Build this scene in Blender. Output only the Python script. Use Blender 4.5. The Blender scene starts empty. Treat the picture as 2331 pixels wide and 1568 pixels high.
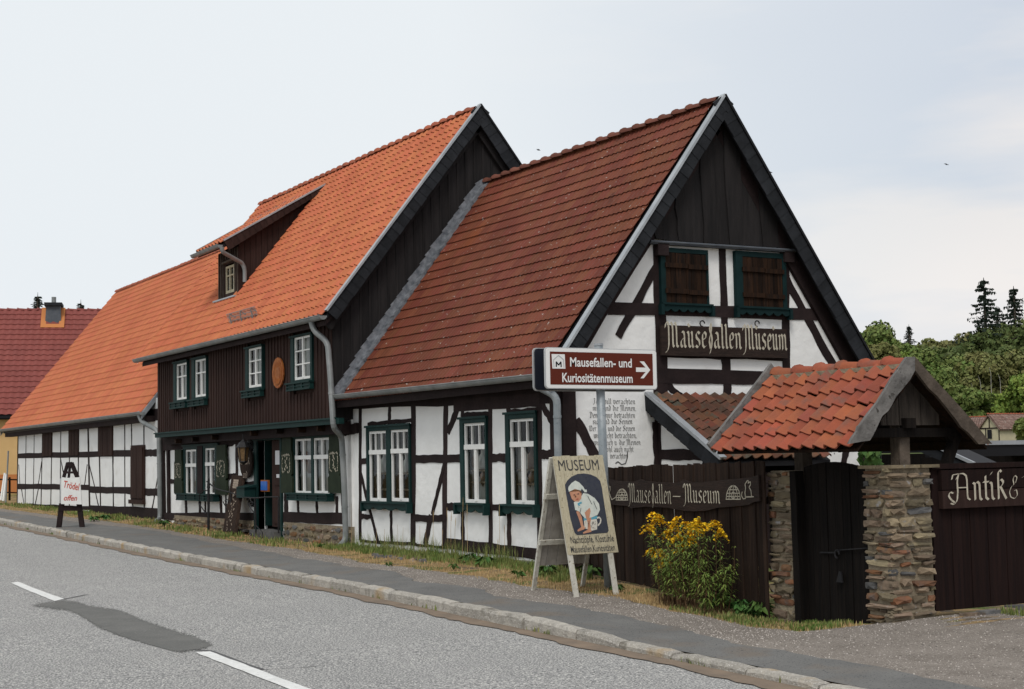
import bpy, math, random
import numpy as np
from mathutils import Vector, Matrix
random.seed(7)
rnd = random.uniform
scene = bpy.context.scene
C = scene.collection

# ------------------------------------------------------------------ camera
# the lens is solved from the two vanishing points of the houses (street front = -X, gables = +Y)
K = 4096/2330.0
_c = np.array([1165., 784.])*K; _vl = np.array([-780., 1083.])*K; _vr = np.array([7150., 939.])*K
_f = math.sqrt(-np.dot(_vl-_c, _vr-_c))
def _d3(v):
    a = np.array([v[0]-_c[0], v[1]-_c[1], _f]); return a/np.linalg.norm(a)
_X = -_d3(_vl); _Y = _d3(_vr); _Z = np.cross(_X, _Y)
RM = np.array([_X, _Y, _Z])
def ray(p): return RM @ (np.array([p[0]-_c[0], p[1]-_c[1], _f])/_f)
CAM = -24*ray((1285*K, 1285*K))
def PL(p, axis, val):
    r = ray(p); t = (val-CAM[axis])/r[axis]; return Vector(CAM+t*r)
def plane_hit(p, p0, n):
    r = ray(p); t = np.dot(np.array(p0)-CAM, n)/np.dot(r, n); return Vector(CAM+t*r)
def depth(P): return float((RM.T @ (np.array(P)-CAM))[2])
cam = bpy.data.cameras.new('camera'); camo = bpy.data.objects.new('camera', cam); C.objects.link(camo)
R_ = RM @ np.diag([1, -1, -1])
camo.matrix_world = Matrix.Translation(Vector(CAM)) @ Matrix([list(R_[0]), list(R_[1]), list(R_[2])]).to_4x4()
cam.sensor_width = 36; cam.lens = _f/4096*36; cam.clip_start = .1; cam.clip_end = 3000
scene.camera = camo

# ------------------------------------------------------------------ sky, sun, exposure
SUN_EL, SUN_AZ = math.radians(52), math.radians(-38)       # azimuth measured from +X
world = bpy.data.worlds.new('World'); scene.world = world; world.use_nodes = True
nt = world.node_tree; N = nt.nodes; L = nt.links; N.clear()
out = N.new('ShaderNodeOutputWorld'); bg = N.new('ShaderNodeBackground'); bg.inputs[1].default_value = .1
sky = N.new('ShaderNodeTexSky'); sky.sky_type = 'NISHITA'; sky.sun_disc = False
sky.sun_elevation = SUN_EL; sky.sun_rotation = math.pi/2-SUN_AZ; sky.air_density = 1.2; sky.dust_density = 2
tc = N.new('ShaderNodeTexCoord')
mp = N.new('ShaderNodeMapping'); mp.inputs['Rotation'].default_value = (0.04, 0.1, .5); mp.inputs['Scale'].default_value = (1.6, 1.6, 8)
no = N.new('ShaderNodeTexNoise'); no.inputs['Scale'].default_value = 1.6; no.inputs['Detail'].default_value = 5; no.inputs['Roughness'].default_value = .52
mp2 = N.new('ShaderNodeMapping'); mp2.inputs['Location'].default_value = (.35, .1, .2); mp2.inputs['Scale'].default_value = (1.0, 1.0, 2.6)
no2 = N.new('ShaderNodeTexNoise'); no2.inputs['Scale'].default_value = 1.3; no2.inputs['Detail'].default_value = 3
cr = N.new('ShaderNodeValToRGB'); e = cr.color_ramp.elements
e[0].position = .42; e[0].color = (6.9, 7.4, 8.15, 1); e[1].position = .58; e[1].color = (9.0, 8.65, 8.45, 1)
cr2 = N.new('ShaderNodeValToRGB'); e = cr2.color_ramp.elements
e[0].position = .40; e[0].color = (.80, .80, .80, 1); e[1].position = .60; e[1].color = (1, 1, 1, 1)
mix = N.new('ShaderNodeMixRGB'); mix.blend_type = 'MIX'
# broad brightening towards the west (-X), a little bluer towards the woods
sep = N.new('ShaderNodeSeparateXYZ'); mr = N.new('ShaderNodeMapRange')
mr.inputs[1].default_value = -1.0; mr.inputs[2].default_value = .45; mr.inputs[3].default_value = 1.0; mr.inputs[4].default_value = 0.0
sd = N.new('ShaderNodeVectorMath'); sd.operation = 'DOT_PRODUCT'; sd.inputs[1].default_value = (.5, .86, 0)
mix2 = N.new('ShaderNodeMixRGB'); mix2.inputs[2].default_value = (8.2, 8.65, 9.0, 1)
for a, b in ((tc.outputs['Generated'], mp.inputs[0]), (mp.outputs[0], no.inputs[0]), (tc.outputs['Generated'], mp2.inputs[0]), (mp2.outputs[0], no2.inputs[0]),
             (no.outputs[0], cr.inputs[0]), (no2.outputs[0], cr2.inputs[0]), (cr2.outputs[0], mix.inputs[0]), (sky.outputs[0], mix.inputs[1]),
             (cr.outputs[0], mix.inputs[2]), (tc.outputs['Generated'], sd.inputs[0]), (sd.outputs['Value'], mr.inputs[0]), (mr.outputs[0], mix2.inputs[0]),
             (mix.outputs[0], mix2.inputs[1]), (mix2.outputs[0], bg.inputs[0]), (bg.outputs[0], out.inputs[0])):
    L.new(a, b)
mr.inputs[1].default_value = -.05; mr.inputs[2].default_value = .30
sun = bpy.data.lights.new('sun', 'SUN'); sun.energy = 1.7; sun.angle = math.radians(18); sun.color = (1, .96, .9)
so = bpy.data.objects.new('sun', sun); C.objects.link(so)
so.rotation_euler = Vector((math.cos(SUN_AZ)*math.cos(SUN_EL), math.sin(SUN_AZ)*math.cos(SUN_EL), math.sin(SUN_EL))).to_track_quat('Z', 'Y').to_euler()
scene.view_settings.view_transform = 'Standard'; scene.view_settings.look = 'None'
scene.view_settings.exposure = 0.0; scene.view_settings.gamma = 1; scene.view_settings.use_curve_mapping = False

# ------------------------------------------------------------------ materials
def mat(name, c1, c2=None, scale=3., rough=.8, bump=0., bscale=40., vary=.0, hue=0., stretch=(1, 1, 1), lo=.35, hi=.65,
        spots=None, spot_scale=40., spot_t=.7, spec=.12, metal=0., detail=4, wave=None):
    m = bpy.data.materials.new(name); m.use_nodes = True
    n = m.node_tree.nodes; l = m.node_tree.links; b = n['Principled BSDF']
    b.inputs['Roughness'].default_value = rough; b.inputs['Specular IOR Level'].default_value = spec; b.inputs['Metallic'].default_value = metal
    g = n.new('ShaderNodeNewGeometry'); mpn = n.new('ShaderNodeMapping'); mpn.inputs['Scale'].default_value = stretch
    l.new(g.outputs['Position'], mpn.inputs[0])
    c2 = c2 or c1
    nz = n.new('ShaderNodeTexNoise'); nz.inputs['Scale'].default_value = scale; nz.inputs['Detail'].default_value = detail; nz.inputs['Roughness'].default_value = .6
    l.new(mpn.outputs[0], nz.inputs[0])
    r = n.new('ShaderNodeMapRange'); r.inputs[1].default_value = lo; r.inputs[2].default_value = hi; l.new(nz.outputs[0], r.inputs[0])
    mx = n.new('ShaderNodeMixRGB'); mx.inputs[1].default_value = (*c1, 1); mx.inputs[2].default_value = (*c2, 1); l.new(r.outputs[0], mx.inputs[0])
    last = mx.outputs[0]
    if vary or hue:
        oi = n.new('ShaderNodeObjectInfo'); ad = n.new('ShaderNodeMath'); ad.operation = 'ADD'
        l.new(oi.outputs['Random'], ad.inputs[0]); l.new(g.outputs['Random Per Island'], ad.inputs[1])
        fr = n.new('ShaderNodeMath'); fr.operation = 'FRACT'; l.new(ad.outputs[0], fr.inputs[0])
        hs = n.new('ShaderNodeHueSaturation')
        v = n.new('ShaderNodeMapRange'); v.inputs[3].default_value = 1-vary; v.inputs[4].default_value = 1+vary
        l.new(fr.outputs[0], v.inputs[0]); l.new(v.outputs[0], hs.inputs['Value'])
        m7 = n.new('ShaderNodeMath'); m7.operation = 'MULTIPLY'; m7.inputs[1].default_value = 7.13; l.new(fr.outputs[0], m7.inputs[0])
        f2 = n.new('ShaderNodeMath'); f2.operation = 'FRACT'; l.new(m7.outputs[0], f2.inputs[0])
        h = n.new('ShaderNodeMapRange'); h.inputs[3].default_value = .5-hue; h.inputs[4].default_value = .5+hue
        l.new(f2.outputs[0], h.inputs[0]); l.new(h.outputs[0], hs.inputs['Hue'])
        l.new(last, hs.inputs['Color']); last = hs.outputs[0]
    for sp in (spots or []):
        col, sc, th, soft = sp[:4]
        s = n.new('ShaderNodeTexNoise'); s.inputs['Scale'].default_value = sc; s.inputs['Detail'].default_value = sp[4] if len(sp) > 4 else 2
        l.new(g.outputs['Position'], s.inputs[0])
        q = n.new('ShaderNodeMapRange'); q.inputs[1].default_value = th; q.inputs[2].default_value = th+soft; l.new(s.outputs[0], q.inputs[0])
        m2 = n.new('ShaderNodeMixRGB'); m2.inputs[2].default_value = (*col, 1); l.new(q.outputs[0], m2.inputs[0]); l.new(last, m2.inputs[1]); last = m2.outputs[0]
    l.new(last, b.inputs['Base Color'])
    if bump:
        nb = n.new('ShaderNodeTexNoise'); nb.inputs['Scale'].default_value = bscale; nb.inputs['Detail'].default_value = 5
        l.new(g.outputs['Position'] if 'road' in name else mpn.outputs[0], nb.inputs[0]); bp = n.new('ShaderNodeBump'); bp.inputs['Strength'].default_value = bump; bp.inputs['Distance'].default_value = .02
        l.new(nb.outputs[0], bp.inputs['Height']); l.new(bp.outputs[0], b.inputs['Normal'])
    return m
def srgb(r, g, b):
    f = lambda v: (v/255/12.92) if v/255 <= .04045 else ((v/255+.055)/1.055)**2.4
    return (f(r), f(g), f(b))
M = {}
M['plaster'] = mat('white_plaster', (.80, .80, .79), (.74, .74, .73), 1.5, .9, .9, 5, spots=[((.62, .605, .57), 1.6, .62, .18, 6)])
M['timber'] = mat('dark_timber', (.0185, .0125, .0128), (.027, .0180, .0178), 3, .85, .5, 14, vary=.2, stretch=(1, 1, 1))
M['cladding'] = mat('brown_cladding', (.029, .0160, .0135), (.040, .0225, .0190), 2.5, .85, .4, 20, vary=.16, stretch=(6, 6, .6))
M['gableboard'] = mat('tarred_boards', (.0150, .0140, .0145), (.0235, .0210, .0212), 2.0, .85, .5, 16, vary=.18, stretch=(5, 5, .5))
M['fence'] = mat('old_brown_fence', (.016, .0100, .0080), (.034, .0205, .0145), 3.0, .9, .6, 14, vary=.3, stretch=(8, 8, .5), spots=[((.065, .044, .03), 9, .68, .14, 4)])
M['fence2'] = mat('dark_red_brown_fence', (.0100, .0054, .0052), (.018, .0088, .0074), 2.0, .9, .4, 14, vary=.2, stretch=(8, 8, .4))
M['gate'] = mat('black_brown_gate', (.0045, .0038, .0036), (.010, .0075, .0062), 3.0, .9, .4, 14, vary=.25, stretch=(8, 8, .5))
M['shutter'] = mat('shutter_planks', (.009, .0055, .0042), (.028, .0130, .0065), 3.0, .85, .5, 14, vary=.5, stretch=(7, 7, .7))
M['greywood'] = mat('weathered_grey_wood', (.105, .10, .095), (.205, .195, .185), 3.5, .85, .9, 12, vary=.15, stretch=(6, 1.3, 1.3), spots=[((.06, .055, .05), 14, .64, .05, 4)])
M['brownwood'] = mat('weathered_brown_wood', (.060, .048, .038), (.11, .088, .07), 4, .85, .8, 14, vary=.15, stretch=(6, 1.3, 1.3))
M['palewood'] = mat('pale_painted_wood', (.42, .37, .26), (.52, .47, .34), 5, .8, .5, 12, stretch=(10, 10, .6), spots=[((.27, .23, .16), 22, .62, .08, 4)])
M['paleleg'] = mat('white_peeling_wood', (.46, .44, .38), (.58, .56, .5), 6, .8, .5, 14, spots=[((.25, .21, .16), 18, .6, .08, 4)])
M['orange'] = mat('orange_clay_tiles', (.485, .150, .070), (.42, .124, .056), .55, .62, .25, 30, vary=.075, hue=.006, detail=6)
M['orange_c'] = mat('orange_clay_tiles_barn', (.480, .150, .070), (.415, .122, .056), .35, .62, .25, 30, vary=.07, hue=.006, detail=6)
M['darkred'] = mat('brown_red_concrete_tiles', (.125, .036, .021), (.165, .052, .029), .45, .68, .4, 40, vary=.13, hue=.008, detail=6,
                   spots=[((.34, .30, .27), 15, .70, .03, 2), ((.075, .026, .018), 2.3, .66, .14, 5), ((.22, .062, .018), .32, .60, .15, 3)])
M['oldtile'] = mat('old_clay_tiles', (.315, .088, .045), (.230, .072, .046), 2.5, .78, .5, 25, vary=.14, hue=.008, spots=[((.16, .085, .065), 3.2, .57, .12, 5)])
M['ridge'] = mat('orange_ridge_tiles', (.33, .098, .052), (.25, .078, .048), 4, .75, .5, 25, vary=.15, spots=[((.2, .12, .09), 5, .60, .12, 5)])
M['mosstile'] = mat('mossy_brown_tiles', (.150, .058, .034), (.080, .050, .036), 3, .9, .6, 25, vary=.38, hue=.012, spots=[((.07, .065, .05), 4, .56, .1, 5)])
M['ridgedark'] = mat('dark_ridge_tiles', (.11, .038, .028), (.15, .06, .04), 3, .75, .4, 25, vary=.2)
M['redtile'] = mat('wine_red_tiles', (.225, .064, .053), (.196, .056, .048), 1, .5, .1, 30, vary=.05)
M['slate'] = mat('slate', (.0145, .0160, .0185), (.023, .025, .029), 4, .75, .3, 20, vary=.22)
M['slatelight'] = mat('slate_chimney', (.075, .085, .10), (.10, .11, .125), 4, .55, .3, 20, vary=.15)
M['zinc'] = mat('zinc', (.30, .32, .34), (.40, .42, .44), 3, .45, .1, 20, spec=.5, metal=.35)
M['zincold'] = mat('weathered_zinc', (.17, .185, .185), (.25, .26, .26), 3, .55, .1, 20, spec=.5, metal=.3)
M['lead'] = mat('lead_flashing', (.11, .12, .135), (.24, .25, .27), 7, .6, .8, 12, metal=.2)
M['teal'] = mat('dark_green_paint', (.0055, .0235, .0220), (.0080, .0310, .0285), 4, .6, .15, 30, vary=.1)
M['green'] = mat('olive_green_paint', (.014, .0210, .0120), (.021, .0300, .0170), 4, .75, .2, 30)
M['white'] = mat('white_paint', (.76, .76, .74), (.70, .70, .68), 6, .5, .05, 30)
M['curtain'] = mat('net_curtain', (.42, .43, .42), (.30, .31, .30), 3, .9, .3, 10, stretch=(14, 1, .5))
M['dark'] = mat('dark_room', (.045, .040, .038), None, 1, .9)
M['iron'] = mat('black_iron', (.015, .015, .017), (.025, .024, .025), 10, .5, .3, 40)
M['black'] = mat('black_paint', (.012, .012, .014), None, 5, .5)
M['carved'] = mat('sign_dark_brown', (.020, .0135, .0115), (.034, .0220, .0180), 5, .7, .4, 14, stretch=(1, 1, 8))
M['letter'] = mat('cream_lettering', (.50, .46, .37), (.38, .34, .27), 16, .7)
M['lettergrey'] = mat('sign_lettering_warm', (.40, .33, .26), (.28, .22, .18), 12, .7)
M['poem'] = mat('dark_wall_lettering', (.045, .045, .045), (.09, .09, .09), 10, .9)
M['signbrown'] = mat('tourist_brown', (.105, .020, .011), None, 5, .4)
M['signwhite'] = mat('sign_white', (.74, .74, .73), None, 5, .4)
M['signgrey'] = mat('sign_aluminium', (.42, .43, .44), (.5, .5, .5), 5, .45, metal=.4)
M['pole'] = mat('galvanised_steel', (.23, .26, .28), (.33, .355, .37), 6, .5, metal=.3, spots=[((.20, .22, .235), 22, .60, .08, 3)])
M['plaque'] = mat('orange_brown_plaque', (.36, .125, .03), (.22, .06, .02), 9, .6)
M['yellowwall'] = mat('ochre_render', (.62, .42, .20), (.58, .39, .18), 2, .9, .2, 30)
M['orangeband'] = mat('orange_render', (.48, .19, .07), None, 2, .9)
M['glasslamp'] = mat('amber_lamp_glass', (.10, .062, .030), (.19, .12, .06), 20, .3)
M['ceramic'] = mat('white_ceramic', (.78, .77, .73), (.68, .67, .64), 10, .3, spec=.5)
M['ceramic2'] = mat('stoneware', (.34, .22, .15), (.24, .18, .14), 10, .4)
M['shelf'] = mat('shelf_wood', (.25, .20, .15), None, 10, .6)
M['bluebox'] = mat('blue_plastic', (.03, .12, .42), None, 5, .4)
M['paper'] = mat('paper', (.66, .66, .68), (.58, .58, .6), 30, .8)
M['creamgable'] = mat('cream_render', (.50, .44, .30), (.44, .39, .27), 2, .9)
M['fartile'] = mat('far_brown_tiles', (.17, .105, .085), (.24, .165, .14), 2, .85, vary=.2, spots=[((.3, .25, .22), 3, .62, .08, 3)])
M['stone'] = mat('field_stone', (.235, .182, .122), (.150, .120, .085), 5, .9, .9, 16, vary=.42, hue=.02, spots=[((.26, .25, .24), 9, .62, .08, 4), ((.07, .065, .06), 6, .63, .1, 4)])
M['stonerust'] = mat('rust_stone', (.20, .098, .048), (.15, .088, .058), 6, .85, .9, 16, vary=.3, hue=.01, spots=[((.12, .09, .075), 7, .6, .1, 4)])
M['stonegrey'] = mat('grey_slate_stone', (.085, .086, .088), (.14, .135, .13), 6, .85, .9, 16, vary=.3)
M['mortar'] = mat('mortar', (.27, .225, .160), (.19, .155, .110), 9, .95, 1.0, 25)
M['granite'] = mat('kerb_granite', (.42, .39, .34), (.29, .27, .24), 9, .9, .9, 30, vary=.14, spots=[((.52, .49, .45), 55, .58, .08, 2), ((.17, .155, .13), 4, .60, .12, 5), ((.36, .25, .13), 1.2, .60, .12, 4)])
M['concrete'] = mat('concrete_sill', (.24, .23, .20), (.16, .155, .13), 5, .9, .6, 25)
M['straw'] = mat('dry_verge', (.36, .245, .118), (.22, .155, .082), 3.2, .95, 1.0, 40, detail=8, spots=[((.095, .125, .038), 1.6, .52, .07, 7), ((.12, .095, .07), 2.3, .57, .06, 7), ((.40, .28, .13), 30, .6, .08, 3)])
M['gravelstrip'] = mat('gritty_ground', (.180, .156, .134), (.245, .216, .188), 2.5, .95, 1.0, 60, detail=8, spots=[((.56, .52, .48), 38, .675, .03, 2), ((.38, .34, .31), 60, .60, .05, 2), ((.075, .065, .06), 30, .64, .05, 2)])
M['asphalt'] = mat('pavement_asphalt', (.140, .138, .133), (.178, .175, .167), 1.6, .95, .5, 90, detail=8, spots=[((.17, .15, .13), 1.1, .56, .12, 7), ((.07, .07, .072), 45, .60, .08, 2), ((.26, .24, .21), 38, .74, .02, 2)])
M['road'] = mat('chip_seal_road', (.300, .298, .290), (.345, .340, .330), .9, .92, 1.0, 70, detail=6, stretch=(.12, 1.1, 1),
                spots=[((.14, .14, .142), 44, .53, .05, 3), ((.68, .66, .62), 50, .56, .05, 3), ((.18, .18, .18), 1.0, .72, .14, 5)])
M['gutter'] = mat('gutter_dirt', (.23, .175, .13), (.17, .135, .105), 3, .95, .4, 40, detail=8)
M['tar'] = mat('bitumen_patch', (.135, .135, .128), (.165, .163, .154), 2.5, .9, .35, 90, detail=8, spots=[((.26, .255, .245), 45, .64, .05, 2)])
M['crack'] = mat('crack_filler', (.10, .10, .10), None, 8, .9)
M['roadpaint'] = mat('road_paint', (.74, .74, .72), (.62, .62, .60), 12, .8, .5, 60, spots=[((.36, .36, .35), 40, .66, .05, 3)])
M['grass'] = mat('grass_blades', (.110, .165, .038), (.21, .22, .08), 2, .8, vary=.4, hue=.03)
M['drygrass'] = mat('dry_grass_blades', (.46, .325, .165), (.33, .235, .115), 2, .9, vary=.3, hue=.01)
M['weed'] = mat('broad_leaf_weed', (.050, .105, .025), (.08, .14, .035), 6, .6, vary=.3, hue=.02)
M['goldleaf'] = mat('goldenrod_leaves', (.110, .170, .036), (.185, .235, .055), 5, .65, vary=.35, hue=.02)
M['gold'] = mat('goldenrod_flowers', (.86, .56, .022), (.74, .44, .018), 12, .8, vary=.2, hue=.01)
M['deadstem'] = mat('dead_stems', (.11, .062, .032), (.06, .04, .022), 8, .9, vary=.3)
M['vine'] = mat('vine_leaves', (.045, .105, .028), (.075, .15, .04), 4, .6, vary=.35, hue=.02)
M['hill'] = mat('hill_ground', (.06, .08, .03), (.09, .11, .04), .3, .95)
M['bark'] = mat('bark', (.10, .085, .07), (.06, .05, .04), 6, .9)
M['birch'] = mat('birch_bark', (.42, .40, .36), (.30, .28, .25), 3, .8)
def leafmat(name, c1, c2, v=.45, h=.02, sc=.35):
    m = mat(name, c1, c2, sc, .65, vary=v, hue=h, detail=4)
    m.node_tree.nodes['Principled BSDF'].inputs['Transmission Weight'].default_value = 0
    return m
M['leafA'] = leafmat('foliage_mid', (.100, .145, .036), (.150, .182, .055), .26, .02, .35)
M['leafB'] = leafmat('foliage_bright', (.125, .185, .034), (.175, .230, .050), .2, .02, .35)
M['leafC'] = leafmat('foliage_dark', (.070, .098, .030), (.108, .132, .045), .26, .02, .3)
M['leafD'] = leafmat('foliage_olive', (.125, .138, .044), (.175, .170, .062), .26, .02, .3)
M['spruce'] = leafmat('spruce_needles', (.012, .020, .014), (.020, .030, .020), .4, .01, 1)
# glass: a thin pane that mirrors the sky a little and lets the room show
def glassmat():
    m = bpy.data.materials.new('window_glass'); m.use_nodes = True; n = m.node_tree.nodes; l = m.node_tree.links; n.clear()
    o = n.new('ShaderNodeOutputMaterial'); mx = n.new('ShaderNodeMixShader'); t = n.new('ShaderNodeBsdfTransparent'); g = n.new('ShaderNodeBsdfGlossy')
    t.inputs[0].default_value = (.90, .93, .92, 1); g.inputs['Roughness'].default_value = .03; fr = n.new('ShaderNodeFresnel'); fr.inputs[0].default_value = 1.27
    nb = n.new('ShaderNodeTexNoise'); nb.inputs['Scale'].default_value = 2.2; bp = n.new('ShaderNodeBump'); bp.inputs['Strength'].default_value = .12; bp.inputs['Distance'].default_value = .05
    l.new(nb.outputs[0], bp.inputs['Height']); l.new(bp.outputs[0], g.inputs['Normal'])
    l.new(fr.outputs[0], mx.inputs[0]); l.new(t.outputs[0], mx.inputs[1]); l.new(g.outputs[0], mx.inputs[2]); l.new(mx.outputs[0], o.inputs[0])
    return m
M['glass'] = glassmat()

# ------------------------------------------------------------------ mesh builder and linking
class MB:
    def __init__(s): s.v = []; s.f = []
    def add(s, vs, fs):
        o = len(s.v); s.v += [Vector(v) for v in vs]; s.f += [tuple(i+o for i in f) for f in fs]; return s
    def box(s, a, b):
        x0, y0, z0 = [min(p, q) for p, q in zip(a, b)]; x1, y1, z1 = [max(p, q) for p, q in zip(a, b)]
        return s.add([(x0, y0, z0), (x1, y0, z0), (x1, y1, z0), (x0, y1, z0), (x0, y0, z1), (x1, y0, z1), (x1, y1, z1), (x0, y1, z1)],
                     [(0, 3, 2, 1), (4, 5, 6, 7), (0, 1, 5, 4), (1, 2, 6, 5), (2, 3, 7, 6), (3, 0, 4, 7)])
    def prism(s, poly, d):                 # poly: 3D points, d: extrusion vector
        n = len(poly); d = Vector(d); vs = [Vector(p) for p in poly]+[Vector(p)+d for p in poly]
        return s.add(vs, [tuple(range(n))[::-1], tuple(range(n, 2*n))]+[(i, (i+1) % n, n+(i+1) % n, n+i) for i in range(n)])
    def bar(s, p, q, w, h=None, up=(0, 0, 1), seg=1, wob=0.):   # rectangular bar from p to q
        p, q = Vector(p), Vector(q); h = h or w; d = (q-p).normalized(); u = Vector(up)
        if abs(d.dot(u)) > .98: u = Vector((1, 0, 0))
        a = d.cross(u).normalized(); b = a.cross(d).normalized(); o = []
        for i in range(seg+1):
            c = p.lerp(q, i/seg); w1 = w/2+rnd(-wob, wob); w2 = w/2+rnd(-wob, wob)
            o += [c-a*w1-b*h/2, c+a*w2-b*h/2, c+a*w2+b*h/2, c-a*w1+b*h/2]
        fs = [(3, 2, 1, 0), tuple(4*seg+k for k in range(4))]
        for i in range(seg):
            for k in range(4): fs.append((4*i+k, 4*i+(k+1) % 4, 4*i+4+(k+1) % 4, 4*i+4+k))
        return s.add(o, fs)
    def tube(s, pts, r, n=10, cap=True):
        pts = [Vector(p) for p in pts]; rs = r if isinstance(r, (list, tuple)) else [r]*len(pts); base = len(s.v); ref = None
        for i, p in enumerate(pts):
            d = (pts[min(i+1, len(pts)-1)]-pts[max(i-1, 0)]).normalized()
            if ref is None:
                ref = d.orthogonal().normalized()
            ref = (ref-d*ref.dot(d)).normalized(); b = d.cross(ref)
            for k in range(n):
                a = 2*math.pi*k/n; s.v.append(p+(ref*math.cos(a)+b*math.sin(a))*rs[i])
        for i in range(len(pts)-1):
            for k in range(n):
                s.f.append((base+i*n+k, base+i*n+(k+1) % n, base+(i+1)*n+(k+1) % n, base+(i+1)*n+k))
        if cap:
            s.f.append(tuple(base+k for k in range(n))[::-1]); s.f.append(tuple(base+(len(pts)-1)*n+k for k in range(n)))
        return s
    def lathe(s, prof, c, n=14):
        base = len(s.v); c = Vector(c)
        for r, z in prof:
            for k in range(n):
                a = 2*math.pi*k/n; s.v.append(c+Vector((r*math.cos(a), r*math.sin(a), z)))
        for i in range(len(prof)-1):
            for k in range(n): s.f.append((base+i*n+k, base+i*n+(k+1) % n, base+(i+1)*n+(k+1) % n, base+(i+1)*n+k))
        return s
    def mesh(s, name, recenter=True, smooth=False):
        c = Vector((0, 0, 0))
        if recenter and s.v:
            a = np.array(s.v); c = Vector(((a.min(0)+a.max(0))/2).tolist())
        me = bpy.data.meshes.new(name); me.from_pydata([tuple(v-c) for v in s.v], [], s.f)
        if smooth: me.polygons.foreach_set('use_smooth', [True]*len(me.polygons))
        me.update(); return me, c
WL = {}                                          # world location of every parent (no parent is rotated)
def tag(o, label=None, cat=None, group=None, kind=None):
    if label: o['label'] = label
    if cat: o['category'] = cat
    if group: o['group'] = group
    if kind: o['kind'] = kind
    return o
def link(o, loc, parent=None):
    C.objects.link(o); loc = Vector(loc)
    WL[o.name] = loc
    if parent: o.parent = parent; o.location = loc-WL[parent.name]
    else: o.location = loc
    return o
def obj(name, mb, m, parent=None, smooth=False, **k):
    me, c = mb.mesh(name, True, smooth); o = bpy.data.objects.new(name, me)
    for mm in (m if isinstance(m, list) else [m]): me.materials.append(mm)
    link(o, c, parent); return tag(o, **k)
def thing(name, loc, label, cat, group=None):
    o = bpy.data.objects.new(name, None); o.empty_display_size = .2; link(o, loc); return tag(o, label, cat, group)
def inst(name, me, matrix, parent=None, **k):
    o = bpy.data.objects.new(name, me); C.objects.link(o); loc = matrix.to_translation(); WL[o.name] = loc
    m = matrix.copy()
    if parent: o.parent = parent; m.translation = loc-WL[parent.name]
    o.matrix_basis = m; return tag(o, **k)

# pixel helpers: crop-local pixel -> full photograph pixel, then onto a real plane
def crop(x0, y0, s): return lambda x, y: (x0+x*s, y0+y*s)
cC = crop(0, 1150, 800/1254); cB = crop(550, 1150, 900/1283); cR = crop(550, 700, 900/2016); cA = crop(1300, 1450, 900/1568)
cS = crop(2050, 1350, 700/1045); cG = crop(2500, 900, 1000/1568); cF = crop(2400, 1450, 900/1344); cP = crop(3196, 1350, 900/1176)
cDo = crop(850, 1650, 550/1437); D_ = lambda x, y: (x*K, y*K)
cK1 = crop(0, 1950, 1300/2331); cK2 = crop(1200, 2050, 1500/2331); cK3 = crop(2500, 2200, 1596/2331)
def interp(x, t):
    if x <= t[0][0]: return t[0][1]
    for (a, b), (c, d) in zip(t, t[1:]):
        if x <= c: return b+(d-b)*(x-a)/(c-a)
    return t[-1][1]

# ------------------------------------------------------------------ terrain heights
ZR = [(-90, .75), (-60, .5), (-42, .25), (-27, .05), (-16, -.09), (-4, -.25), (5, -.30), (11, -.35), (30, -.5), (60, -.8)]
ZH = [(-90, .8), (-60, .55), (-42, .31), (-22, .14), (-20, .08), (-12, -.05), (-8, -.05), (0, -.05), (3, -.12), (6.9, -.31), (8.1, -.15), (8.6, -.10), (12, -.18), (30, -.35), (60, -.6)]
def zr(x): return interp(x, ZR)
def hit(p, zf):
    z = -.2
    for _ in range(12):
        q = PL(p, 2, z); z = .5*z+.5*zf(q.x, q.y)
    return PL(p, 2, z)
kb = [cK1(0, 262), cK1(430, 350), cK1(1100, 490), cK1(1680, 600), cK1(2331, 720), cK2(660, 575), cK2(1100, 665), cK2(1400, 735), cK2(1800, 820), cK2(2331, 912), cK3(400, 665), cK3(1000, 812)]
kp = sorted([(q.x, q.y) for q in (hit(p, lambda x, y: zr(x)) for p in kb)])
KY = [(-90, kp[0][1]+1.0)]+kp+[(60, kp[-1][1]+.2)]
def ky(x): return sum(interp(x+d, KY) for d in (-1.5, -.5, .5, 1.5))/4
def kh(x): return interp(x, [(5.6, .12), (7.6, .045), (60, .045)])
def zg(x, y):
    k = ky(x)
    if y <= k+.03: return zr(x)
    t = min(1, max(0, (y-k)/(0-.35-k))); a = zr(x)+kh(x)
    z = a*(1-t)+interp(x, ZH)*t
    if x > 8.3: z = a*(1-t)+interp(x, ZH)*t
    return z
def G(p): return hit(p, zg)

def gridmesh(name, xs, rows, m, dz=0., smooth=True, **k):
    """sheet: for each x a list of y positions (same count), height from zg + dz"""
    v = []; f = []; n = len(rows[0])
    for x, r in zip(xs, rows):
        for y in r: v.append((x, y, zg(x, y)+dz))
    for i in range(len(xs)-1):
        for j in range(n-1):
            f.append((i*n+j, (i+1)*n+j, (i+1)*n+j+1, i*n+j+1))
    mb = MB(); mb.v = [Vector(a) for a in v]; mb.f = f
    return obj(name, mb, m, None, smooth, **k)
def frange(a, b, s):
    n = int(round((b-a)/s)); return [a+(b-a)*i/n for i in range(n+1)]
XS = frange(-90, -20, 1.0)[:-1]+frange(-20, 22, .25)[:-1]+frange(22, 60, 1.0)
# ground: one sheet of dry turf and dirt behind the kerb, rising gently to the woods
v = []
rows = []
for x in XS:
    k = ky(x)+.17
    rows.append([k+(-.2-k)*j/14 for j in range(15)]+[.5, 3, 8, 20, 40, 80, 200, 600])
gridmesh('ground', XS, rows, M['straw'], 0, kind='structure')
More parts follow.
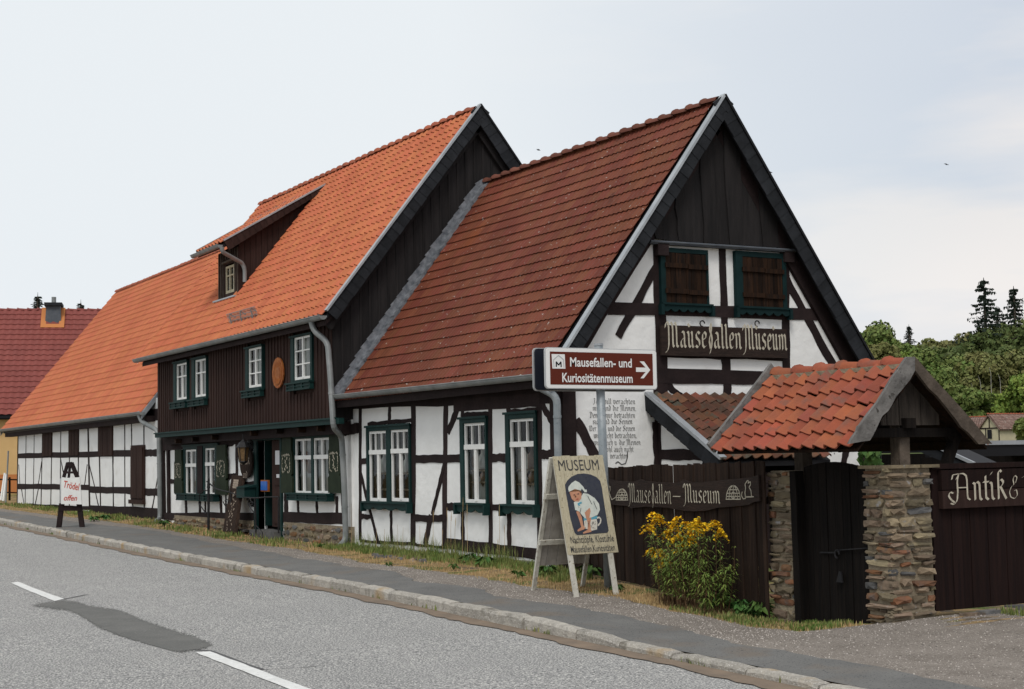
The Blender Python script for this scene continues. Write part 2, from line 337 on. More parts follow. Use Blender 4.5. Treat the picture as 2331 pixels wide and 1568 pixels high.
# road: chip seal, and far verge on the other side
rows = [[ky(x)-9.2+9.22*j/12 for j in range(13)] for x in XS]
gridmesh('road', XS, rows, M['road'], 0, kind='structure')
rows = [[-600, -100, -40, -20, ky(x)-9.15] for x in XS]
gridmesh('opposite_verge', XS, rows, M['straw'], .01, kind='structure')
def strip(name, front, back, dz, m, jf=.0, jb=.0, x0=-60, x1=30, nj=7, step=.2, **k):
    xs = frange(x0, x1, step); ph = rnd(0, 9)
    w = lambda x, s, a: a*(math.sin(x*2.1+s)+.6*math.sin(x*5.3+2*s)+.5*math.sin(x*13.7+s))+a*rnd(-.6, .6)
    rr = []
    for x in xs:
        a = front(x)+w(x, ph, jf); b = back(x)+w(x, ph+3, jb); b = max(b, a+.02)
        rr.append([a+(b-a)*j/nj for j in range(nj+1)])
    return gridmesh(name, xs, rr, m, dz, kind='structure', **k)
strip('gutter_strip', lambda x: ky(x)-.26, lambda x: ky(x)+.015, .010, M['gutter'], .035, 0, x0=-60, x1=30, nj=2)
ge = sorted([(q.x, q.y) for q in (G(p) for p in [D_(0, 1158), cK1(640, 232), cK1(1080, 290), D_(682, 1252), D_(843, 1283), D_(1012, 1303), D_(1107, 1320), D_(1283, 1346), D_(1422, 1365), D_(1538, 1392), D_(1617, 1407), D_(1772, 1433), D_(1850, 1438)])])
ae = sorted([(q.x, q.y) for q in (G(p) for p in [D_(0, 1165), cK1(640, 262), cK1(1080, 310), D_(682, 1272), D_(803, 1291), D_(887, 1303), D_(961, 1327), D_(1085, 1342), D_(1140, 1360), D_(1334, 1390), D_(1535, 1430), D_(1656, 1465), D_(1889, 1504), D_(2084, 1543)])])
gedge = lambda x: interp(x, [(-90, ge[0][1])]+ge+[(8.3, -.95), (8.58, -.45), (8.72, .6), (8.95, 3), (9.3, 9), (60, 12)])
aedge = lambda x: interp(x, [(-90, ae[0][1])]+ae+[(60, ae[-1][1])])
strip('gravel_strip', lambda x: ky(x)+.24, gedge, .010, M['gravelstrip'], 0, .06, x0=-60, x1=30, nj=14)
strip('pavement', lambda x: ky(x)+.165, aedge, .020, M['asphalt'], 0, .045, x0=-60, x1=30, nj=8)
# paint dashes and the bitumen patch, each a thin sheet above the road
def quadsheet(name, pts, m, dz, **k):
    mb = MB(); q = [G(p) for p in pts]; mb.add([(a.x, a.y, zr(a.x)+dz) for a in q], [tuple(range(len(q)))]); return obj(name, mb, m, None, kind='structure', **k)
def dash(name, a0, a1, b0, b1):
    mb = MB(); A0, A1, B0, B1 = [G(p) for p in (a0, a1, b0, b1)]; n = 16
    for i in range(n+1):
        t = i/n
        for q in (A0.lerp(B0, t), A1.lerp(B1, t)): mb.v.append(Vector((q.x+rnd(-.01, .01), q.y+rnd(-.008, .008), zr(q.x)+.008)))
    mb.f = [(2*i, 2*i+2, 2*i+3, 2*i+1) for i in range(n)]
    return obj(name, mb, M['roadpaint'], None, kind='structure')
dash('road_marking', cK1(75, 686), cK1(130, 679), cK1(390, 818), cK1(458, 802))
p0, p1 = G(cK1(1400, 1188)), G(cK1(1505, 1180)); d0 = (G(cK1(2060, 1445))-p0)
q0 = p0+d0*1.9; q1 = p1+d0*1.9
mb = MB(); n = 24
for i in range(n+1):
    for q in (p0.lerp(q0, i/n), p1.lerp(q1, i/n)): mb.v.append(Vector((q.x, q.y+rnd(-.008, .008), zr(q.x)+.008)))
mb.f = [(2*i, 2*i+2, 2*i+3, 2*i+1) for i in range(n)]
obj('road_marking', mb, M['roadpaint'], None, kind='structure')
patch = [(235, 848), (300, 832), (450, 815), (540, 822), (640, 852), (740, 868), (850, 880), (940, 915), (1020, 955), (1110, 985), (1200, 1015), (1290, 1045), (1400, 1075), (1460, 1100), (1525, 1130),
         (1480, 1152), (1380, 1172), (1280, 1182), (1180, 1180), (1090, 1150), (1000, 1110), (900, 1080), (820, 1050), (720, 1010), (640, 960), (560, 910), (480, 880), (380, 870), (290, 858)]
fine = []
for (a, b), (c, d) in zip(patch, patch[1:]+patch[:1]):
    for t in [k_/12 for k_ in range(12)]:
        j = 6 if t else 3; fine.append(cK1(a+(c-a)*t+rnd(-j, j)*1.5, b+(d-b)*t+rnd(-j, j)))
def pdist(x, y):
    d = 1e9; ins = False
    for (a, b), (c, e2) in zip(patch, patch[1:]+patch[:1]):
        t = max(0, min(1, ((x-a)*(c-a)+(y-b)*(e2-b))/((c-a)**2+(e2-b)**2))); d = min(d, math.hypot(x-a-t*(c-a), y-b-t*(e2-b)))
        if (b > y) != (e2 > y) and x < (c-a)*(y-b)/(e2-b)+a: ins = not ins
    return d if ins else -d
mb = MB(); att = []; nx, ny_ = 96, 26
for i in range(nx+1):
    for j in range(ny_+1):
        x = 190+1390*i/nx; y = 790+(.27*(x-235))+(-75+190*j/ny_); q = G(cK1(x, y)); mb.v.append(Vector((q.x, q.y, zr(q.x)+.006))); att.append(pdist(x, y))
mb.f = [(i*(ny_+1)+j, (i+1)*(ny_+1)+j, (i+1)*(ny_+1)+j+1, i*(ny_+1)+j+1) for i in range(nx) for j in range(ny_)]
tm = M['tar']; n_ = tm.node_tree.nodes; l_ = tm.node_tree.links; at = n_.new('ShaderNodeAttribute'); at.attribute_name = 'wear'
g_ = n_.new('ShaderNodeNewGeometry'); z1_ = n_.new('ShaderNodeTexNoise'); z1_.inputs['Scale'].default_value = 30; z1_.inputs['Detail'].default_value = 4; l_.new(g_.outputs['Position'], z1_.inputs[0])
s_ = n_.new('ShaderNodeMath'); s_.operation = 'MULTIPLY_ADD'; s_.inputs[1].default_value = 3.0; s_.inputs[2].default_value = -1.5; l_.new(z1_.outputs[0], s_.inputs[0])
a2 = n_.new('ShaderNodeMath'); a2.operation = 'ADD'; l_.new(s_.outputs[0], a2.inputs[0]); l_.new(at.outputs['Fac'], a2.inputs[1])
m_ = n_.new('ShaderNodeMapRange'); m_.inputs[1].default_value = .35; m_.inputs[2].default_value = .65; m_.inputs[4].default_value = .94; l_.new(a2.outputs[0], m_.inputs[0])
l_.new(m_.outputs[0], n_['Principled BSDF'].inputs['Alpha'])
po = obj('asphalt_patch', mb, M['tar'], None, kind='structure'); la = po.data.attributes.new('wear', 'FLOAT', 'POINT')
for k_, d_ in enumerate(att): la.data[k_].value = .5+d_/26
def crackline(pts, w):
    mb = MB(); q = [G(p) for p in pts]
    for i, a in enumerate(q):
        for s in (-1, 1): mb.v.append(Vector((a.x, a.y+s*w, zr(a.x)+.004)))
    mb.f = [(2*i, 2*i+2, 2*i+3, 2*i+1) for i in range(len(q)-1)]
    obj('road_crack', mb, M['crack'], None, kind='structure')
crackline([cK1(1370, 1165), cK1(1500, 1172), cK1(1640, 1222), cK1(1760, 1270), cK1(1880, 1308)], .03)
crackline([cK1(1880, 1312), cK1(2060, 1300), cK1(2290, 1283)], .035)
crackline([cK1(455, 803), cK1(540, 787), cK1(625, 769)], .035)
crackline([cK2(0, 968), cK2(100, 955)], .03)

# kerb: single granite stones, lowered towards the gate entry
kerb = bpy.data.objects.new('kerb', None); link(kerb, (0, -3.8, -.2)); tag(kerb, kind='structure')
x = -44.
while x < 18:
    Ls = rnd(.75, 1.25); x2 = x+Ls-.03
    mb = MB(); y0, y1 = ky(x), ky(x2); h0 = zr(x)+kh(x)+.034+rnd(-.006, .006); h1 = zr(x2)+kh(x2)+.034+rnd(-.006, .006); w = .155
    f0 = rnd(-.012, .012); n = 5
    for i in range(n+1):
        t = i/n; xx = x+(x2-x)*t; yy = y0+(y1-y0)*t+f0; hh = h0+(h1-h0)*t+rnd(-.007, .007); j = rnd(-.006, .006)
        e = .012 if i in (0, n) else 0
        for dy, z in ((0, zr(xx)-.15), (j, hh-.035-e), (.022+j, hh-.004-e), (w-.01, hh+rnd(-.003, .003)-e), (w+.03, hh-.03), (w+.03, zr(xx)-.15)):
            mb.v.append(Vector((xx, yy+dy, z)))
    for i in range(n):
        for k in range(6): mb.f.append((6*i+k, 6*i+6+k, 6*i+6+(k+1) % 6, 6*i+(k+1) % 6))
    mb.f += [tuple(range(6))[::-1][::-1], tuple(6*n+k for k in range(6))[::-1]]
    obj('kerb_stone', mb, M['granite'], kerb); x += Ls
# ------------------------------------------------------------------ roof tiles
def tile_geo(w, g, prof, thick=.016, lift=.026, over=1.05):
    n = len(prof); v = []; m2 = 2*n
    for y, dz in ((0, lift), (g*over, .0)):
        for i, z in enumerate(prof): v.append((w*i/(n-1), y, z+dz))
    for i, z in enumerate(prof): v.append((w*i/(n-1), 0, z+lift))
    for i, z in enumerate(prof): v.append((w*i/(n-1), 0, z+lift-thick))
    f = [(i, i+1, n+i+1, n+i) for i in range(n-1)]+[(3*n+i, 3*n+i+1, 2*n+i+1, 2*n+i) for i in range(n-1)]
    v += [(w, 0, prof[-1]+lift), (w, 0, prof[-1]+lift-thick), (w, g*over, prof[-1]), (0, 0, prof[0]+lift), (0, g*over, prof[0]), (0, 0, prof[0]+lift-thick)]
    f += [(4*n, 4*n+1, 4*n+2), (4*n+3, 4*n+4, 4*n+5)]
    return v, f
def frame(O, U, S):
    U = Vector(U).normalized(); S = Vector(S).normalized(); Nn = U.cross(S).normalized()
    m = Matrix((( U.x, S.x, Nn.x, O[0]), (U.y, S.y, Nn.y, O[1]), (U.z, S.z, Nn.z, O[2]), (0, 0, 0, 1))); return m
def lay_tiles(parent, O, U, S, w, g, nu, nv, prof, m, limit=300, keep=None, jit=.004, thick=.016, lift=.026, name='roof_tile', sag=None):
    gv, gf = tile_geo(w, g, prof, thick, lift); base = MB().add(gv, gf); me, _ = base.mesh(name, False, True); me.materials.append(m)
    F = frame(O, U, S); cells = []
    for r in range(nv):
        for c in range(nu):
            p = F @ Vector((w*(c+.5), g*(r+.5), 0))
            if keep and not keep(p): continue
            cells.append((depth(p), r, c))
    cells.sort(); rest = MB()
    for k, (d, r, c) in enumerate(cells):
        dz = rnd(0, jit); T = F @ Matrix.Translation((w*c+rnd(-jit, jit)*.5, g*r+rnd(-jit, jit)*1.2, dz)) @ Matrix.Rotation(rnd(-1, 1)*jit*1.5, 4, 'Z')
        if sag: T = Matrix.Translation((0, 0, sag(T.to_translation()))) @ T
        if k < limit: inst(name, me, T, parent)
        else: rest.add([T @ Vector(q) for q in gv], gf)
    if rest.v: obj('roof_tiles_far', rest, m, parent, True, kind='stuff')
def ridge_tiles(parent, a, b, r, step, m, name='ridge_tile'):
    a, b = Vector(a), Vector(b); d = (b-a).normalized(); n = int((b-a).length/step); step = (b-a).length/n
    mb = MB(); side = d.cross(Vector((0, 0, 1))).normalized(); ns = 8; v = []
    for k, (t, rr, z) in enumerate(((0, r*1.08, .02), (.12, r*1.1, .022), (.16, r*.98, .01), (1.06, r*.86, -.005))):
        for i in range(ns+1):
            an = math.pi*i/ns; v.append(d*step*t+side*math.cos(an)*rr+Vector((0, 0, math.sin(an)*rr*.85+z)))
    f = [(k*(ns+1)+i, (k+1)*(ns+1)+i, (k+1)*(ns+1)+i+1, k*(ns+1)+i+1) for k in range(3) for i in range(ns)]
    f.append(tuple(range(ns+1)))
    me, _ = MB().add(v, f).mesh(name, False, True); me.materials.append(m)
    for i in range(n): inst(name, me, Matrix.Translation(a+d*step*i+Vector((0, rnd(-.01, .01), rnd(-.008, .008)))), parent)
DBL = [.006+.017*(.5+.5*math.cos(4*math.pi*i/14)) for i in range(15)]
PAN = [.022, .048, .060, .050, .034, .020, .010, .003, .001, .006, .018]
# slate-clad barge with a bright metal drip edge, on a gable plane X = xv
def barge(parent, xv, P0, P1, w, n, thickness=.05, trim='zinc', down=1, slate=True, mtr=None):
    """P0 low, P1 apex, as (y, z)"""
    a = Vector((xv, *P0)); b = Vector((xv, *P1)); d = (b-a).normalized(); nn = Vector((0, -d.z, d.y));
    if nn.z > 0: nn = -nn
    mb = MB().prism([a, b, b+nn*w*1.0, a+nn*w], (-.04, 0, 0)); obj('barge_board', mb, mtr or M['black'], parent)
    if slate:
        Ls = (b-a).length/n
        for i in range(n):
            s = a+d*Ls*i; e = s+d*(Ls*(1.12 if i < n-1 else 1.0)); t0 = .004; t1 = .014
            mb = MB(); ww = w*rnd(.97, 1.04); sk = d*rnd(-.02, .02)
            v = [s+Vector((t1, 0, 0)), e+Vector((t0, 0, 0)), e+nn*ww+sk+Vector((t0, 0, 0)), s+nn*ww+sk+Vector((t1, 0, 0))]
            mb.prism(v, (-.003, 0, 0)); obj('slate', mb, M['slate'], parent)
    mb = MB().prism([a-nn*.02+Vector((.04, 0, 0)), b-nn*.02+Vector((.04, 0, 0)), b+nn*.022+Vector((.04, 0, 0)), a+nn*.022+Vector((.04, 0, 0))], (-.13, 0, 0))
    obj('verge_trim', mb, M[trim], parent)
_pr = [0]
def beam(parent, axis, val, p, q, w, proud=.010, name='timber_beam', m=None, seg=9, wob=.014, sgn=None):
    """timber on a wall plane between two photographed end points"""
    _pr[0] += 1; pr = proud+(_pr[0] % 23)*.0004
    sgn = sgn if sgn is not None else (-1 if axis == 1 else 1)
    a, b = PL(p, axis, val), PL(q, axis, val); nrm = Vector((1, 0, 0)) if axis == 0 else Vector((0, 1, 0))
    a = a+nrm*sgn*(pr-.05); b = b+nrm*sgn*(pr-.05)
    mb = MB().bar(a, b, w, .10, up=nrm, seg=seg, wob=wob); return obj(name, mb, m or M['timber'], parent)
def beams(parent, axis, val, cr, lst, **k):
    for (x0, y0, x1, y1, w) in lst: beam(parent, axis, val, cr(x0, y0), cr(x1, y1), w, **k)
def rectF(val, cr, x0, x1, y0, y1):
    """pixel rectangle -> X0, X1, Z0, Z1 on the street-front plane Y = val"""
    ym = (y0+y1)/2; xm = (x0+x1)/2
    return PL(cr(x0, ym), 1, val).x, PL(cr(x1, ym), 1, val).x, PL(cr(xm, y1), 1, val).z, PL(cr(xm, y0), 1, val).z
def wall_with_holes(name, parent, Y, x0, x1, z0, z1, holes, m, th=.22):
    xs = sorted({x0, x1, *[h[0] for h in holes], *[h[1] for h in holes]}); zs = sorted({z0, z1, *[h[2] for h in holes], *[h[3] for h in holes]})
    mb = MB()
    for a, b in zip(xs, xs[1:]):
        for c, d in zip(zs, zs[1:]):
            xm, zm = (a+b)/2, (c+d)/2
            if any(h[0] < xm < h[1] and h[2] < zm < h[3] for h in holes): continue
            mb.add([(a, Y, c), (b, Y, c), (b, Y, d), (a, Y, d)], [(0, 1, 2, 3)])
    for h in holes:
        a, b, c, d = h
        mb.add([(a, Y, c), (b, Y, c), (b, Y, d), (a, Y, d), (a, Y+th, c), (b, Y+th, c), (b, Y+th, d), (a, Y+th, d)], [(0, 4, 5, 1), (1, 5, 6, 2), (2, 6, 7, 3), (3, 7, 4, 0)])
    return obj(name, mb, m, parent)
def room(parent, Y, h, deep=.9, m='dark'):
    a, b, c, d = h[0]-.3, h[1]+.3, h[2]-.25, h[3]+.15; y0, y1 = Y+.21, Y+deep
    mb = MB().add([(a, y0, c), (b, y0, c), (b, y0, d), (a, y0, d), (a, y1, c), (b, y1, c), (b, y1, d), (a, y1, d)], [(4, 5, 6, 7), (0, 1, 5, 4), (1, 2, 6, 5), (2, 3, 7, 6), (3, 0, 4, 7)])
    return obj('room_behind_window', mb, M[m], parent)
def sash(parent, Y, x0, x1, z0, z1, style, fr=.05, br=.024):
    """white wooden sash, its lower edge at z0; outside face at Y (towards -Y)"""
    s = MB(); t = .05
    def bx(a, b, c, d, y=0., tt=t): s.box((a, Y-y, c), (b, Y-y+tt, d))
    bx(x0, x1, z0, z0+fr*1.3); bx(x0, x1, z1-fr, z1, .002); bx(x0, x0+fr, z0, z1, .004); bx(x1-fr, x1, z0, z1, .004)
    xm = (x0+x1)/2; H = z1-z0
    if style == 'museum':
        zt = z0+H*.70; bx(x0, x1, zt-.045, zt+.045, .02, .07); bx(xm-.045, xm+.045, z0+.03, zt, .01); 
        for k in (1/3, 2/3): bx(x0+(x1-x0)*k-br/2, x0+(x1-x0)*k+br/2, zt, z1-.03, .003)
        bx(xm-.008, xm+.008, z0+.03, zt, .018, .03)
    elif style == 'shop':
        zt = z0+H*.66; bx(x0, x1, zt-.045, zt+.045, .02, .07); bx(xm-.035, xm+.035, z0+.03, z1-.02, .01)
    elif style == 'cross':
        zt = z0+H*.64; bx(xm-.03, xm+.03, z0+.03, z1-.02, .01)
        for q in ((zt),): bx(x0+.02, x1-.02, q-.018, q+.018, .006)
    elif style == 'three':
        bx(xm-.035, xm+.035, z0+.03, z1-.02, .01)
        for k in (.36, .67): bx(x0+.02, x1-.02, z0+H*k-.014, z0+H*k+.014, .006)
    o = obj('sash', s, M['white'], parent)
    g = MB().add([(x0+.01, Y+.03, z0+.01), (x1-.01, Y+.03, z0+.01), (x1-.01, Y+.03, z1-.01), (x0+.01, Y+.03, z1-.01)], [(0, 1, 2, 3)])
    obj('pane', g, M['glass'], parent); return o
def casing(parent, Y, x0, x1, z0, z1, sashes, fr=.09, mull=True, sill='box', proud=.05, openings=True):
    """painted surround; sashes = [(x0,x1,z0,z1,style)]"""
    mb = MB(); yo = Y-proud
    a = min(s[0] for s in sashes)+.004; b = max(s[1] for s in sashes)-.004; c = min(s[2] for s in sashes)+.004; d = max(s[3] for s in sashes)-.004
    x0 = min(x0, a-.03); x1 = max(x1, b+.03); z1 = max(z1, d+.03); z0 = min(z0, c-.02)
    mb.box((x0, yo, z0), (a, Y+.12, z1)); mb.box((b, yo, z0), (x1, Y+.12, z1)); mb.box((a, yo+.002, d), (b, Y+.12, z1)); mb.box((a, yo+.002, z0), (b, Y+.12, c))
    mb.box((x0-.03, yo-.03, z1-.03), (x1+.03, yo+.004, z1+.012))
    for s, t in zip(sashes, sashes[1:]): mb.box((s[1]-.004, yo+.006, c), (t[0]+.004, Y+.1, d))
    w = obj('window', mb, M['teal'], parent)
    for s in sashes: sash(w, yo+.035, *s[:4], s[4])
    return w
def sillbox(w, Y, x0, x1, z0, z1, out=.16, slots=4):
    mb = MB().box((x0, Y-out, z0), (x1, Y-.04, z0+.035)).box((x0-.02, Y-out-.02, z1-.035), (x1+.02, Y-.04, z1))
    mb.box((x0, Y-out+.01, z0+.035), (x0+.03, Y-.045, z1-.035)).box((x1-.03, Y-out+.01, z0+.035), (x1, Y-.045, z1-.035))
    mb.box((x0+.03, Y-out+.03, z0+.035), (x1-.03, Y-out+.045, z1-.035))
    for i in range(1, slots): 
        x = x0+(x1-x0)*i/slots; mb.box((x-.03, Y-out+.004, z0+.035), (x+.03, Y-out+.03, z1-.035))
    mb.box((x0+.03, Y-out+.008, (z0+z1)/2-.012), (x1-.03, Y-out+.029, (z0+z1)/2+.012))
    obj('sill', mb, M['teal'], w)
def scallop_sill(w, axis, P0, P1, h=.16, out=.12, sgn=1, n=5, m='teal'):
    """sill board with a fretted apron, between two points on a wall"""
    P0, P1 = Vector(P0), Vector(P1); d = (P1-P0); Lw = d.length; d.normalize(); nrm = Vector((1, 0, 0))*sgn if axis == 0 else Vector((0, 1, 0))*sgn
    mb = MB().bar(P0+nrm*out/2, P1+nrm*out/2, out, .035, up=(0, 0, 1))
    pts = [Vector((0, 0)), ]; k = n*6; low = []
    for i in range(k+1):
        t = i/k; ph = (t*n) % 1; low.append((t*Lw, -h*(.55+.35*abs(math.sin(math.pi*ph)))+(.0)))
    poly = [P0+Vector((0, 0, -.018))]+[P0+d*a+Vector((0, 0, b)) for a, b in low]+[P1+Vector((0, 0, -.018))]
    poly = [p+nrm*(out*.55) for p in poly]; mb.prism(poly, nrm*.03)
    for t in (.0, 1.): 
        q = P0.lerp(P1, t); mb.bar(q+nrm*.02+Vector((0, 0, -.10)), q+nrm*(out)+Vector((0, 0, -.10)), .06, .18)
    obj('sill', mb, M[m], w)
def gutter(parent, a, b, r=.075, m='zincold', joints=8, cap=True):
    a, b = Vector(a), Vector(b); d = (b-a).normalized(); s = Vector((0, -1, 0)) if abs(d.x) > .5 else Vector((1, 0, 0)); mb = MB(); n = 8; v = []
    for q in (a, b):
        for i in range(n+1):
            t = math.pi*i/n; v.append(q+s*(-math.cos(t))*r+Vector((0, 0, -math.sin(t)*r)))
        for i in range(n, -1, -1):
            t = math.pi*i/n; v.append(q+s*(-math.cos(t))*(r-.006)+Vector((0, 0, -math.sin(t)*(r-.006))))
    k = 2*(n+1); mb.add(v, [(i, (i+1) % k, k+(i+1) % k, k+i) for i in range(k)])
    mb.add([a+s*(-math.cos(math.pi*i/n))*r+Vector((0, 0, -math.sin(math.pi*i/n)*r)) for i in range(n+1)], [tuple(range(n+1))])
    mb.add([b+s*(-math.cos(math.pi*i/n))*r+Vector((0, 0, -math.sin(math.pi*i/n)*r)) for i in range(n+1)], [tuple(range(n+1))])
    mb.tube([a+s*(r+.004)+Vector((0, 0, .006)), b+s*(r+.004)+Vector((0, 0, .006))], .011, 6)
    for i in range(1, joints):
        q = a.lerp(b, i/joints); v = []
        for z in (-.022, .022):
            for j in range(n+1):
                t = math.pi*j/n; v.append(q+d*z+s*(-math.cos(t))*(r+.004)+Vector((0, 0, -math.sin(t)*(r+.004))))
        mb.add(v, [(j, j+1, n+2+j, n+1+j) for j in range(n)])
    return obj('gutter', mb, M[m], parent, smooth=False)
def pipe(parent, pts, r=.055, m='zincold', name='downpipe'):
    pts = [Vector(p) for p in pts]; o = [pts[0]]
    for a, b, c in zip(pts, pts[1:], pts[2:]):          # rounded elbows
        k = min(.16, (b-a).length*.45, (c-b).length*.45); p = b+(a-b).normalized()*k; q = b+(c-b).normalized()*k
        for t in (0, .25, .5, .75, 1): o.append((p*(1-t)+b*t)*(1-t)+(b*(1-t)+q*t)*t)
    o.append(pts[-1]); mb = MB().tube(o, r, 12)
    for a, b in zip(pts, pts[1:]):
        if (b-a).length > .8:
            n = max(1, int((b-a).length/1.6)); 
            for i in range(n): 
                q = a.lerp(b, (i+.35)/n); d = (b-a).normalized(); mb.tube([q-d*.02, q+d*.02], r+.008, 12)
    return obj(name, mb, M[m], parent, smooth=False)

# ------------------------------------------------------------------ stroke lettering (broad nib)
GL = {
 'i': (.42, [[(.08, .9), (.2, .84), (.2, .12), (.33, .03)], [(.14, 1.3), (.26, 1.42)]]),
 'l': (.42, [[(.1, 1.45), (.2, 1.4), (.2, .12), (.33, .03)]]),
 'n': (.78, [[(.08, .9), (.2, .84), (.2, .05)], [(.2, .8), (.38, .97), (.55, .84), (.55, .12), (.68, .03)]]),
 'm': (1.13, [[(.08, .9), (.2, .84), (.2, .05)], [(.2, .8), (.38, .97), (.55, .84), (.55, .05)], [(.55, .8), (.73, .97), (.9, .84), (.9, .12), (1.03, .03)]]),
 'u': (.78, [[(.08, .95), (.2, .88), (.2, .15), (.34, .02), (.55, .16)], [(.48, .95), (.55, .88), (.55, .12), (.68, .03)]]),
 'r': (.58, [[(.08, .9), (.2, .84), (.2, .05)], [(.2, .8), (.38, .97), (.5, .86)]]),
 'a': (.76, [[(.14, .82), (.32, .97), (.52, .86), (.52, .12), (.66, .03)], [(.5, .58), (.18, .42), (.16, .14), (.3, .02), (.5, .18)]]),
 'e': (.66, [[(.5, .6), (.56, .82), (.38, .97), (.18, .82), (.18, .16), (.36, .02), (.56, .15)], [(.18, .48), (.52, .62)]]),
 'c': (.6, [[(.54, .84), (.36, .97), (.18, .82), (.18, .16), (.36, .02), (.54, .14)]]),
 'o': (.74, [[(.36, .98), (.18, .84), (.18, .16), (.36, .02), (.56, .16), (.56, .84), (.36, .98)]]),
 'd': (.74, [[(.1, 1.42), (.56, .9), (.56, .16), (.36, .02), (.18, .16), (.18, .74), (.4, .94)]]),
 'b': (.74, [[(.1, 1.45), (.2, 1.4), (.2, .16), (.36, .02), (.56, .16), (.56, .84), (.38, .97), (.2, .8)]]),
 'h': (.76, [[(.1, 1.45), (.2, 1.4), (.2, .05)], [(.2, .8), (.38, .97), (.57, .84), (.57, .1), (.42, -.35)]]),
 't': (.48, [[(.22, 1.22), (.22, .14), (.38, .03)], [(.05, .93), (.44, .93)]]),
 'f': (.50, [[(.52, 1.36), (.38, 1.5), (.24, 1.35), (.24, .1), (.2, -.3)], [(.06, .93), (.46, .93)]]),
 'F': (.62, [[(.40, 1.5), (.26, 1.2), (.52, .6), (.46, .1), (.26, -.3)], [(.40, 1.5), (.50, 1.1), (.2, .5), (.32, .0)]]),
 's': (.66, [[(.54, .86), (.36, .98), (.18, .84), (.22, .6), (.5, .44), (.54, .18), (.34, .02), (.14, .13)]]),
 'v': (.74, [[(.1, 1.0), (.2, .9), (.2, .18), (.38, .02), (.57, .2), (.57, .86), (.42, 1.0)]]),
 'w': (1.08, [[(.1, 1.0), (.2, .9), (.2, .18), (.36, .02), (.54, .18)], [(.46, 1.0), (.54, .9), (.54, .18), (.72, .02), (.9, .2), (.9, .86), (.74, 1.0)]]),
 'M': (1.42, [[(.02, 1.18), (.06, 1.42), (.22, 1.5), (.36, 1.32), (.36, .15), (.22, -.22), (.02, -.3)], [(.36, 1.25), (.58, 1.5), (.76, 1.28), (.76, .12), (.88, .03)], [(.76, 1.25), (.98, 1.5), (1.14, 1.28), (1.14, .12), (1.3, .03)]]),
 'D': (1.1, [[(.0, 1.35), (.2, 1.5), (.7, 1.4), (.92, .9), (.85, .3), (.5, .0), (.2, .16), (.05, .02)], [(.4, 1.2), (.4, .25)]]),
 'W': (1.3, [[(.05, 1.2), (.2, 1.45), (.3, 1.25), (.3, .2), (.5, .02), (.7, .2)], [(.6, 1.45), (.7, 1.3), (.7, .2), (.9, .02), (1.12, .25), (1.12, 1.0), (.9, 1.45)]]),
 'S': (1.0, [[(.86, 1.25), (.6, 1.5), (.28, 1.3), (.32, .95), (.78, .62), (.86, .28), (.52, .0), (.12, .2)], [(.5, 1.1), (.5, .4)]]),
 'I': (.78, [[(.1, 1.2), (.3, 1.48), (.6, 1.4), (.42, 1.1), (.42, .25), (.22, -.1), (.04, -.02)]]),
 'H': (1.0, [[(.1, 1.3), (.3, 1.48), (.3, .3), (.12, .02)], [(.3, .8), (.6, 1.0), (.75, .75), (.75, .05), (.5, -.4)]]),
 'A': (1.35, [[(-.02, .42), (-.22, .5), (-.34, .3), (-.2, .08), (.06, -.1)], [(.4, 1.46), (.28, 1.1), (.3, .5), (.24, .0), (.02, -.22), (-.2, -.14)], [(.22, 1.2), (.42, 1.5), (.72, 1.52), (.95, 1.35), (.95, .14), (1.12, .02)], [(.26, .72), (.95, .72)], [(.4, 1.5), (.0, 1.45), (-.08, 1.2)]]),
 'k': (1.0, [[(.52, 1.42), (.4, 1.52), (.26, 1.35), (.26, .05)], [(.26, .9), (.5, 1.05), (.66, .88), (.5, .68), (.28, .62)], [(.42, .66), (.82, .05)]]),
 '&': (1.0, [[(.62, 1.0), (.75, 1.3), (.58, 1.42), (.42, 1.2), (.5, .9), (.3, .8), (.12, .5), (.2, .2), (.5, .1), (.72, .3), (.66, .6), (.48, .55)]]),
 'T': (1.0, [[(.05, 1.25), (.3, 1.42), (.85, 1.4)], [(.5, 1.38), (.36, .8), (.5, .1), (.66, .03)]]),
 '.': (.3, [[(.1, .05), (.18, .12)]]), ',': (.3, [[(.18, .12), (.1, -.14)]]), '-': (.5, [[(.08, .5), (.4, .5)]]), '_': (1.0, [[(.1, .5), (.9, .5)]]), ' ': (.45, []),
 '~': (.6, [[(.1, .2), (.3, .35), (.45, .1), (.25, -.1), (.4, -.3)]]),
}
for k_, b_ in (('ü', 'u'), ('ä', 'a'), ('ö', 'o')): GL[k_] = (GL[b_][0], GL[b_][1]+[[(.14, 1.3), (.24, 1.4)], [(.46, 1.3), (.56, 1.4)]])
GL['û'] = (GL['u'][0], GL['u'][1]+[[(.14, 1.42), (.3, 1.26), (.44, 1.34), (.6, 1.48)]])
def strokes(text, nib=.17, ang=42, track=0.):
    x = 0; quads = []; a = math.radians(ang); n = Vector((math.cos(a), math.sin(a)))*nib/2
    for ch in text:
        adv, sts = GL.get(ch, GL[' '])
        for st in sts:
            pts = [Vector((x+p[0], p[1])) for p in st]
            if len(pts) > 3:                                   # soften the long strokes a little
                o = [pts[0]]
                for p, q in zip(pts, pts[1:]): o += [p.lerp(q, .18), p.lerp(q, .82)]
                pts = o+[pts[-1]]
            for p, q in zip(pts, pts[1:]):
                e = (q-p); e = e.normalized()*.012 if e.length else e
                quads.append((p-n-e, q-n+e, q+n+e, p+n-e))
        x += adv+track
    return quads, x
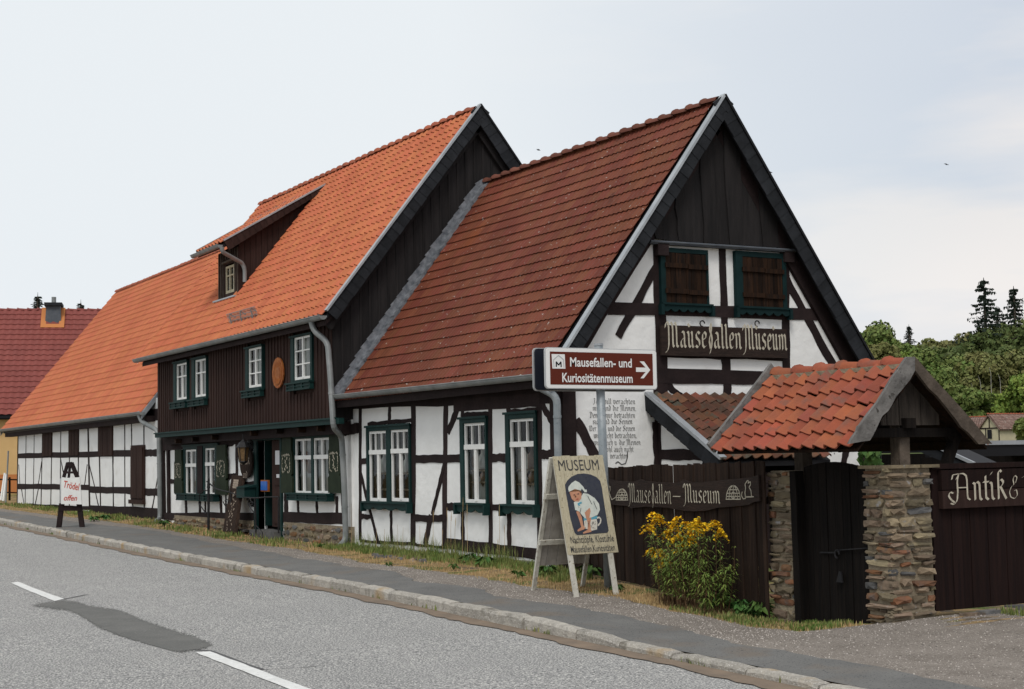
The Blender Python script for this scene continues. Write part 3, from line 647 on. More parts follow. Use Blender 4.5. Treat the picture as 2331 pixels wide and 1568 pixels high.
def lettering(parent, text, O, U, V, width=None, xh=.1, nib=.17, ang=42, m='letter', lift=.003, name='lettering', tot=None, thick=0):
    """text written from O along U with up vector V; width fixes the total length"""
    q, w = strokes(text, nib, ang); U = Vector(U).normalized(); V = Vector(V).normalized(); Nn = U.cross(V)
    sx = (width/w) if width else xh; mb = MB(); O = Vector(O)
    for k, quad in enumerate(q):
        z = lift+(k % 7)*.00025
        mb.add([O+U*p.x*sx+V*p.y*xh+Nn*z for p in quad], [(0, 1, 2, 3)])
    return obj(name, mb, M[m], parent)
def printed(parent, text, O, U, V, height, width, m, name='lettering', offset=.0, shear=0., lift=.003):
    cu = bpy.data.curves.new('t', 'FONT'); cu.body = text; cu.size = 1; cu.offset = offset; cu.shear = shear; cu.resolution_u = 3
    to = bpy.data.objects.new('t', cu); C.objects.link(to); dg = bpy.context.evaluated_depsgraph_get(); me = bpy.data.meshes.new_from_object(to.evaluated_get(dg))
    bpy.data.objects.remove(to); n = len(me.vertices); co = np.empty(n*3); me.vertices.foreach_get('co', co); co = co.reshape(-1, 3)
    mn, mxx = co[:, 0].min(), co[:, 0].max(); cap = .70; sx = width/(mxx-mn); sy = height/cap
    U = Vector(U).normalized(); V = Vector(V).normalized(); Nn = U.cross(V); O = Vector(O)
    mb = MB(); mb.v = [O+U*(c[0]-mn)*sx+V*c[1]*sy+Nn*lift for c in co]; mb.f = [tuple(p.vertices) for p in me.polygons]
    bpy.data.meshes.remove(me); return obj(name, mb, M[m], parent)
# ------------------------------------------------------------------ museum house (white half-timbered, near)
XB = -8.35; SA = 1.332; SA2 = 1.405; AY, AZ = 3.25, 7.86
zA = lambda y: AZ-SA*(AY-y) if y < AY else AZ-SA2*(y-AY)
H = thing('museum_house', (-4, 3, 0), 'white half-timbered museum house with dark red tiled roof and high gable', 'house')
wins = [(rectF(0, cA, 316, 440, 478, 968), rectF(0, cA, 468, 597, 466, 968)), (rectF(0, cA, 980, 1132, 420, 980),), (rectF(0, cA, 1300, 1474, 390, 988),)]
holes = [(min(w[0] for w in ws)-.02, max(w[1] for w in ws)+.02, min(w[2] for w in ws)-.02, max(w[3] for w in ws)+.02) for ws in wins]
wall_with_holes('wall', H, 0, XB-.35, 0, -.45, 3.25, holes, M['plaster'])
for h in holes: room(H, 0, h, 1.1)
mb = MB().prism([(0, 0, -.5), (0, 6.45, -.5), (0, 6.45, zA(6.45)-.1), (0, AY, AZ-.12), (0, 0, zA(0)-.1)], (-.2, 0, 0)); obj('gable_wall', mb, M['plaster'], H)
mb = MB().box((XB, 6.2, -.5), (-.21, 6.45, 3.4)); obj('back_wall', mb, M['plaster'], H)
# windows
for ws, (fx0, fx1, fy0, fy1), st in ((wins[0], (302, 606, 436, 976), 0), (wins[1], (956, 1142, 380, 985), 0), (wins[2], (1274, 1490, 345, 995), 0)):
    r = rectF(0, cA, fx0, fx1, fy0, fy1)
    w = casing(H, 0, r[0], r[1], r[2]-.03, r[3], [(*q, 'museum') for q in ws])
    scallop_sill(w, 1, (r[0]-.05, -.02, r[2]-.0), (r[1]+.05, -.02, r[2]-.0), .17, .14, -1, 4 if len(ws) > 1 else 3)
beams(H, 1, 0, cA, [
 (247, 310, 247, 1240, .13), (172, 300, 172, 1160, .2), (452, 285, 450, 432, .12), (618, 270, 614, 1262, .20), (845, 250, 832, 1290, .17), (935, 300, 858, 490, .15),
 (962, 300, 958, 380, .12), (1152, 275, 1158, 1260, .13), (1278, 280, 1282, 355, .13), (1493, 255, 1500, 1330, .16),
 (300, 430, 606, 405, .08), (955, 368, 1142, 358, .10), (1280, 345, 1488, 338, .10),
 (250, 690, 305, 685, .12), (620, 672, 960, 668, .15), (1150, 665, 1280, 665, .14), (1500, 640, 1575, 640, .14),
 (250, 770, 370, 1245, .10), (838, 700, 750, 1060, .11), (742, 1070, 700, 1275, .16), (250, 1072, 330, 1075, .10), (620, 1085, 845, 1088, .13), (845, 1005, 960, 1008, .14), (955, 1000, 1500, 1024, .12), (300, 1000, 610, 1002, .11),
 (460, 1010, 466, 1250, .10), (960, 1030, 962, 1250, .12), (1284, 1020, 1286, 1275, .13),
 (245, 1244, 640, 1268, .06), (640, 1270, 850, 1288, .05), (845, 1262, 1575, 1345, .19)])
beams(H, 1, 0, cS, [(165, 370, 255, 540, .13), (175, 700, 260, 700, .13)])
beam(H, 1, 0, cA(165, 265), cA(1575, 205), .36, seg=10)          # wall plate under the eave
beam(H, 1, 0, cA(900, 300), cA(1500, 262), .22, proud=.012)
mb = MB().bar((-.10, -.03, -.1), (-.10, -.03, 3.2), .26, .12, up=(0, 1, 0), seg=8, wob=.006); obj('corner_post', mb, M['timber'], H)
mb = MB().bar((.035, .10, -.2), (.035, .10, 3.15), .25, .10, up=(1, 0, 0), seg=8, wob=.008); obj('corner_post', mb, M['timber'], H)
mb = MB().bar((-8.3, -.05, -.26), (0.02, -.05, -.16), .34, .16, up=(0, 1, 0), seg=14, wob=.02); obj('plinth', mb, M['concrete'], H)
M['tealdark'] = mat('blue_green_paint_dark', (.0035, .0155, .0165), (.0055, .0215, .0225), 4, .7)
# gable timbers
bg_ = lambda l, **k: beams(H, 0, 0, cG, l, **k)
bg_([(210, 130, 233, 1080, .24), (200, 1235, 212, 1520, .19), (608, 130, 628, 840, .15), (628, 820, 642, 1080, .17), (1002, 175, 1010, 920, .17), (1000, 195, 1002, 320, .19),
     (195, 262, -45, 700, .15), (1000, 322, 1330, 930, .16), (-110, 523, 1255, 564, .20), (-300, 935, 1480, 972, .24),
     (250, 990, 355, 1085, .12), (235, 820, 1020, 842, .06)])
bg_([(10, 540, 1, 556, .01)])
beams(H, 0, 0, cS, [(378, 490, 500, 720, .17), (862, 220, 874, 760, .15)])
beam(H, 0, 0, cP(255, 560), cP(225, 680), .13); beam(H, 0, 0, D_(1962, 1000), D_(1966, 1075), .12); beam(H, 0, 0, D_(1840, 935), D_(1850, 1075), .15)
beam(H, 0, 0, cS(310, 560), cS(300, 1200), .1, proud=.01)
# inner rafters following the roof
for (y0, y1) in ((.1, 3.2), (6.4, 3.3)):
    mb = MB().bar((.035, y0, zA(y0)-.42), (.035, y1, AZ-.42), .30, .09, up=(1, 0, 0), seg=10, wob=.01); obj('rafter', mb, M['timber'], H)
# tarred boards of the upper gable, each overlapping its neighbour
ybs = [1.62]+[PL(cG(x, 118), 0, .08).y for x in (188, 258, 330, 412, 495, 575, 650, 745, 862, 955, 1040)]+[5.12]
wv = [[rnd(-.022, .022) for _ in range(7)] for _ in ybs]; wv[0] = wv[-1] = [0]*7
zb0 = PL(cG(600, 118), 0, .08).z
for i in range(len(ybs)-1):
    yl, yr = ybs[i], ybs[i+1]; top = lambda y: zA(y)-.16
    def edge(yc, w, lean=.0):
        o = []; zt = top(yc)
        for k in range(7):
            t = k/6; o.append((yc+w[k]-(t*.06 if yc < 4.2 and 0 < i else 0), zb0+rnd(-.01, .01)*(k == 0)+(zt-zb0)*t))
        return o
    le, re = edge(yl, wv[i]), edge(yr+.02, wv[i+1])
    poly = le+([(AY, top(AY))] if le[-1][0] < AY < re[-1][0] else [])+re[::-1]
    xo = .05+.030*(i % 2)
    mb = MB().prism([(xo, y, z) for y, z in poly], (.024, 0, 0)); obj('gable_board', mb, M['gableboard'], H)
a = PL(cG(160, 102), 0, .14); b = PL(cG(1072, 160), 0, .14)
mb = MB().tube([a, b], .024, 8).bar(a+Vector((-.06, 0, -.02)), b+Vector((-.06, 0, -.02)), .12, .03); obj('drip_rail', mb, M['slatelight'], H)
for (x, y) in ((212, 145), (1002, 190)):
    q = PL(cG(x, y), 0, 0); mb = MB().box((.0, q.y-.11, q.z-.14), (.14, q.y+.11, q.z+.10)); obj('beam_end', mb, M['timber'], H)
# shuttered gable windows
for (x0, x1, y0, y1, bx0, bx1, by0, by1) in ((222, 520, 150, 500, 252, 508, 178, 492), (693, 1008, 172, 522, 736, 984, 205, 516)):
    def rg(x0, x1, y0, y1):
        return PL(cG(x0, (y0+y1)/2), 0, .06).y, PL(cG(x1, (y0+y1)/2), 0, .06).y, PL(cG((x0+x1)/2, y1), 0, .06).z, PL(cG((x0+x1)/2, y0), 0, .06).z
    a0, a1, c0, c1 = rg(x0, x1, y0, y1); b0, b1, d0_, d1_ = rg(bx0, bx1, by0, by1)
    mb = MB().box((.0, a0, c0), (.085, b0, c1)).box((0, b1, c0), (.085, a1, c1)).box((0, b0, d1_), (.083, b1, c1)).box((0, b0, c0), (.083, b1, d0_)); w = obj('window', mb, M['tealdark'], H)
    nb = 8
    for k in range(nb):
        y0_, y1_ = b0+(b1-b0)*k/nb, b0+(b1-b0)*(k+1)/nb-.006
        obj('shutter_plank', MB().box((.05+.004*(k % 3), y0_, d0_), (.075+.004*(k % 3), y1_, d1_-rnd(0, .015))), M['shutter'], w)
    for t in (.23, .74):
        zc = d0_+(d1_-d0_)*t; obj('shutter_batten', MB().box((.088, b0-.02, zc-.04), (.115, b0+(b1-b0)*.52, zc+.04)).box((.088, b0+(b1-b0)*.54, zc-.05), (.113, b1+.02, zc+.03)), M['shutter'], w)
    scallop_sill(w, 0, (.03, a0-.02, c0-.0), (.03, a1+.04, c0-.0), .15, .12, 1, 6, 'tealdark')
# roof
roof = obj('roof', MB().prism([(XB, AY, AZ-.03), (XB, -.33, zA(-.33)-.03), (XB, -.33, zA(-.33)-.16), (XB, AY, AZ-.2), (XB, 6.8, zA(6.8)-.16), (XB, 6.8, zA(6.8)-.03)], (.27-XB, 0, 0)), M['black'], H)
sv = Vector((0, 1, SA)).normalized(); Oe = Vector((XB+.02, -.42, zA(-.42)))
slopeA = (Vector((0, AY, AZ))-Vector((0, -.42, zA(-.42)))).length
gA = slopeA/23
lay_tiles(roof, Oe, (1, 0, 0), sv, .2985, gA, 28, 23, DBL, M['darkred'], 300, sag=lambda p: -.035*math.sin(math.pi*(p.x-XB)/8.6)*max(0, (p.z-3)/5))
obj('back_tiles', MB().prism([(XB, AY, AZ+.03), (XB, 6.85, zA(6.85)+.03), (XB, 6.85, zA(6.85)), (XB, AY, AZ)], (.27-XB, 0, 0)), M['darkred'], roof)
ridge_tiles(roof, (XB+.05, AY, AZ-.005), (.16, AY, AZ-.005), .115, .42, M['ridgedark'])
barge(H, .31, (-.40, zA(-.40)+.04), (AY, AZ+.08), .25, 28)
barge(H, .31, (6.8, zA(6.8)+.04), (AY, AZ+.08), .28, 26, trim='black')
obj('fascia', MB().box((XB, -.38, 2.84), (.27, -.30, 3.04)), M['timber'], H)
obj('eave_board', MB().prism([(XB, -.32, 2.95), (XB, .0, 3.12), (XB, .0, 3.06), (XB, -.32, 2.89)], (.25-XB, 0, 0)), M['timber'], H)
ga, gb = PL(cA(62, 232), 1, -.47), PL(cA(1480, 68), 1, -.47); gb = PL(D_(1236, 852), 1, -.47)
gutter(H, ga, gb, .08, joints=9)
# lead flashing stepping down the boarded gable behind
nfl = 26
for i in range(nfl):
    t0, t1 = i/nfl, (i+1)/nfl; y0, y1 = -.38+(AY+.38)*t0, -.38+(AY+.38)*t1+.03; j = rnd(-.02, .02); o = Vector((0, -.04, .05))
    a, b = Vector((XB+.06, y0, zA(y0)+.03)), Vector((XB+.06, y1, zA(y1)+.03)); up = Vector((0, -SA, 1)).normalized()
    mb = MB().prism([a, b, b+up*(.17+j), a+up*(.20+j)], (.012+.006*(i % 2), 0, 0)); mb.prism([a+Vector((0, 0, .0)), b, b+Vector((.20+j, 0, 0)), a+Vector((.20+j, 0, 0))], up*.055)
    obj('lead_flashing', mb, M['lead'], H)
# downpipe at the near corner, half hidden by the road sign
pA = [PL(D_(1230, 868), 1, -.45), PL(cS(165, 300), 1, -.42), PL(cS(265, 350), 1, -.20), PL(cS(272, 700), 1, -.17), PL(D_(1272, 1262), 1, -.17), PL(D_(1272, 1275), 1, -.19), PL(D_(1238, 1310), 1, -.5)]
pipe(H, [pA[0], pA[1], pA[2], pA[3], PL(D_(1277, 1250), 1, -.17), PL(D_(1240, 1306), 1, -.42)], .062, 'pole')
# wall verse
vb = [("Ich will verachten", 350, 1450, 372), ("mich und die Meinen,", 352, 1440, 415), ("Denn s nur betrachten", 350, 1437, 455)]
lines = [("Ich will verachten", 480, 733, 400), ("mich und die Meinen,", 478, 738, 440), ("Denn s nur betrachten", 458, 732, 482), ("sich und die Seinen.", 478, 722, 520), ("Wer mich und die Seinen", 455, 732, 562),
         ("will recht betrachten,", 484, 742, 604), ("wird mich u. die Meinen", 484, 765, 646), ("wohl auch nicht", 540, 722, 686), ("verachten.", 582, 692, 726)]
for i, (t, x0, x1, y) in enumerate(lines):
    a, b = PL(cS(x0, y-3), 0, .004), PL(cS(x1, y-3), 0, .004); b.z = a.z+(b.z-a.z)*.5
    lettering(H, t, a, b-a, (0, 0, 1), (b-a).length, .062, .17, 42, 'poem', .003, 'wall_verse')
a = PL(cS(615, 760), 0, .004); mb = MB()
sc = [Vector((.006, a.y+dy, a.z+dz)) for dy, dz in ((.0, .02), (.05, .05), (.12, .0), (.2, .02), (.24, .12), (.24, .22))]
for p, q in zip(sc, sc[1:]): mb.bar(p, q, .016, .002, up=(1, 0, 0))
obj('wall_flourish', mb, M['poem'], H)
for (t, p, q, xh) in (("Haus~", cP(105, 600), cP(190, 600), .11), ("frei", cP(415, 640), cP(462, 640), .10), ("~", cP(100, 648), cP(125, 648), .08)):
    a, b = PL(p, 0, .004), PL(q, 0, .004); lettering(H, t, a, b-a, (0, 0, 1), (b-a).length, xh, .12, 42, 'poem', .003, 'wall_verse')
# carved name board on the gable
y0, y1 = PL(cG(232, 730), 0, .12).y, PL(cG(1018, 740), 0, .12).y; z0, z1 = PL(cG(620, 826), 0, .12).z, PL(cG(620, 640), 0, .12).z
S1 = thing('name_board', (.1, (y0+y1)/2, z0), 'dark carved name board with cream blackletter, hanging on the white gable under the two shutters', 'sign')
obj('board', MB().box((.06, y0, z0), (.115, y1, z1)), M['carved'], S1)
lettering(S1, 'MaûseFallen', (.116, y0+.07, z0+.14), (0, 1, 0), (0, 0, 1), (y1-y0)*.60, .285, .19, 40, 'letter', .004)
lettering(S1, 'Mûseûm', (.116, y0+.04+(y1-y0)*.62, z0+.14), (0, 1, 0), (0, 0, 1), (y1-y0)*.365, .285, .20, 40, 'letter', .004)
for x in (492, 836):
    q = PL(cG(x, 625), 0, .12); obj('hanger', MB().tube([(.09, q.y+.05*math.cos(t), q.z+.02+.05*math.sin(t)) for t in [k*.6 for k in range(9)]], .012, 6), M['iron'], S1)

# porch: small lean-to roof against the gable
PY0 = PL(D_(1478, 900), 0, .1).y; PY1 = PY0+2.25; PX = 1.95; PZ1 = 2.72; PZ0 = 1.62
P = thing('porch', (1, PY0+1, 0), 'small lean-to porch with mossy brown tiles against the white gable, behind the gate roof', 'porch')
run = PX-.02; ss = Vector((-run, 0, PZ1-PZ0)).normalized(); Lp = Vector((run, 0, PZ1-PZ0)).length
pr = obj('roof', MB().prism([(.02, PY0, PZ1-.02), (PX, PY0, PZ0-.02), (PX, PY0, PZ0-.1), (.02, PY0, PZ1-.12)], (0, PY1-PY0, 0)), M['black'], P)
lay_tiles(pr, Vector((PX+.04, PY0+.02, PZ0)), (0, 1, 0), ss, .2, Lp/7, int((PY1-PY0)/.2), 7, PAN[::-1], M['mosstile'], 300, jit=.012)
n = 11; a = Vector((0.02, PY0-.01, PZ1+.05)); b = Vector((PX+.06, PY0-.01, PZ0+.04)); d = (b-a).normalized(); nn = Vector((d.z, 0, -d.x)); nn = -nn if nn.z > 0 else nn
obj('barge_board', MB().prism([a, b, b+nn*.26, a+nn*.26], (0, .04, 0)), M['black'], P)
for i in range(n):
    s_ = a.lerp(b, (i-.06)/n); e_ = a.lerp(b, (i+1)/n); y_ = Vector((0, -.012, 0)); obj('slate', MB().prism([s_+y_*1.9, e_+y_*.4, e_+nn*.27+y_*.4, s_+nn*.27+y_*1.9], (0, .003, 0)), M['slate'], P)
obj('verge_trim', MB().prism([a-nn*.02, b-nn*.02, b+nn*.03, a+nn*.03], (0, .1, 0)).prism([a-nn*.02+Vector((0, -.03, 0)), b-nn*.02+Vector((0, -.03, 0)), b+nn*.03+Vector((0, -.03, 0)), a+nn*.03+Vector((0, -.03, 0))], (0, .03, 0)), M['zinc'], P)
yw = PY0+.22
obj('wall', MB().prism([(.02, yw, -.3), (1.75, yw, -.3), (1.75, yw, PZ0+.02), (.02, yw, PZ1-.2)], (0, .12, 0)), M['plaster'], P)
for (p, q, w) in ((cG(210, 1240), cG(215, 1520), .15), (cG(215, 1443), cG(500, 1440), .17), (cG(500, 1440), cG(510, 1540), .14)): beam(P, 1, yw, p, q, w)
obj('beam_end', MB().box((.04, PY0+.05, PZ1-.36), (.22, yw+.02, PZ1-.2)), M['timber'], P)
obj('dark_infill', MB().box((1.45, yw+.13, -.3), (1.55, PY1-.05, 1.62)), M['gate'], P)  # dark box added behind the posts, darkening the porch interior by its colour
obj('front_beam', MB().box((1.7, yw, 1.25), (1.85, PY1-.1, 1.42)), M['timber'], P)
for k in range(4):
    y = yw+.1+k*.6; obj('post', MB().box((1.72, y, -.3), (1.84, y+.12, 1.249)), M['timber'], P)
# ------------------------------------------------------------------ boarded house (orange roof, brown upper storey)
BX0, BX1 = -21.0, -8.36; BY, BZ, SB = 3.02, 9.50, 1.262
zB = lambda y: BZ-SB*abs(BY-y)
B = thing('boarded_house', (-15, 3, 0), 'brown boarded house with bright orange tiled roof, dormer and white half-timbered ground floor', 'house')
U_ = -.45
up_s = [((216, 294, 425, 640), (230, 292, 432, 640)), ((320, 404, 402, 628), (337, 402, 408, 624)), ((627, 724, 340, 608), (642, 720, 342, 570)), ((886, 1008, 275, 572), (903, 998, 277, 525))]
up_h = []
for c_, s_ in up_s: up_h.append(rectF(U_, cB, *s_))
# sashes have a common lower edge per window; upper wall carries openings
wall_with_holes('upper_wall', B, U_+.02, BX0, BX1+.02, 2.58, 5.05, [(a+.02, b-.02, c+.02, d-.02) for a, b, c, d in up_h], M['cladding'])
for a, b, c, d in up_h:
    room(B, U_, (a, b, c, d), .8)
    cu = MB(); n = 12
    for k in range(n+1):
        x = a+(b-a)*k/n; yy = U_+.16+.012*(k % 2); cu.v += [Vector((x, yy, c)), Vector((x, yy, d))]
    cu.f = [(2*k, 2*k+2, 2*k+3, 2*k+1) for k in range(n)]; obj('curtain', cu, M['curtain'], B)
gw = [(268, 470, 895, 1200, [(280, 343, 925, 1185), (392, 450, 915, 1185)]), (885, 1112, 845, 1185, [(905, 1000, 862, 1177), (1012, 1106, 857, 1177)])]
G_ = -.05
gh = [[rectF(G_, cB, *s) for s in g[4]] for g in gw]
door = rectF(G_, cB, 690, 822, 870, 1375)
gholes = [(min(w[0] for w in ws)-.01, max(w[1] for w in ws)+.01, min(w[2] for w in ws)-.01, max(w[3] for w in ws)+.01) for ws in gh]
wall_with_holes('lower_wall', B, G_, BX0, BX1, .0, 2.62, gholes+[(door[0], door[1], .02, door[3])], M['plaster'])
for h in gholes: room(B, G_, h, 1.2)
room(B, G_, (door[0], door[1], .25, door[3]), 1.6)
obj('side_wall', MB().box((BX0, G_+.22, -.2), (BX0+.2, 6.6, zB(0)-.3)), M['cladding'], B)
# cladding boards and battens of the upper storey
x = BX0+.01; nb = 64; wd = (BX1-BX0-.02)/nb
def blocked(x0, x1):
    o = []
    for (a, b, c, d) in up_h:
        if x1 > a-.07 and x0 < b+.07: o.append((c-.30, d+.12))
    return o
for i in range(nb):
    x0 = BX0+.01+wd*i; x1 = x0+wd-.006; segs = [(2.62, 4.98)]
    for lo, hi in blocked(x0+.03, x1-.03):
        segs = [(segs[0][0], lo), (hi, segs[-1][1])]
    for a, b in segs:
        obj('cladding_board', MB().box((x0, U_-.012-.004*(i % 2), a), (x1, U_+.014, b)), M['cladding'], B)
        obj('batten', MB().box((x1-.022, U_-.034, a+.01), (x1+.026, U_-.0165, b)), M['cladding'], B)
for k, ((c_, s_), h) in enumerate(zip(up_s, up_h)):
    r = rectF(U_, cB, *c_); st = 'cross' if k < 2 else 'three'
    w = casing(B, U_, r[0], r[1], h[2]-.05, r[3]+.02, [(*h, st)], proud=.06)
    zs = h[2]-.04
    sillbox(w, U_, r[0]-.07, r[1]+.07, zs-.19, zs-.01, .15, 3)
# jetty: dark green sill board and joist ends
mb = MB().box((BX0-.05, U_-.07, 2.50), (BX1+.45, U_+.05, 2.62)).box((BX0-.05, U_-.11, 2.60), (BX1+.30, U_-.04, 2.635)); obj('jetty_board', mb, M['teal'], B)
obj('jetty_beam', MB().box((BX0, -.28, 2.30), (BX1+.02, -.06, 2.56)), M['timber'], B)
for (x, y) in ((225, 872), (320, 862), (432, 850), (655, 826), (800, 813), (925, 806), (1035, 798)):
    q = PL(cB(x, y), 1, U_+.05); obj('joist_end', MB().tube([(q.x, U_-.0, q.z-.02), (q.x, -.06, q.z-.02)], .065, 8), M['shutter'], B)
# ground-floor timbers
beams(B, 1, G_, cB, [(140, 870, 148, 1320, .24), (172, 900, 176, 1290, .17), (188, 1106, 215, 1108, .12), (500, 905, 562, 880, .12), (566, 850, 570, 1135, .17), (508, 1080, 560, 1075, .14), (576, 1130, 675, 1122, .16),
    (278, 1205, 280, 1290, .16), (357, 1205, 358, 1290, .15), (388, 1215, 390, 1290, .1), (476, 1190, 480, 1290, .16), (504, 890, 506, 1290, .1),
    (915, 1205, 920, 1300, .12), (1022, 1205, 1026, 1302, .12), (1137, 1190, 1140, 1305, .13), (848, 1160, 850, 1310, .24), (878, 845, 880, 1180, .14), (1165, 820, 1178, 1340, .20), (1180, 820, 1250, 800, .2),
    (140, 1304, 690, 1306, .20), (826, 1310, 1185, 1318, .24), (130, 890, 690, 835, .42), (820, 828, 1200, 800, .3)])
w = casing(B, G_, *[rectF(G_, cB, *gw[0][:4])[k] for k in (0, 1)], gholes[0][2]-.03, rectF(G_, cB, *gw[0][:4])[3], [(*q, 'shop') for q in gh[0]]); r = rectF(G_, cB, 262, 476, 1175, 1216); sillbox(w, G_, r[0], r[1], r[2], r[3], .22, 4)
obj('centre_post', MB().box((gh[0][0][1]+.14, G_-.066, gholes[0][2]), (gh[0][1][0]-.14, G_-.052, gholes[0][3]+.05)), M['timber'], w)
w = casing(B, G_, *[rectF(G_, cB, *gw[1][:4])[k] for k in (0, 1)], gholes[1][2]-.03, rectF(G_, cB, *gw[1][:4])[3], [(*q, 'shop') for q in gh[1]]); r = rectF(G_, cB, 900, 1132, 1172, 1216); sillbox(w, G_, r[0], r[1], r[2], r[3], .22, 4)
for (x0, x1, y0, y1, tint) in ((211, 258, 925, 1175, 0), (448, 512, 898, 1182, 0), (820, 886, 848, 1172, 0), (1090, 1162, 833, 1172, 0)):
    a, b, c, d = rectF(G_-.08, cB, x0, x1, y0, y1); y = G_-.10; e = (b-a)*.10; H_ = d-c
    q = [(a, c), (b, c), (b, c+H_*.26), (b-e, c+H_*.30), (b-e*.3, c+H_*.34), (b-e*.3, c+H_*.70), (b-e, c+H_*.75), (b-e, d), (a+e, d), (a+e, c+H_*.75), (a+e*.3, c+H_*.70), (a+e*.3, c+H_*.34), (a+e, c+H_*.30), (a, c+H_*.26)]
    s = obj('shutter', MB().prism([(x, y, z) for x, z in q], (0, .045, 0)), M['green'], B)
    obj('shutter_panel', MB().box((a+e*1.6, y-.008, c+H_*.36), (b-e*1.6, y-.001, c+H_*.69)), M['green'], s)
    pm = MB(); xm = (a+b)/2; zm = c+H_*.52; hw = (b-a)*.34; hh = H_*.155
    for t in range(34):
        an = t/34*2*math.pi; cx_, sx_ = math.cos(an), math.sin(an); q_ = max(abs(cx_), abs(sx_))**.9; px = xm+hw*cx_/q_*rnd(.86, 1.02); pz = zm+hh*sx_/q_*rnd(.92, 1.05)
        if math.sin(an) < -.93 or rnd(0, 1) < .0: continue
        s_ = rnd(.010, .022); pm.add([(px+s_*math.cos(j*1.26+an), y-.011, pz+s_*1.4*math.sin(j*1.26+an)) for j in range(5)], [(0, 1, 2, 3, 4)])
    for t in range(12):
        px = xm+rnd(-.35, .35)*hw; pz = zm+hh*(-.75+t*.14); s_ = rnd(.014, .032); pm.add([(px+s_*math.cos(j*1.26), y-.012, pz+s_*math.sin(j*1.26)) for j in range(5)], [(0, 1, 2, 3, 4)])
    obj('flower_painting', pm, M['letter'], s, kind='stuff')
# door, recess, left leaf open
a, b, c, d = door; fr_ = MB().box((a-.2, G_-.05, -.05), (a, G_+.15, d+.02)).box((b, G_-.05, -.05), (b+.10, G_+.15, d+.02)).box((a-.24, G_-.07, d), (b+.12, G_+.15, d+.26))
df = obj('door_frame', fr_, M['teal'], B)
dl = obj('door', MB().box((a+(b-a)*.46, G_+.08, .22), (b, G_+.14, d)), M['cladding'], B)
for z in ((.3, 1.1), (1.2, 2.2)): obj('door_panel', MB().box((a+(b-a)*.56, G_+.06, z[0]), (b-.08, G_+.079, z[1])), M['cladding'], dl)
obj('door_leaf', MB().box((a+.02, G_+.15, .22), (a+.07, G_+1.0, d)), M['teal'], B)
q = rectF(G_+.05, cB, 785, 811, 930, 1010); obj('notice', MB().box((q[0], G_+.05, q[2]), (q[1], G_+.055, q[3])), M['paper'], dl)
q = rectF(G_+.05, cB, 792, 808, 1065, 1085); obj('notice', MB().box((q[0], G_+.05, q[2]), (q[1], G_+.055, q[3])), M['paper'], dl)
q = rectF(G_, cB, 698, 738, 1098, 1164); bl = obj('letter_flap', MB().box((q[0], G_+.02, q[2]), (q[1], G_+.07, q[3])), M['plaque'], df)
obj('letter_flap', MB().box((q[0]+.05, G_+.0, q[2]+.03), (q[1]-.02, G_+.02, q[3]-.03)), M['bluebox'], df)
obj('threshold', MB().box((a-.05, G_-.22, -.1), (b+.05, G_+.3, .14)), M['stonegrey'], B)
# field-stone plinth with mortar, stones proud of it
def stonewall(parent, axis, val, u0, u1, z0f, z1f, m_list, out=.03, size=(.14, .46), hgt=(.06, .16), sgn=-1, back=.25, nm='stone'):
    """random courses of rough stones on a wall plane; u runs along the wall"""
    mb = MB(); pts = []
    n = max(4, int((u1-u0)/.4))
    f = lambda u, z, o: (u, val+sgn*o, z) if axis == 1 else (val+sgn*o, u, z)
    zb = min(z0f(u0), z0f(u1), z0f((u0+u1)/2)); zt = max(z1f(u0), z1f(u1))
    p = [f(u0, zb-.25, 0), f(u1, zb-.25, 0), f(u1, z1f(u1), 0), f(u0, z1f(u0), 0)]
    dvec = (0, -sgn*back, 0) if axis == 1 else (-sgn*back, 0, 0)
    obj('mortar_bed', MB().prism(p, dvec), M['mortar'], parent)
    z = zb-.02
    while z < zt-.03:
        h = rnd(*hgt); u = u0+rnd(-.02, .0)
        while u < u1-.03:
            w = min(rnd(*size), u1-u+.015); zz = z+rnd(-.018, .018); hh = h*rnd(.62, 1.08)
            zt_ = z1f(u+w/2)
            if w > .06 and zz > z0f(u+w/2)-.12 and zz+hh*.6 < zt_:
                hh = min(hh, zt_-zz+.0); k = random.choice((6, 7, 7, 8)); o = out*rnd(.5, 1.7); ring = []
                for i in range(k):
                    an = 2*math.pi*(i+rnd(-.22, .22))/k; cx, cz = math.cos(an), math.sin(an)
                    sq = max(abs(cx), abs(cz))**.75; ring.append((u+w/2+(w/2-.005)*cx/sq*rnd(.84, 1), zz+hh/2+(hh/2-.002)*cz/sq*rnd(.78, 1.02)))
                m = MB(); cu_, cz_ = u+w/2+rnd(-.02, .02), zz+hh/2
                v = [f(a_, b_, -.03) for a_, b_ in ring]+[f(cu_+(a_-cu_)*.93, cz_+(b_-cz_)*.90, o*rnd(.65, 1.15)) for a_, b_ in ring]+[f(cu_, cz_, o*rnd(1.0, 1.3))]
                m.add(v, [(i, (i+1) % k, k+(i+1) % k, k+i) for i in range(k)]+[(k+i, k+(i+1) % k, 2*k) for i in range(k)])
                obj(nm, m, M[random.choice(m_list)], parent)
            u += w+rnd(.004, .022)
        z += h+rnd(.006, .016)
MS = ['stone', 'stone', 'stone', 'stonerust', 'stonerust', 'stonegrey']
sx0 = PL(cB(830, 1330), 1, G_-.04).x; sx1 = PL(cB(1190, 1340), 1, G_-.04).x
base = lambda x: zg(x, -.2)
topA = lambda x: .33+(x-sx0)/(sx1-sx0)*.05
stonewall(B, 1, G_-.02, sx0, BX1+.02, base, lambda x: .36, MS)
stonewall(B, 1, G_-.02, BX0+.3, door[0]-.24, base, lambda x: .33, MS, hgt=(.05, .12))
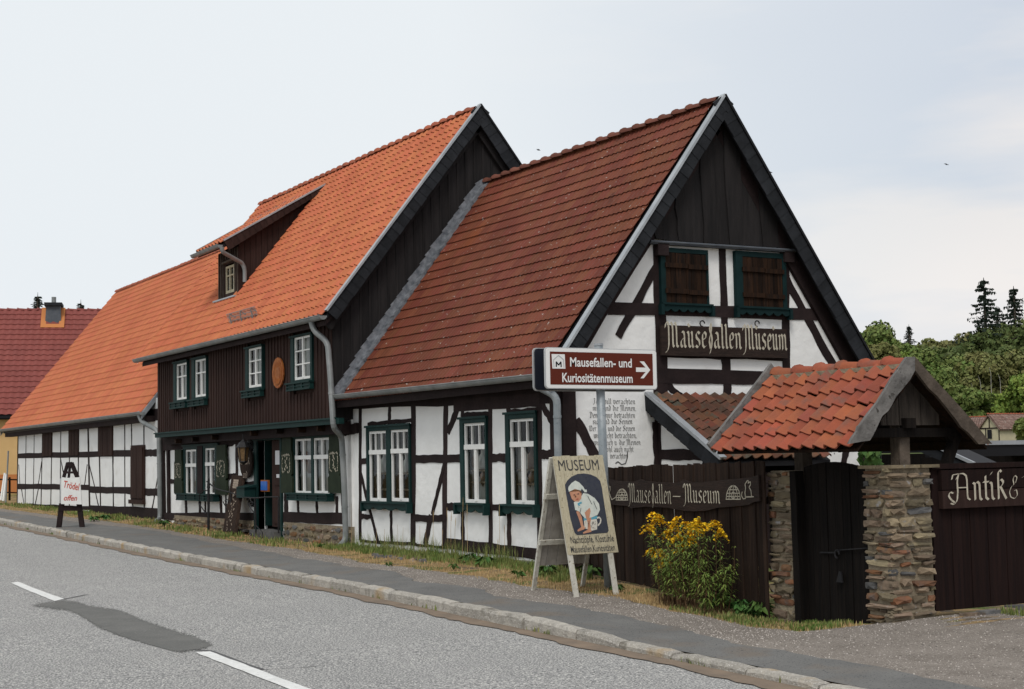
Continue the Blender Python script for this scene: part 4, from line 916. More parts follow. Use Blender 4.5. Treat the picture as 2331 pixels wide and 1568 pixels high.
# oval carved plaque on the upper storey
q = PL(cB(803, 487), 1, U_-.06); pr_, pw = abs(PL(cB(773, 487), 1, U_).x-PL(cB(834, 487), 1, U_).x)/2, (PL(cB(803, 402), 1, U_).z-PL(cB(803, 573), 1, U_).z)/2
mb = MB(); k = 36
ring = lambda s, y, wob=0: [(q.x+pr_*s*math.cos(2*math.pi*i/k)*(1+wob*(i % 2)), y, q.z+pw*s*math.sin(2*math.pi*i/k)*(1+wob*(i % 2))) for i in range(k)]
PQ = thing('oval_plaque', (q.x, U_-.05, q.z), 'orange carved oval plaque between the two right upper windows of the brown boarded house', 'plaque')
obj('plaque_rim', MB().prism(ring(1, U_-.045, .03), (0, -.035, 0)), M['plaque'], PQ); obj('plaque_field', MB().prism(ring(.80, U_-.081), (0, -.012, 0)), mat('plaque_inner', (.33, .115, .035), (.23, .075, .02), 14, .6, .5, 25), PQ)
rr = MB()
for i in range(16):
    an = 2*math.pi*i/16; x_, z_ = q.x+pr_*.58*math.cos(an), q.z+pw*.58*math.sin(an); rr.bar((x_, U_-.095, z_-.06), (x_, U_-.095, z_+.06), .03, .012, up=(0, 1, 0))
obj('plaque_relief', rr, M['plaque'], PQ)

# gable wall with vertical boards
obj('gable_core', MB().prism([(BX1, -.44, 2.6), (BX1, 6.5, 2.6), (BX1, 6.5, zB(6.5)-.15), (BX1, BY, BZ-.15), (BX1, -.44, zB(-.44)-.15)], (-.15, 0, 0)), M['gableboard'], B)
obj('lower_gable', MB().box((BX1-.16, G_+.0, -.3), (BX1-.001, 6.5, 2.62)), M['plaster'], B)
y = -.46; k = 0
while y < 6.5:
    y2 = min(y+.215, 6.5); za = lambda v: max(2.55, (zA(v)-.15) if -.35 < v < 6.4 else 2.55); 
    ym = (y+y2)/2; z0 = min(za(y), za(y2)); tp = [(y, zB(y)-.12), (y2-.007, zB(y2)-.12)]
    if y < BY < y2: tp.insert(1, (BY, BZ-.12))
    xo = BX1+.002
    if min(t[1] for t in tp) > z0:
        obj('gable_board', MB().prism([(xo, a_, b_) for a_, b_ in [(y, z0), (y2-.007, z0)]+tp[::-1]], (.018+.004*(k % 2), 0, 0)), M['gableboard'], B)
        obj('batten', MB().prism([(xo+.0235, a_, b_) for a_, b_ in [(y2-.026, z0), (y2+.018, z0), (y2+.018, zB(y2+.018)-.12), (y2-.026, zB(y2-.026)-.12)]], (.018, 0, 0)), M['gableboard'], B)
    y = y2; k += 1
for s_ in ((-.60, BY), (6.7, BY)):
    a = Vector((BX1+.09, s_[0], zB(s_[0])-.40)); b = Vector((BX1+.09, s_[1], BZ-.40)); obj('rafter', MB().bar(a, b, .20, .10, up=(1, 0, 0)), M['gableboard'], B)
# roof
VX = -8.12; RX0 = -22.05
rB = obj('roof', MB().prism([(RX0, BY, BZ-.04), (RX0, -.66, zB(-.66)-.04), (RX0, -.66, zB(-.66)-.16), (RX0, BY, BZ-.2), (RX0, 6.78, zB(6.78)-.16), (RX0, 6.78, zB(6.78)-.04)], (VX-RX0, 0, 0)), M['black'], B)
svB = Vector((0, 1, SB)).normalized(); eB = -.74; sl = (Vector((0, BY, BZ))-Vector((0, eB, zB(eB)))).length; gB = sl/22
# dormer geometry on this roof plane
nB = Vector((0, -SB, 1)).normalized(); oB = Vector((0, BY, BZ+.02))
q1 = plane_hit(cR(910, 1060), oB, nB); XR = q1.x; YF = q1.y
XL = PL(cR(735, 900), 1, YF).x; zFt = PL(cR(905, 640), 1, YF).z
E1 = PL(cR(775, 592), 0, XR+.22); T1 = plane_hit(cR(1628, 128), oB, nB); T1 = Vector((XR+.22, T1.y, zB(T1.y)+.06)); 
XLr = PL(cR(545, 665), 1, E1.y).x
dsl = (T1.z-E1.z)/(T1.y-E1.y); zDm = lambda y: E1.z+dsl*(y-E1.y)
inside = lambda p: XL+.03 < p.x < XR-.06 and p.y > YF+.02 and p.y < T1.y-.15 and zB(p.y) < zDm(p.y)
lay_tiles(rB, Vector((RX0+.05, eB, zB(eB))), (1, 0, 0), svB, .2475, gB, 56, 22, PAN, M['orange'], 300, keep=lambda p: not inside(p), lift=.030)
obj('back_tiles', MB().prism([(RX0, BY, BZ+.03), (RX0, 6.82, zB(6.82)+.03), (RX0, 6.82, zB(6.82)), (RX0, BY, BZ)], (VX-RX0, 0, 0)), M['orange'], rB)
ridge_tiles(rB, (RX0+.05, BY, BZ), (VX-.14, BY, BZ), .12, .40, M['ridge'])
barge(B, VX+.03, (-.70, zB(-.70)+.045), (BY, BZ+.08), .29, 28)
barge(B, VX+.03, (6.8, zB(6.8)+.045), (BY, BZ+.08), .30, 26, trim='black')
obj('verge_trim', MB().prism([(RX0-.03, -.74, zB(-.74)+.05), (RX0-.03, BY, BZ+.06), (RX0-.03, BY, BZ-.10), (RX0-.03, -.74, zB(-.74)-.10)], (.07, 0, 0)), M['zinc'], B)
obj('eave_board', MB().prism([(RX0+.3, -.68, zB(-.68)-.17), (RX0+.3, -.44, zB(-.44)-.17), (RX0+.3, -.44, zB(-.44)-.3), (RX0+.3, -.68, zB(-.68)-.28)], (VX-RX0-.35, 0, 0)), M['timber'], B)
gutter(B, (RX0-.05, -.79, 4.76), (VX+.08, -.79, 4.74), .085, joints=12)
# B downpipe
pp = [(985, 168), (1003, 245), (1085, 312), (1100, 500), (1118, 800), (1165, 850), (1180, 1150), (1188, 1440), (1150, 1478)]
yy_ = [-.79, -.74, -.56, -.55, -.56, -.20, -.17, -.17, -.36]
pipe(B, [PL(cB(*p), 1, v) for p, v in zip(pp, yy_)], .062)
# snow guard
SG = obj('snow_guard', MB(), M['zincold'], B) if 0 else None
A_, B_ = plane_hit(cB(530, 215), oB, nB), plane_hit(cB(708, 150), oB, nB); B_ = Vector((B_.x, A_.y, A_.z)); off = Vector((0, -.10, .26)); mb = MB()
for t in (0, .33, .66, 1): mb.bar(A_.lerp(B_, t)+off*t, B_.lerp(A_, 1-t)+off*t, .012) if 0 else mb.bar(A_+off*t, B_+off*t, .014)
n = 22
for i in range(n+1):
    q = A_.lerp(B_, i/n); mb.bar(q, q+off, .010)
for t in (.12, .5, .88):
    q = A_.lerp(B_, t); mb.bar(q+Vector((0, .12, .12)), q+off, .022); mb.bar(q+Vector((0, -.05, -.04)), q+off*.9+Vector((0, -.02, 0)), .025)
obj('snow_guard', mb, M['zincold'], rB)
# dormer parts
Dm = obj('dormer', MB().prism([(XR, YF, zB(YF)-.05), (XR, YF, zFt), (XR, T1.y-.1, zDm(T1.y-.1)-.1)], (-.05, 0, 0)).prism([(XL, YF, zB(YF)-.05), (XL, YF, zFt), (XL, T1.y-.1, zDm(T1.y-.1)-.1)], (.05, 0, 0)), M['cladding'], B)
ny = 14
for i in range(ny):
    y0 = YF+(T1.y-.15-YF)*i/ny; y1 = YF+(T1.y-.15-YF)*(i+1)/ny-.012; lo = lambda y: zB(y)+.0; hi = lambda y: zDm(y)-.08
    if hi(y0) > lo(y0)+.02: obj('cheek_board', MB().prism([(XR+.002, y0, lo(y0)), (XR+.002, y1, lo(y1)), (XR+.002, y1, max(lo(y1)+.005, hi(y1))), (XR+.002, y0, hi(y0))], (.014+.003*(i % 2), 0, 0)), M['cladding'], Dm)
zb_ = zB(YF)-.02; dw = XR-XL
s0, s1 = PL(cR(800, 930), 1, YF).x, PL(cR(866, 930), 1, YF).x; wz0, wz1 = PL(cR(830, 1058), 1, YF).z, PL(cR(830, 812), 1, YF).z
mb = MB().box((XL, YF-.02, zb_), (s0-.05, YF+.05, zFt)).box((s1+.05, YF-.02, zb_), (XR+.02, YF+.05, zFt)).box((s0-.05, YF-.02, wz1+.05), (s1+.05, YF+.05, zFt)).box((s0-.05, YF-.02, zb_), (s1+.05, YF+.05, wz0)); obj('dormer_front', mb, M['cladding'], Dm)
mb = MB(); 
for i in range(9):
    x = XL+.04+(dw-.06)*i/8
    zz = (zb_, zFt-.02) if not (s0-.1 < x < s1+.1) else (wz1+.18, zFt-.02)
    mb.box((x-.018, YF-.045, zz[0]), (x+.018, YF-.021, zz[1]))
obj('batten', mb, M['brownwood'], Dm); obj('lintel', MB().bar((s0-.18, YF-.04, wz1+.10), (s1+.18, YF-.04, wz1+.12), .10, .05), M['brownwood'], Dm)
room(B, YF-.15, (s0, s1, wz0, wz1), .8); ds_ = sash(Dm, YF-.01, s0-.04, s1+.04, wz0, wz1, 'cross', .06); ds_.data.materials[0] = M['palewood']
droof = obj('dormer_roof', MB().prism([(XLr, E1.y, zDm(E1.y)-.06), (XLr, T1.y, T1.z-.05), (XLr, T1.y, T1.z-.12), (XLr, E1.y, zDm(E1.y)-.17)], (XR+.18-XLr, 0, 0)), M['timber'], B)
slD = (T1-E1).length; nD = int(slD/.27); lay_tiles(droof, Vector((XLr+.02, E1.y-.04, zDm(E1.y-.04)-.03)), (1, 0, 0), Vector((0, 1, dsl)), (XR+.18-XLr)/8, slD/nD, 8, nD, PAN, M['orange'], 300, lift=.03)
d_ = Vector((0, 1, dsl)).normalized(); nn = Vector((0, dsl, -1)).normalized(); xv = XR+.21
a, b = Vector((xv, E1.y, E1.z)), Vector((xv, T1.y+.05, T1.z+.05*dsl)); n = 18
obj('dormer_barge', MB().prism([a, b, b+nn*.10, a+nn*.26], (-.03, 0, 0)), M['timber'], droof)
for i in range(n):
    wq = .26-.15*i/n; p = a.lerp(b, i/n); q = a.lerp(b, (i+1)/n*.998); obj('slate', MB().prism([p+Vector((.012, 0, 0)), q+Vector((.003, 0, 0)), q+nn*wq+Vector((.003, 0, 0)), p+nn*wq+Vector((.012, 0, 0))], (.003, 0, 0)), M['cladding'], droof)
obj('verge_trim', MB().prism([a-nn*.04+Vector((.03, 0, 0)), b-nn*.04+Vector((.03, 0, 0)), b+nn*.0+Vector((.03, 0, 0)), a+nn*.0+Vector((.03, 0, 0))], (-.09, 0, 0)), M['zinc'], droof)
obj('verge_trim', MB().prism([(XLr-.03, E1.y-.05, zDm(E1.y)+.05), (XLr-.03, T1.y, T1.z+.06), (XLr-.03, T1.y, T1.z-.1), (XLr-.03, E1.y-.05, zDm(E1.y)-.14)], (.05, 0, 0)), M['zincold'], droof)
gutter(B, (XLr-.15, E1.y-.10, zDm(E1.y)-.10), (XR+.2, E1.y-.10, zDm(E1.y)-.10), .075, joints=3)
pq = [(755, 640), (765, 690), (850, 740), (960, 810), (962, 950)]; yv = [E1.y-.1, E1.y-.05, YF-.06, YF+.0, YF+.05]
pipe(B, [PL(cR(755, 645), 1, E1.y-.1), PL(cR(762, 690), 1, E1.y-.08), PL(cR(940, 790), 0, XR+.10), PL(cR(962, 850), 0, XR+.10), PL(cR(962, 960), 0, XR+.10)], .055, 'zincold')
obj('lead_apron', MB().bar((XL-.1, YF-.09, zb_-.03), (XR+.03, YF-.09, zb_-.03), .14, .04), M['zinc'], Dm)

# ------------------------------------------------------------------ long barn beyond
CX0, CX1 = -42.1, -21.05; CYr, CZr, SC = 4.37, 9.18, 1.245
zC = lambda y: CZr-SC*abs(CYr-y)
Cb = thing('long_barn', (-32, 3, 0), 'long white half-timbered barn with a low orange tiled roof, left of the boarded house', 'barn')
obj('wall', MB().prism([(CX0, 0, -.1), (CX1, 0, -.1), (CX1, 0, 3.7), (CX0, 0, 3.7)], (0, .25, 0)), M['plaster'], Cb)
obj('gable_wall', MB().prism([(CX0, .001, -.1), (CX0, 8.5, -.1), (CX0, 8.5, 3.5), (CX0, CYr, CZr-.2), (CX0, .001, 3.5)], (.2, 0, 0)), M['plaster'], Cb)
beams(Cb, 1, 0, cC, [(a_, b_, c_, d_, w_*(.55 if abs(a_-c_) < 60 else .78)) for (a_, b_, c_, d_, w_) in [(114, 900, 108, 1362, .28), (165, 900, 158, 1360, .16), (216, 890, 209, 1362, .16), (268, 890, 258, 1365, .2), (327, 890, 319, 1368, .2), (382, 880, 378, 1370, .18), (436, 880, 436, 1372, .2), (493, 870, 492, 1180, .2),
   (553, 855, 563, 1385, .34), (620, 860, 632, 1392, .2), (706, 850, 712, 1395, .18), (782, 840, 784, 1400, .2), (825, 835, 826, 1010, .2), (903, 830, 905, 1405, .2), (1004, 800, 1015, 1430, .32),
   (560, 1402, 1010, 1432, .40), (114, 1056, 820, 1040, .26), (905, 1038, 1000, 1036, .26), (108, 1247, 560, 1254, .26), (560, 1266, 820, 1275, .27), (905, 1282, 1000, 1283, .27),
   (104, 1362, 560, 1384, .16), (560, 1388, 1010, 1412, .34), (108, 893, 1000, 795, .46),
   (262, 1095, 240, 1240, .13), (378, 1060, 402, 1180, .14), (558, 1100, 596, 1255, .13), (548, 1110, 530, 1250, .13), (990, 1195, 953, 1400, .14), (818, 1285, 838, 1395, .13), (118, 1110, 126, 1235, .1), (135, 1260, 152, 1358, .12),
   (242, 1262, 222, 1358, .12), (600, 1285, 622, 1385, .12), (712, 1050, 706, 1250, .1)]], proud=.004)
for (x0, x1, y0, y1) in ((266, 325, 890, 1056), (431, 492, 878, 1052), (616, 706, 862, 1056)):
    a, b, c, d = rectF(-.03, cC, x0, x1, y0, y1); n = 6
    for i in range(n): obj('louvre_board', MB().box((a+(b-a)*i/n, -.045-.006*(i % 2), c), (a+(b-a)*(i+1)/n-.02, .0, d)), M['cladding'], Cb)
a, b, c, d = rectF(-.06, cC, 822, 898, 1005, 1332); hd = obj('hatch_frame', MB().box((a-.05, -.06, c), (b+.05, -.02, d+.08)).box((a-.1, -.12, c-.12), (b+.1, -.03, c)), M['cladding'], Cb)
for i in range(4): obj('hatch_board', MB().box((a+(b-a)*i/4+.02, -.09-.006*(i % 2), c+.05), (a+(b-a)*(i+1)/4-.01, -.061, d)), M['cladding'], hd)
rC = obj('roof', MB().prism([(-43.5, CYr, CZr-.05), (-43.5, -.3, zC(-.3)-.05), (-43.5, -.3, zC(-.3)-.2), (-43.5, CYr, CZr-.25), (-43.5, 9.0, zC(9)-.2), (-43.5, 9.0, zC(9)-.05)], (20.7, 0, 0)), M['black'], Cb)
svC = Vector((0, 1, SC)).normalized(); slC = (Vector((0, CYr, CZr))-Vector((0, -.38, zC(-.38)))).length
lay_tiles(rC, Vector((-43.46, -.38, zC(-.38))), (1, 0, 0), svC, .2455, slC/24, 84, 24, [p*1.05 for p in PAN[::2]], M['orange_c'], 300, lift=.036, thick=.02)
ridge_tiles(rC, (-43.4, CYr, CZr), (-22.8, CYr, CZr), .13, .42, M['ridge'])
for xv, nm in ((-43.52, 'zincold'), (-22.78, 'zinc')):
    obj('verge_trim', MB().prism([(xv, -.42, zC(-.42)+.06), (xv, CYr, CZr+.06), (xv, CYr, CZr-.18), (xv, -.42, zC(-.42)-.14)], (.05, 0, 0)), M[nm], Cb)
obj('eave_board', MB().box((-43.3, -.28, zC(-.3)-.35), (-22.8, -.0, zC(-.3)-.18)), M['timber'], Cb)
gutter(Cb, (-43.6, -.44, 3.32), (-22.6, -.44, 3.28), .09, joints=8)
pipe(Cb, [PL(cB(5, 712), 1, -.44), PL(cB(22, 765), 1, -.40), PL(cB(108, 812), 1, -.2), PL(cB(122, 850), 1, -.16), PL(cB(128, 1290), 1, -.16), PL(cB(126, 1318), 1, -.18), PL(cB(92, 1346), 1, -.5)], .065)

# ------------------------------------------------------------------ wine-red roofed house across the end of the street
rt = Vector(RM @ np.array([1, 0, 0])); fw = Vector((rt.y*-1, rt.x, 0)).normalized(); rt = Vector((rt.x, rt.y, 0)).normalized()
fw = Vector((-rt.y, rt.x, 0)) if Vector((-rt.y, rt.x, 0)).dot(Vector(RM @ np.array([0, 0, 1]))) > 0 else Vector((rt.y, -rt.x, 0))
def atdepth(p, d): return Vector(CAM+np.array(ray(p))*d)
rt0, fw0 = rt, fw; an_ = math.radians(13); rt, fw = rt0*math.cos(an_)+fw0*math.sin(an_), fw0*math.cos(an_)-rt0*math.sin(an_)
dE = 72.; e0 = atdepth(D_(-60, 946), dE); eL = e0-rt*8; eR = e0+rt*16; ez = e0.z
r0 = atdepth(D_(60, 703), dE+5.0); rise = r0.z-ez
Dh = thing('red_roofed_house', e0+rt*3-Vector((0, 0, e0.z-.6)), 'ochre house with wine red roof and slate chimney, furthest left behind the barn', 'house')
def P_(u, v, z): return e0+rt*u+fw*v+Vector((0, 0, z))
obj('wall', MB().prism([P_(-8, .4, -ez-.2), P_(15, .4, -ez-.2), P_(15, .4, -.1), P_(-8, .4, -.1)], fw*8.6), M['yellowwall'], Dh)
obj('wall_band', MB().prism([P_(-8, .37, -3.72), P_(15, .37, -3.72), P_(15, .37, -2.85), P_(-8, .37, -2.85)], fw*.02), M['orangeband'], Dh)
rD = obj('roof', MB().prism([P_(-8.5, 0, -.05), P_(-8.5, 5, rise-.05), P_(-8.5, 10, -.05), P_(-8.5, 10, -.2), P_(-8.5, 5, rise-.25), P_(-8.5, 0, -.2)], rt*24), M['black'], Dh)
svD = (fw*5+Vector((0, 0, rise))); slD2 = svD.length
WV = [.012+.048*(.5-.5*math.cos(2*math.pi*(i/8)**.8)) for i in range(9)]
lay_tiles(rD, P_(-3, -.05, 0), rt, svD, .345, slD2/20, 40, 20, WV, M['redtile'], 300, jit=.001, lift=.035)
ridge_tiles(rD, P_(-3, 5, rise), P_(12, 5, rise), .13, .5, M['redtile'])
gg = MB().bar(P_(-8.5, -.12, -.08), P_(15.5, -.12, -.08), .14, .14); obj('gutter', gg, M['black'], Dh)
def onroof(p): return plane_hit(p, P_(0, 0, 0), rt.cross(svD).normalized())
c0, c1 = onroof(D_(101, 742)), onroof(D_(140, 742)); w_ = (c1-c0).length; ctop = P_(0, 0, 0); zt = atdepth(D_(118, 688), dE+3.8).z
ch = MB(); o = c0+rt*(w_/2); dd = 1.3
v = [];
for (s_, z) in ((1, c0.z-.3), (.82, zt)):
    for a_, b_ in ((-1, 0), (1, 0), (1, 1), (-1, 1)): v.append(Vector((o.x, o.y, 0))+rt*a_*w_/2*s_+fw*(b_*dd+(1-s_)*(.5-b_)*dd+.02)+Vector((0, 0, z)))
cho = obj('chimney', ch.add(v, [(0, 1, 5, 4), (1, 2, 6, 5), (2, 3, 7, 6), (3, 0, 4, 7), (4, 5, 6, 7)]), M['slatelight'], Dh)
q = Vector((o.x, o.y, zt))-rt*w_*.5+fw*(-.05)
obj('chimney_cap', MB().prism([q-rt*.02, q+rt*(w_*1.02), q+rt*(w_*1.02)+fw*(dd+.1), q-rt*.02+fw*(dd+.1)], (0, 0, .16)), M['slate'], cho)
obj('chimney_pot', MB().tube([q+rt*w_*.5+fw*.6+Vector((0, 0, .15)), q+rt*w_*.5+fw*.6+Vector((0, 0, .5))], .12, 8), M['zincold'], cho)
f0, f1 = onroof(D_(92, 749)), onroof(D_(146, 749)); su = svD.normalized(); hf = 1.5; nr = rt.cross(su).normalized()*.09; mb = MB(); bw = .26; wf = (f1-f0).dot(rt)
for (a_, b_, c_, d2) in ((0, wf, 0, bw), (0, bw, bw, hf), (wf-bw, wf, bw, hf)):
    mb.prism([f0+rt*a_+su*c_+nr*1.15, f0+rt*b_+su*c_+nr*1.15, f0+rt*b_+su*d2+nr*1.15, f0+rt*a_+su*d2+nr*1.15], nr*.3)
obj('chimney_flashing', mb, M['orangeband'], Dh)
rt, fw = rt0, fw0
# ------------------------------------------------------------------ roofed gateway
GR, GZ = -.66, 2.66; GX0, GX1 = 6.12, 8.56; GE, GEZ = -1.60, 1.76; GB, GBZ = .36, 1.76
W = thing('roofed_gateway', (7.4, -.8, -.3), 'small gateway with red clay tiled roof, two rubble stone pillars and a dark plank gate', 'gateway')
for (x0, x1, y0, y1, zb, zt) in ((6.43, 6.93, -1.05, -.45, -.42, 1.50), (8.06, 8.46, -1.05, -.42, -.36, 1.52)):
    pl = obj('stone_pillar', MB().box((x0+.02, y0+.02, zb), (x1-.02, y1, zt)), M['mortar'], W)
    zb0 = zb+.1
    def pstones(axis, val, u0, u1, sgn, seed):
        random.seed(seed); z = zb0
        while z < zt-.02:
            h = rnd(.035, .12); h = min(h, zt-z); u = u0-.015
            while u < u1-.02:
                w = min(rnd(.09, .42), u1+.02-u); 
                if u1-u-w < .06: w = u1+.015-u
                k = 8; o = rnd(.012, .06); ring = []; zz = z+rnd(-.014, .014); hh = h*rnd(.7, 1.15)
                tilt = rnd(-.06, .06)
                for i in range(k):
                    an = 2*math.pi*(i+rnd(-.2, .2))/k; cx, cz = math.cos(an), math.sin(an); sq = max(abs(cx), abs(cz))**.8
                    ring.append((u+w/2+(w/2-.003)*cx/sq*rnd(.86, 1.02), zz+hh/2+(hh/2)*cz/sq*rnd(.76, 1)+tilt*cx*w/2))
                f = (lambda a, b, q: (a, val+sgn*q, b)) if axis == 1 else (lambda a, b, q: (val+sgn*q, a, b))
                cu_, cz_ = u+w/2, zz+hh/2+rnd(-.01, .01)
                v = [f(a, b, -.03) for a, b in ring]+[f(cu_+(a-cu_)*.95, cz_+(b-cz_)*.88, o*rnd(.6, 1.2)) for a, b in ring]+[f(cu_, cz_, o*1.25)]
                m = MB().add(v, [(i, (i+1) % k, k+(i+1) % k, k+i) for i in range(k)]+[(k+i, k+(i+1) % k, 2*k) for i in range(k)])
                obj('stone', m, M[random.choice(['stone', 'stone', 'stone', 'stone', 'stone', 'stone', 'stonerust', 'stonegrey'])], pl)
                u += w+rnd(.0, .016)
            z += h+rnd(.002, .012)
    pstones(1, y0+.02, x0, x1, -1, 11+int(x0)); pstones(0, x1-.02, y0, y1, 1, 5+int(x0))
    if x0 > 7:
        for (a, b, c, d) in ((x0-.03, x0+.22, y0-.04, y1), (x0+.235, x1+.05, y0-.02, y1-.2), (x0+.22, x1+.05, y1-.19, y1+.1)):
            obj('cap_stone', MB().prism([(a, c, zt), (b, c+.02, zt), (b-.01, d, zt), (a+.02, d, zt)], (.0, 0, .035)), M['stone'], pl)
random.seed(21)
obj('gate_post', MB().bar((6.985, -1.06, -.42), (6.955, -1.06, 1.50), .11, .13, up=(0, 1, 0), seg=8, wob=.007), M['greywood'] if 0 else M['gate'], W)
gd = obj('gate_leaf', MB().box((7.02, -.97, .0), (8.05, -.94, .12)).box((7.02, -.97, 1.1), (8.05, -.94, 1.22)), M['gate'], W)
n = 8
for i in range(n):
    x0 = 7.02+(8.06-7.02)*i/n; x1 = 7.02+(8.06-7.02)*(i+1)/n-.008
    tz = lambda x: 1.525+.075*math.sin(math.pi*min(1, max(0, (x-6.95)/1.12)))
    obj('gate_plank', MB().prism([(x0, -1.0-.004*(i % 3), -.40+(i/n)*.2), (x1, -1.0-.004*(i % 3), -.40+((i+1)/n)*.2), (x1, -1.0-.004*(i % 3), tz(x1)), (x0, -1.0-.004*(i % 3), tz(x0))], (0, .028, 0)), M['gate'], gd)
c2 = crop(3000, 1780, 500/1059)
L0, L1 = PL(c2(595, 911), 1, -1.03), PL(c2(718, 912), 1, -1.03); R0, R1 = PL(c2(755, 890), 1, -1.03), PL(c2(1000, 873), 1, -1.03)
mb = MB().bar(L0, L1, .016).bar(R0, R1, .012); q = PL(c2(738, 925), 1, -1.04); mb.tube([(q.x+.035*math.cos(t*.7), q.y, q.z+.045*math.sin(t*.7)) for t in range(8)], .012, 6)
q = PL(c2(765, 1125), 1, -1.035); mb.prism([(q.x-.05, q.y, q.z-.05), (q.x+.05, q.y, q.z-.05), (q.x+.03, q.y, q.z+.07), (q.x-.0, q.y, q.z+.07)], (0, -.02, 0)); obj('latch', mb, M['iron'], gd)
for x in (6.62, 8.25):
    obj('post', MB().bar((x, -.66, 1.5), (x, -.66, 2.0), .15, .15, up=(0, 1, 0), seg=3, wob=.004), M['brownwood'], W)
obj('plate_beam', MB().box((6.3, -.73, 1.96), (8.44, -.59, 2.07)), M['gate'], W)
obj('cross_beam', MB().box((8.26, -1.45, 1.86), (8.38, .22, 1.96)).box((6.35, -1.45, 1.86), (6.47, .22, 1.96)), M['gate'], W)
obj('brace', MB().bar((8.32, -.05, 1.52), (8.32, .14, 1.90), .10, .10).bar((8.32, -.05, 1.94), (8.32, .10, 1.52+.26), .08), M['gate'], W)
# gable boards
XG = 8.33
bx = [835, 905, 965, 1060, 1185, 1330, 1450, 1560]; cR4 = crop(3250, 1400, 750/2331)
ys = [PL(cR4(x, 800), 0, XG).y for x in bx]; zlow = PL(cR4(1180, 937), 0, XG).z
rf = lambda y: (GZ-(GR-y)*(GZ-GEZ)/(GR-GE)) if y < GR else (GZ-(y-GR)*(GZ-GBZ)/(GB-GR))
for i in range(len(ys)-1):
    a, b = ys[i], ys[i+1]-.006; tp = [(a, rf(a)-.10), (b, rf(b)-.10)]
    if a < GR < b: tp.insert(1, (GR, GZ-.10))
    obj('gable_board', MB().prism([(XG+.006*(i % 2), y, z) for y, z in [(a, zlow), (b, zlow)]+tp[::-1]], (.022, 0, 0)), M['brownwood'] if 0 else mat('gate_gable_board%d' % i, (.036, .030, .026), (.07, .058, .048), 4, .8, .7, 14, vary=.2, stretch=(6, 6, .7)), W)
gr = obj('roof', MB().prism([(GX0, GR, GZ-.05), (GX0, GE+.03, GEZ-.02), (GX0, GE+.03, GEZ-.05), (GX0, GR, GZ-.09), (GX0, GB, GBZ-.05), (GX0, GB, GBZ-.01)], (GX1-GX0, 0, 0)), M['shutter'], W)
sg = Vector((0, GR-GE, GZ-GEZ)); lg = sg.length
lay_tiles(gr, Vector((GX0+.05, GE-.05, GEZ-.03)), (1, 0, 0), sg, .2, (lg+.03)/6, 12, 6, [p*1.15 for p in [.014, .034, .048, .050, .043, .033, .023, .014, .007, .003, .001, .003, .010]], M['oldtile'], 300, jit=.012, thick=.018, lift=.034)
sgb = Vector((0, GR-GB, GZ-GBZ)); lay_tiles(gr, Vector((GX1-.05, GB+.04, GBZ-.03)), (-1, 0, 0), sgb, .2, sgb.length/6, 12, 6, PAN, M['oldtile'], 300, jit=.012)
ridge_tiles(gr, (GX0+.06, GR, GZ+.0), (GX1-.08, GR, GZ+.0), .105, .33, M['oldtile'])
obj('ridge_mortar', MB().bar((GX0+.07, GR-.015, GZ-.015), (GX1-.06, GR-.015, GZ-.015), .19, .05, seg=16, wob=.012), M['mortar'], gr)
bp1 = [(1180, 85), (1275, 85), (1275, 255), (1215, 370), (1100, 510), (1040, 580), (1010, 640), (985, 690), (945, 755), (905, 790), (870, 820), (840, 880), (790, 990), (750, 1070), (715, 1125), (620, 1138), (460, 1167), (500, 1090), (560, 1010), (575, 950), (600, 930), (700, 790), (820, 640), (1000, 340)]
bp2 = [(1278, 85), (1500, 340), (1760, 620), (2000, 890), (2140, 1060), (2235, 1167), (2070, 1172), (1990, 1085), (1930, 1020), (1850, 960), (1790, 870), (1640, 680), (1550, 570), (1450, 480), (1350, 350), (1278, 255)]
obj('barge_board', MB().prism([PL(cR4(*p), 0, GX1+.045) for p in bp1], (-.04, 0, 0)), M['greywood'], W)
obj('barge_board', MB().prism([PL(cR4(*p), 0, GX1+.045) for p in bp2], (-.04, 0, 0)), M['brownwood'], W)
a, b = Vector((GX0, GE-.06, GEZ+.02)), Vector((GX0, GR, GZ+.11)); obj('barge_board', MB().bar(a, b, .14, .05, up=(1, 0, 0), seg=6, wob=.006), M['greywood'], W)
a, b = Vector((GX0, GB+.06, GBZ+.0)), Vector((GX0, GR, GZ+.06)); obj('barge_board', MB().bar(a, b, .14, .05, up=(1, 0, 0), seg=6, wob=.006), M['brownwood'], W)
for i in range(4): obj('batten', MB().bar((GX0+.05, GB-.1-i*.25, GBZ+.06+i*.22), (GX1-.02, GB-.1-i*.25, GBZ+.06+i*.22), .05, .03), M['shutter'], gr)

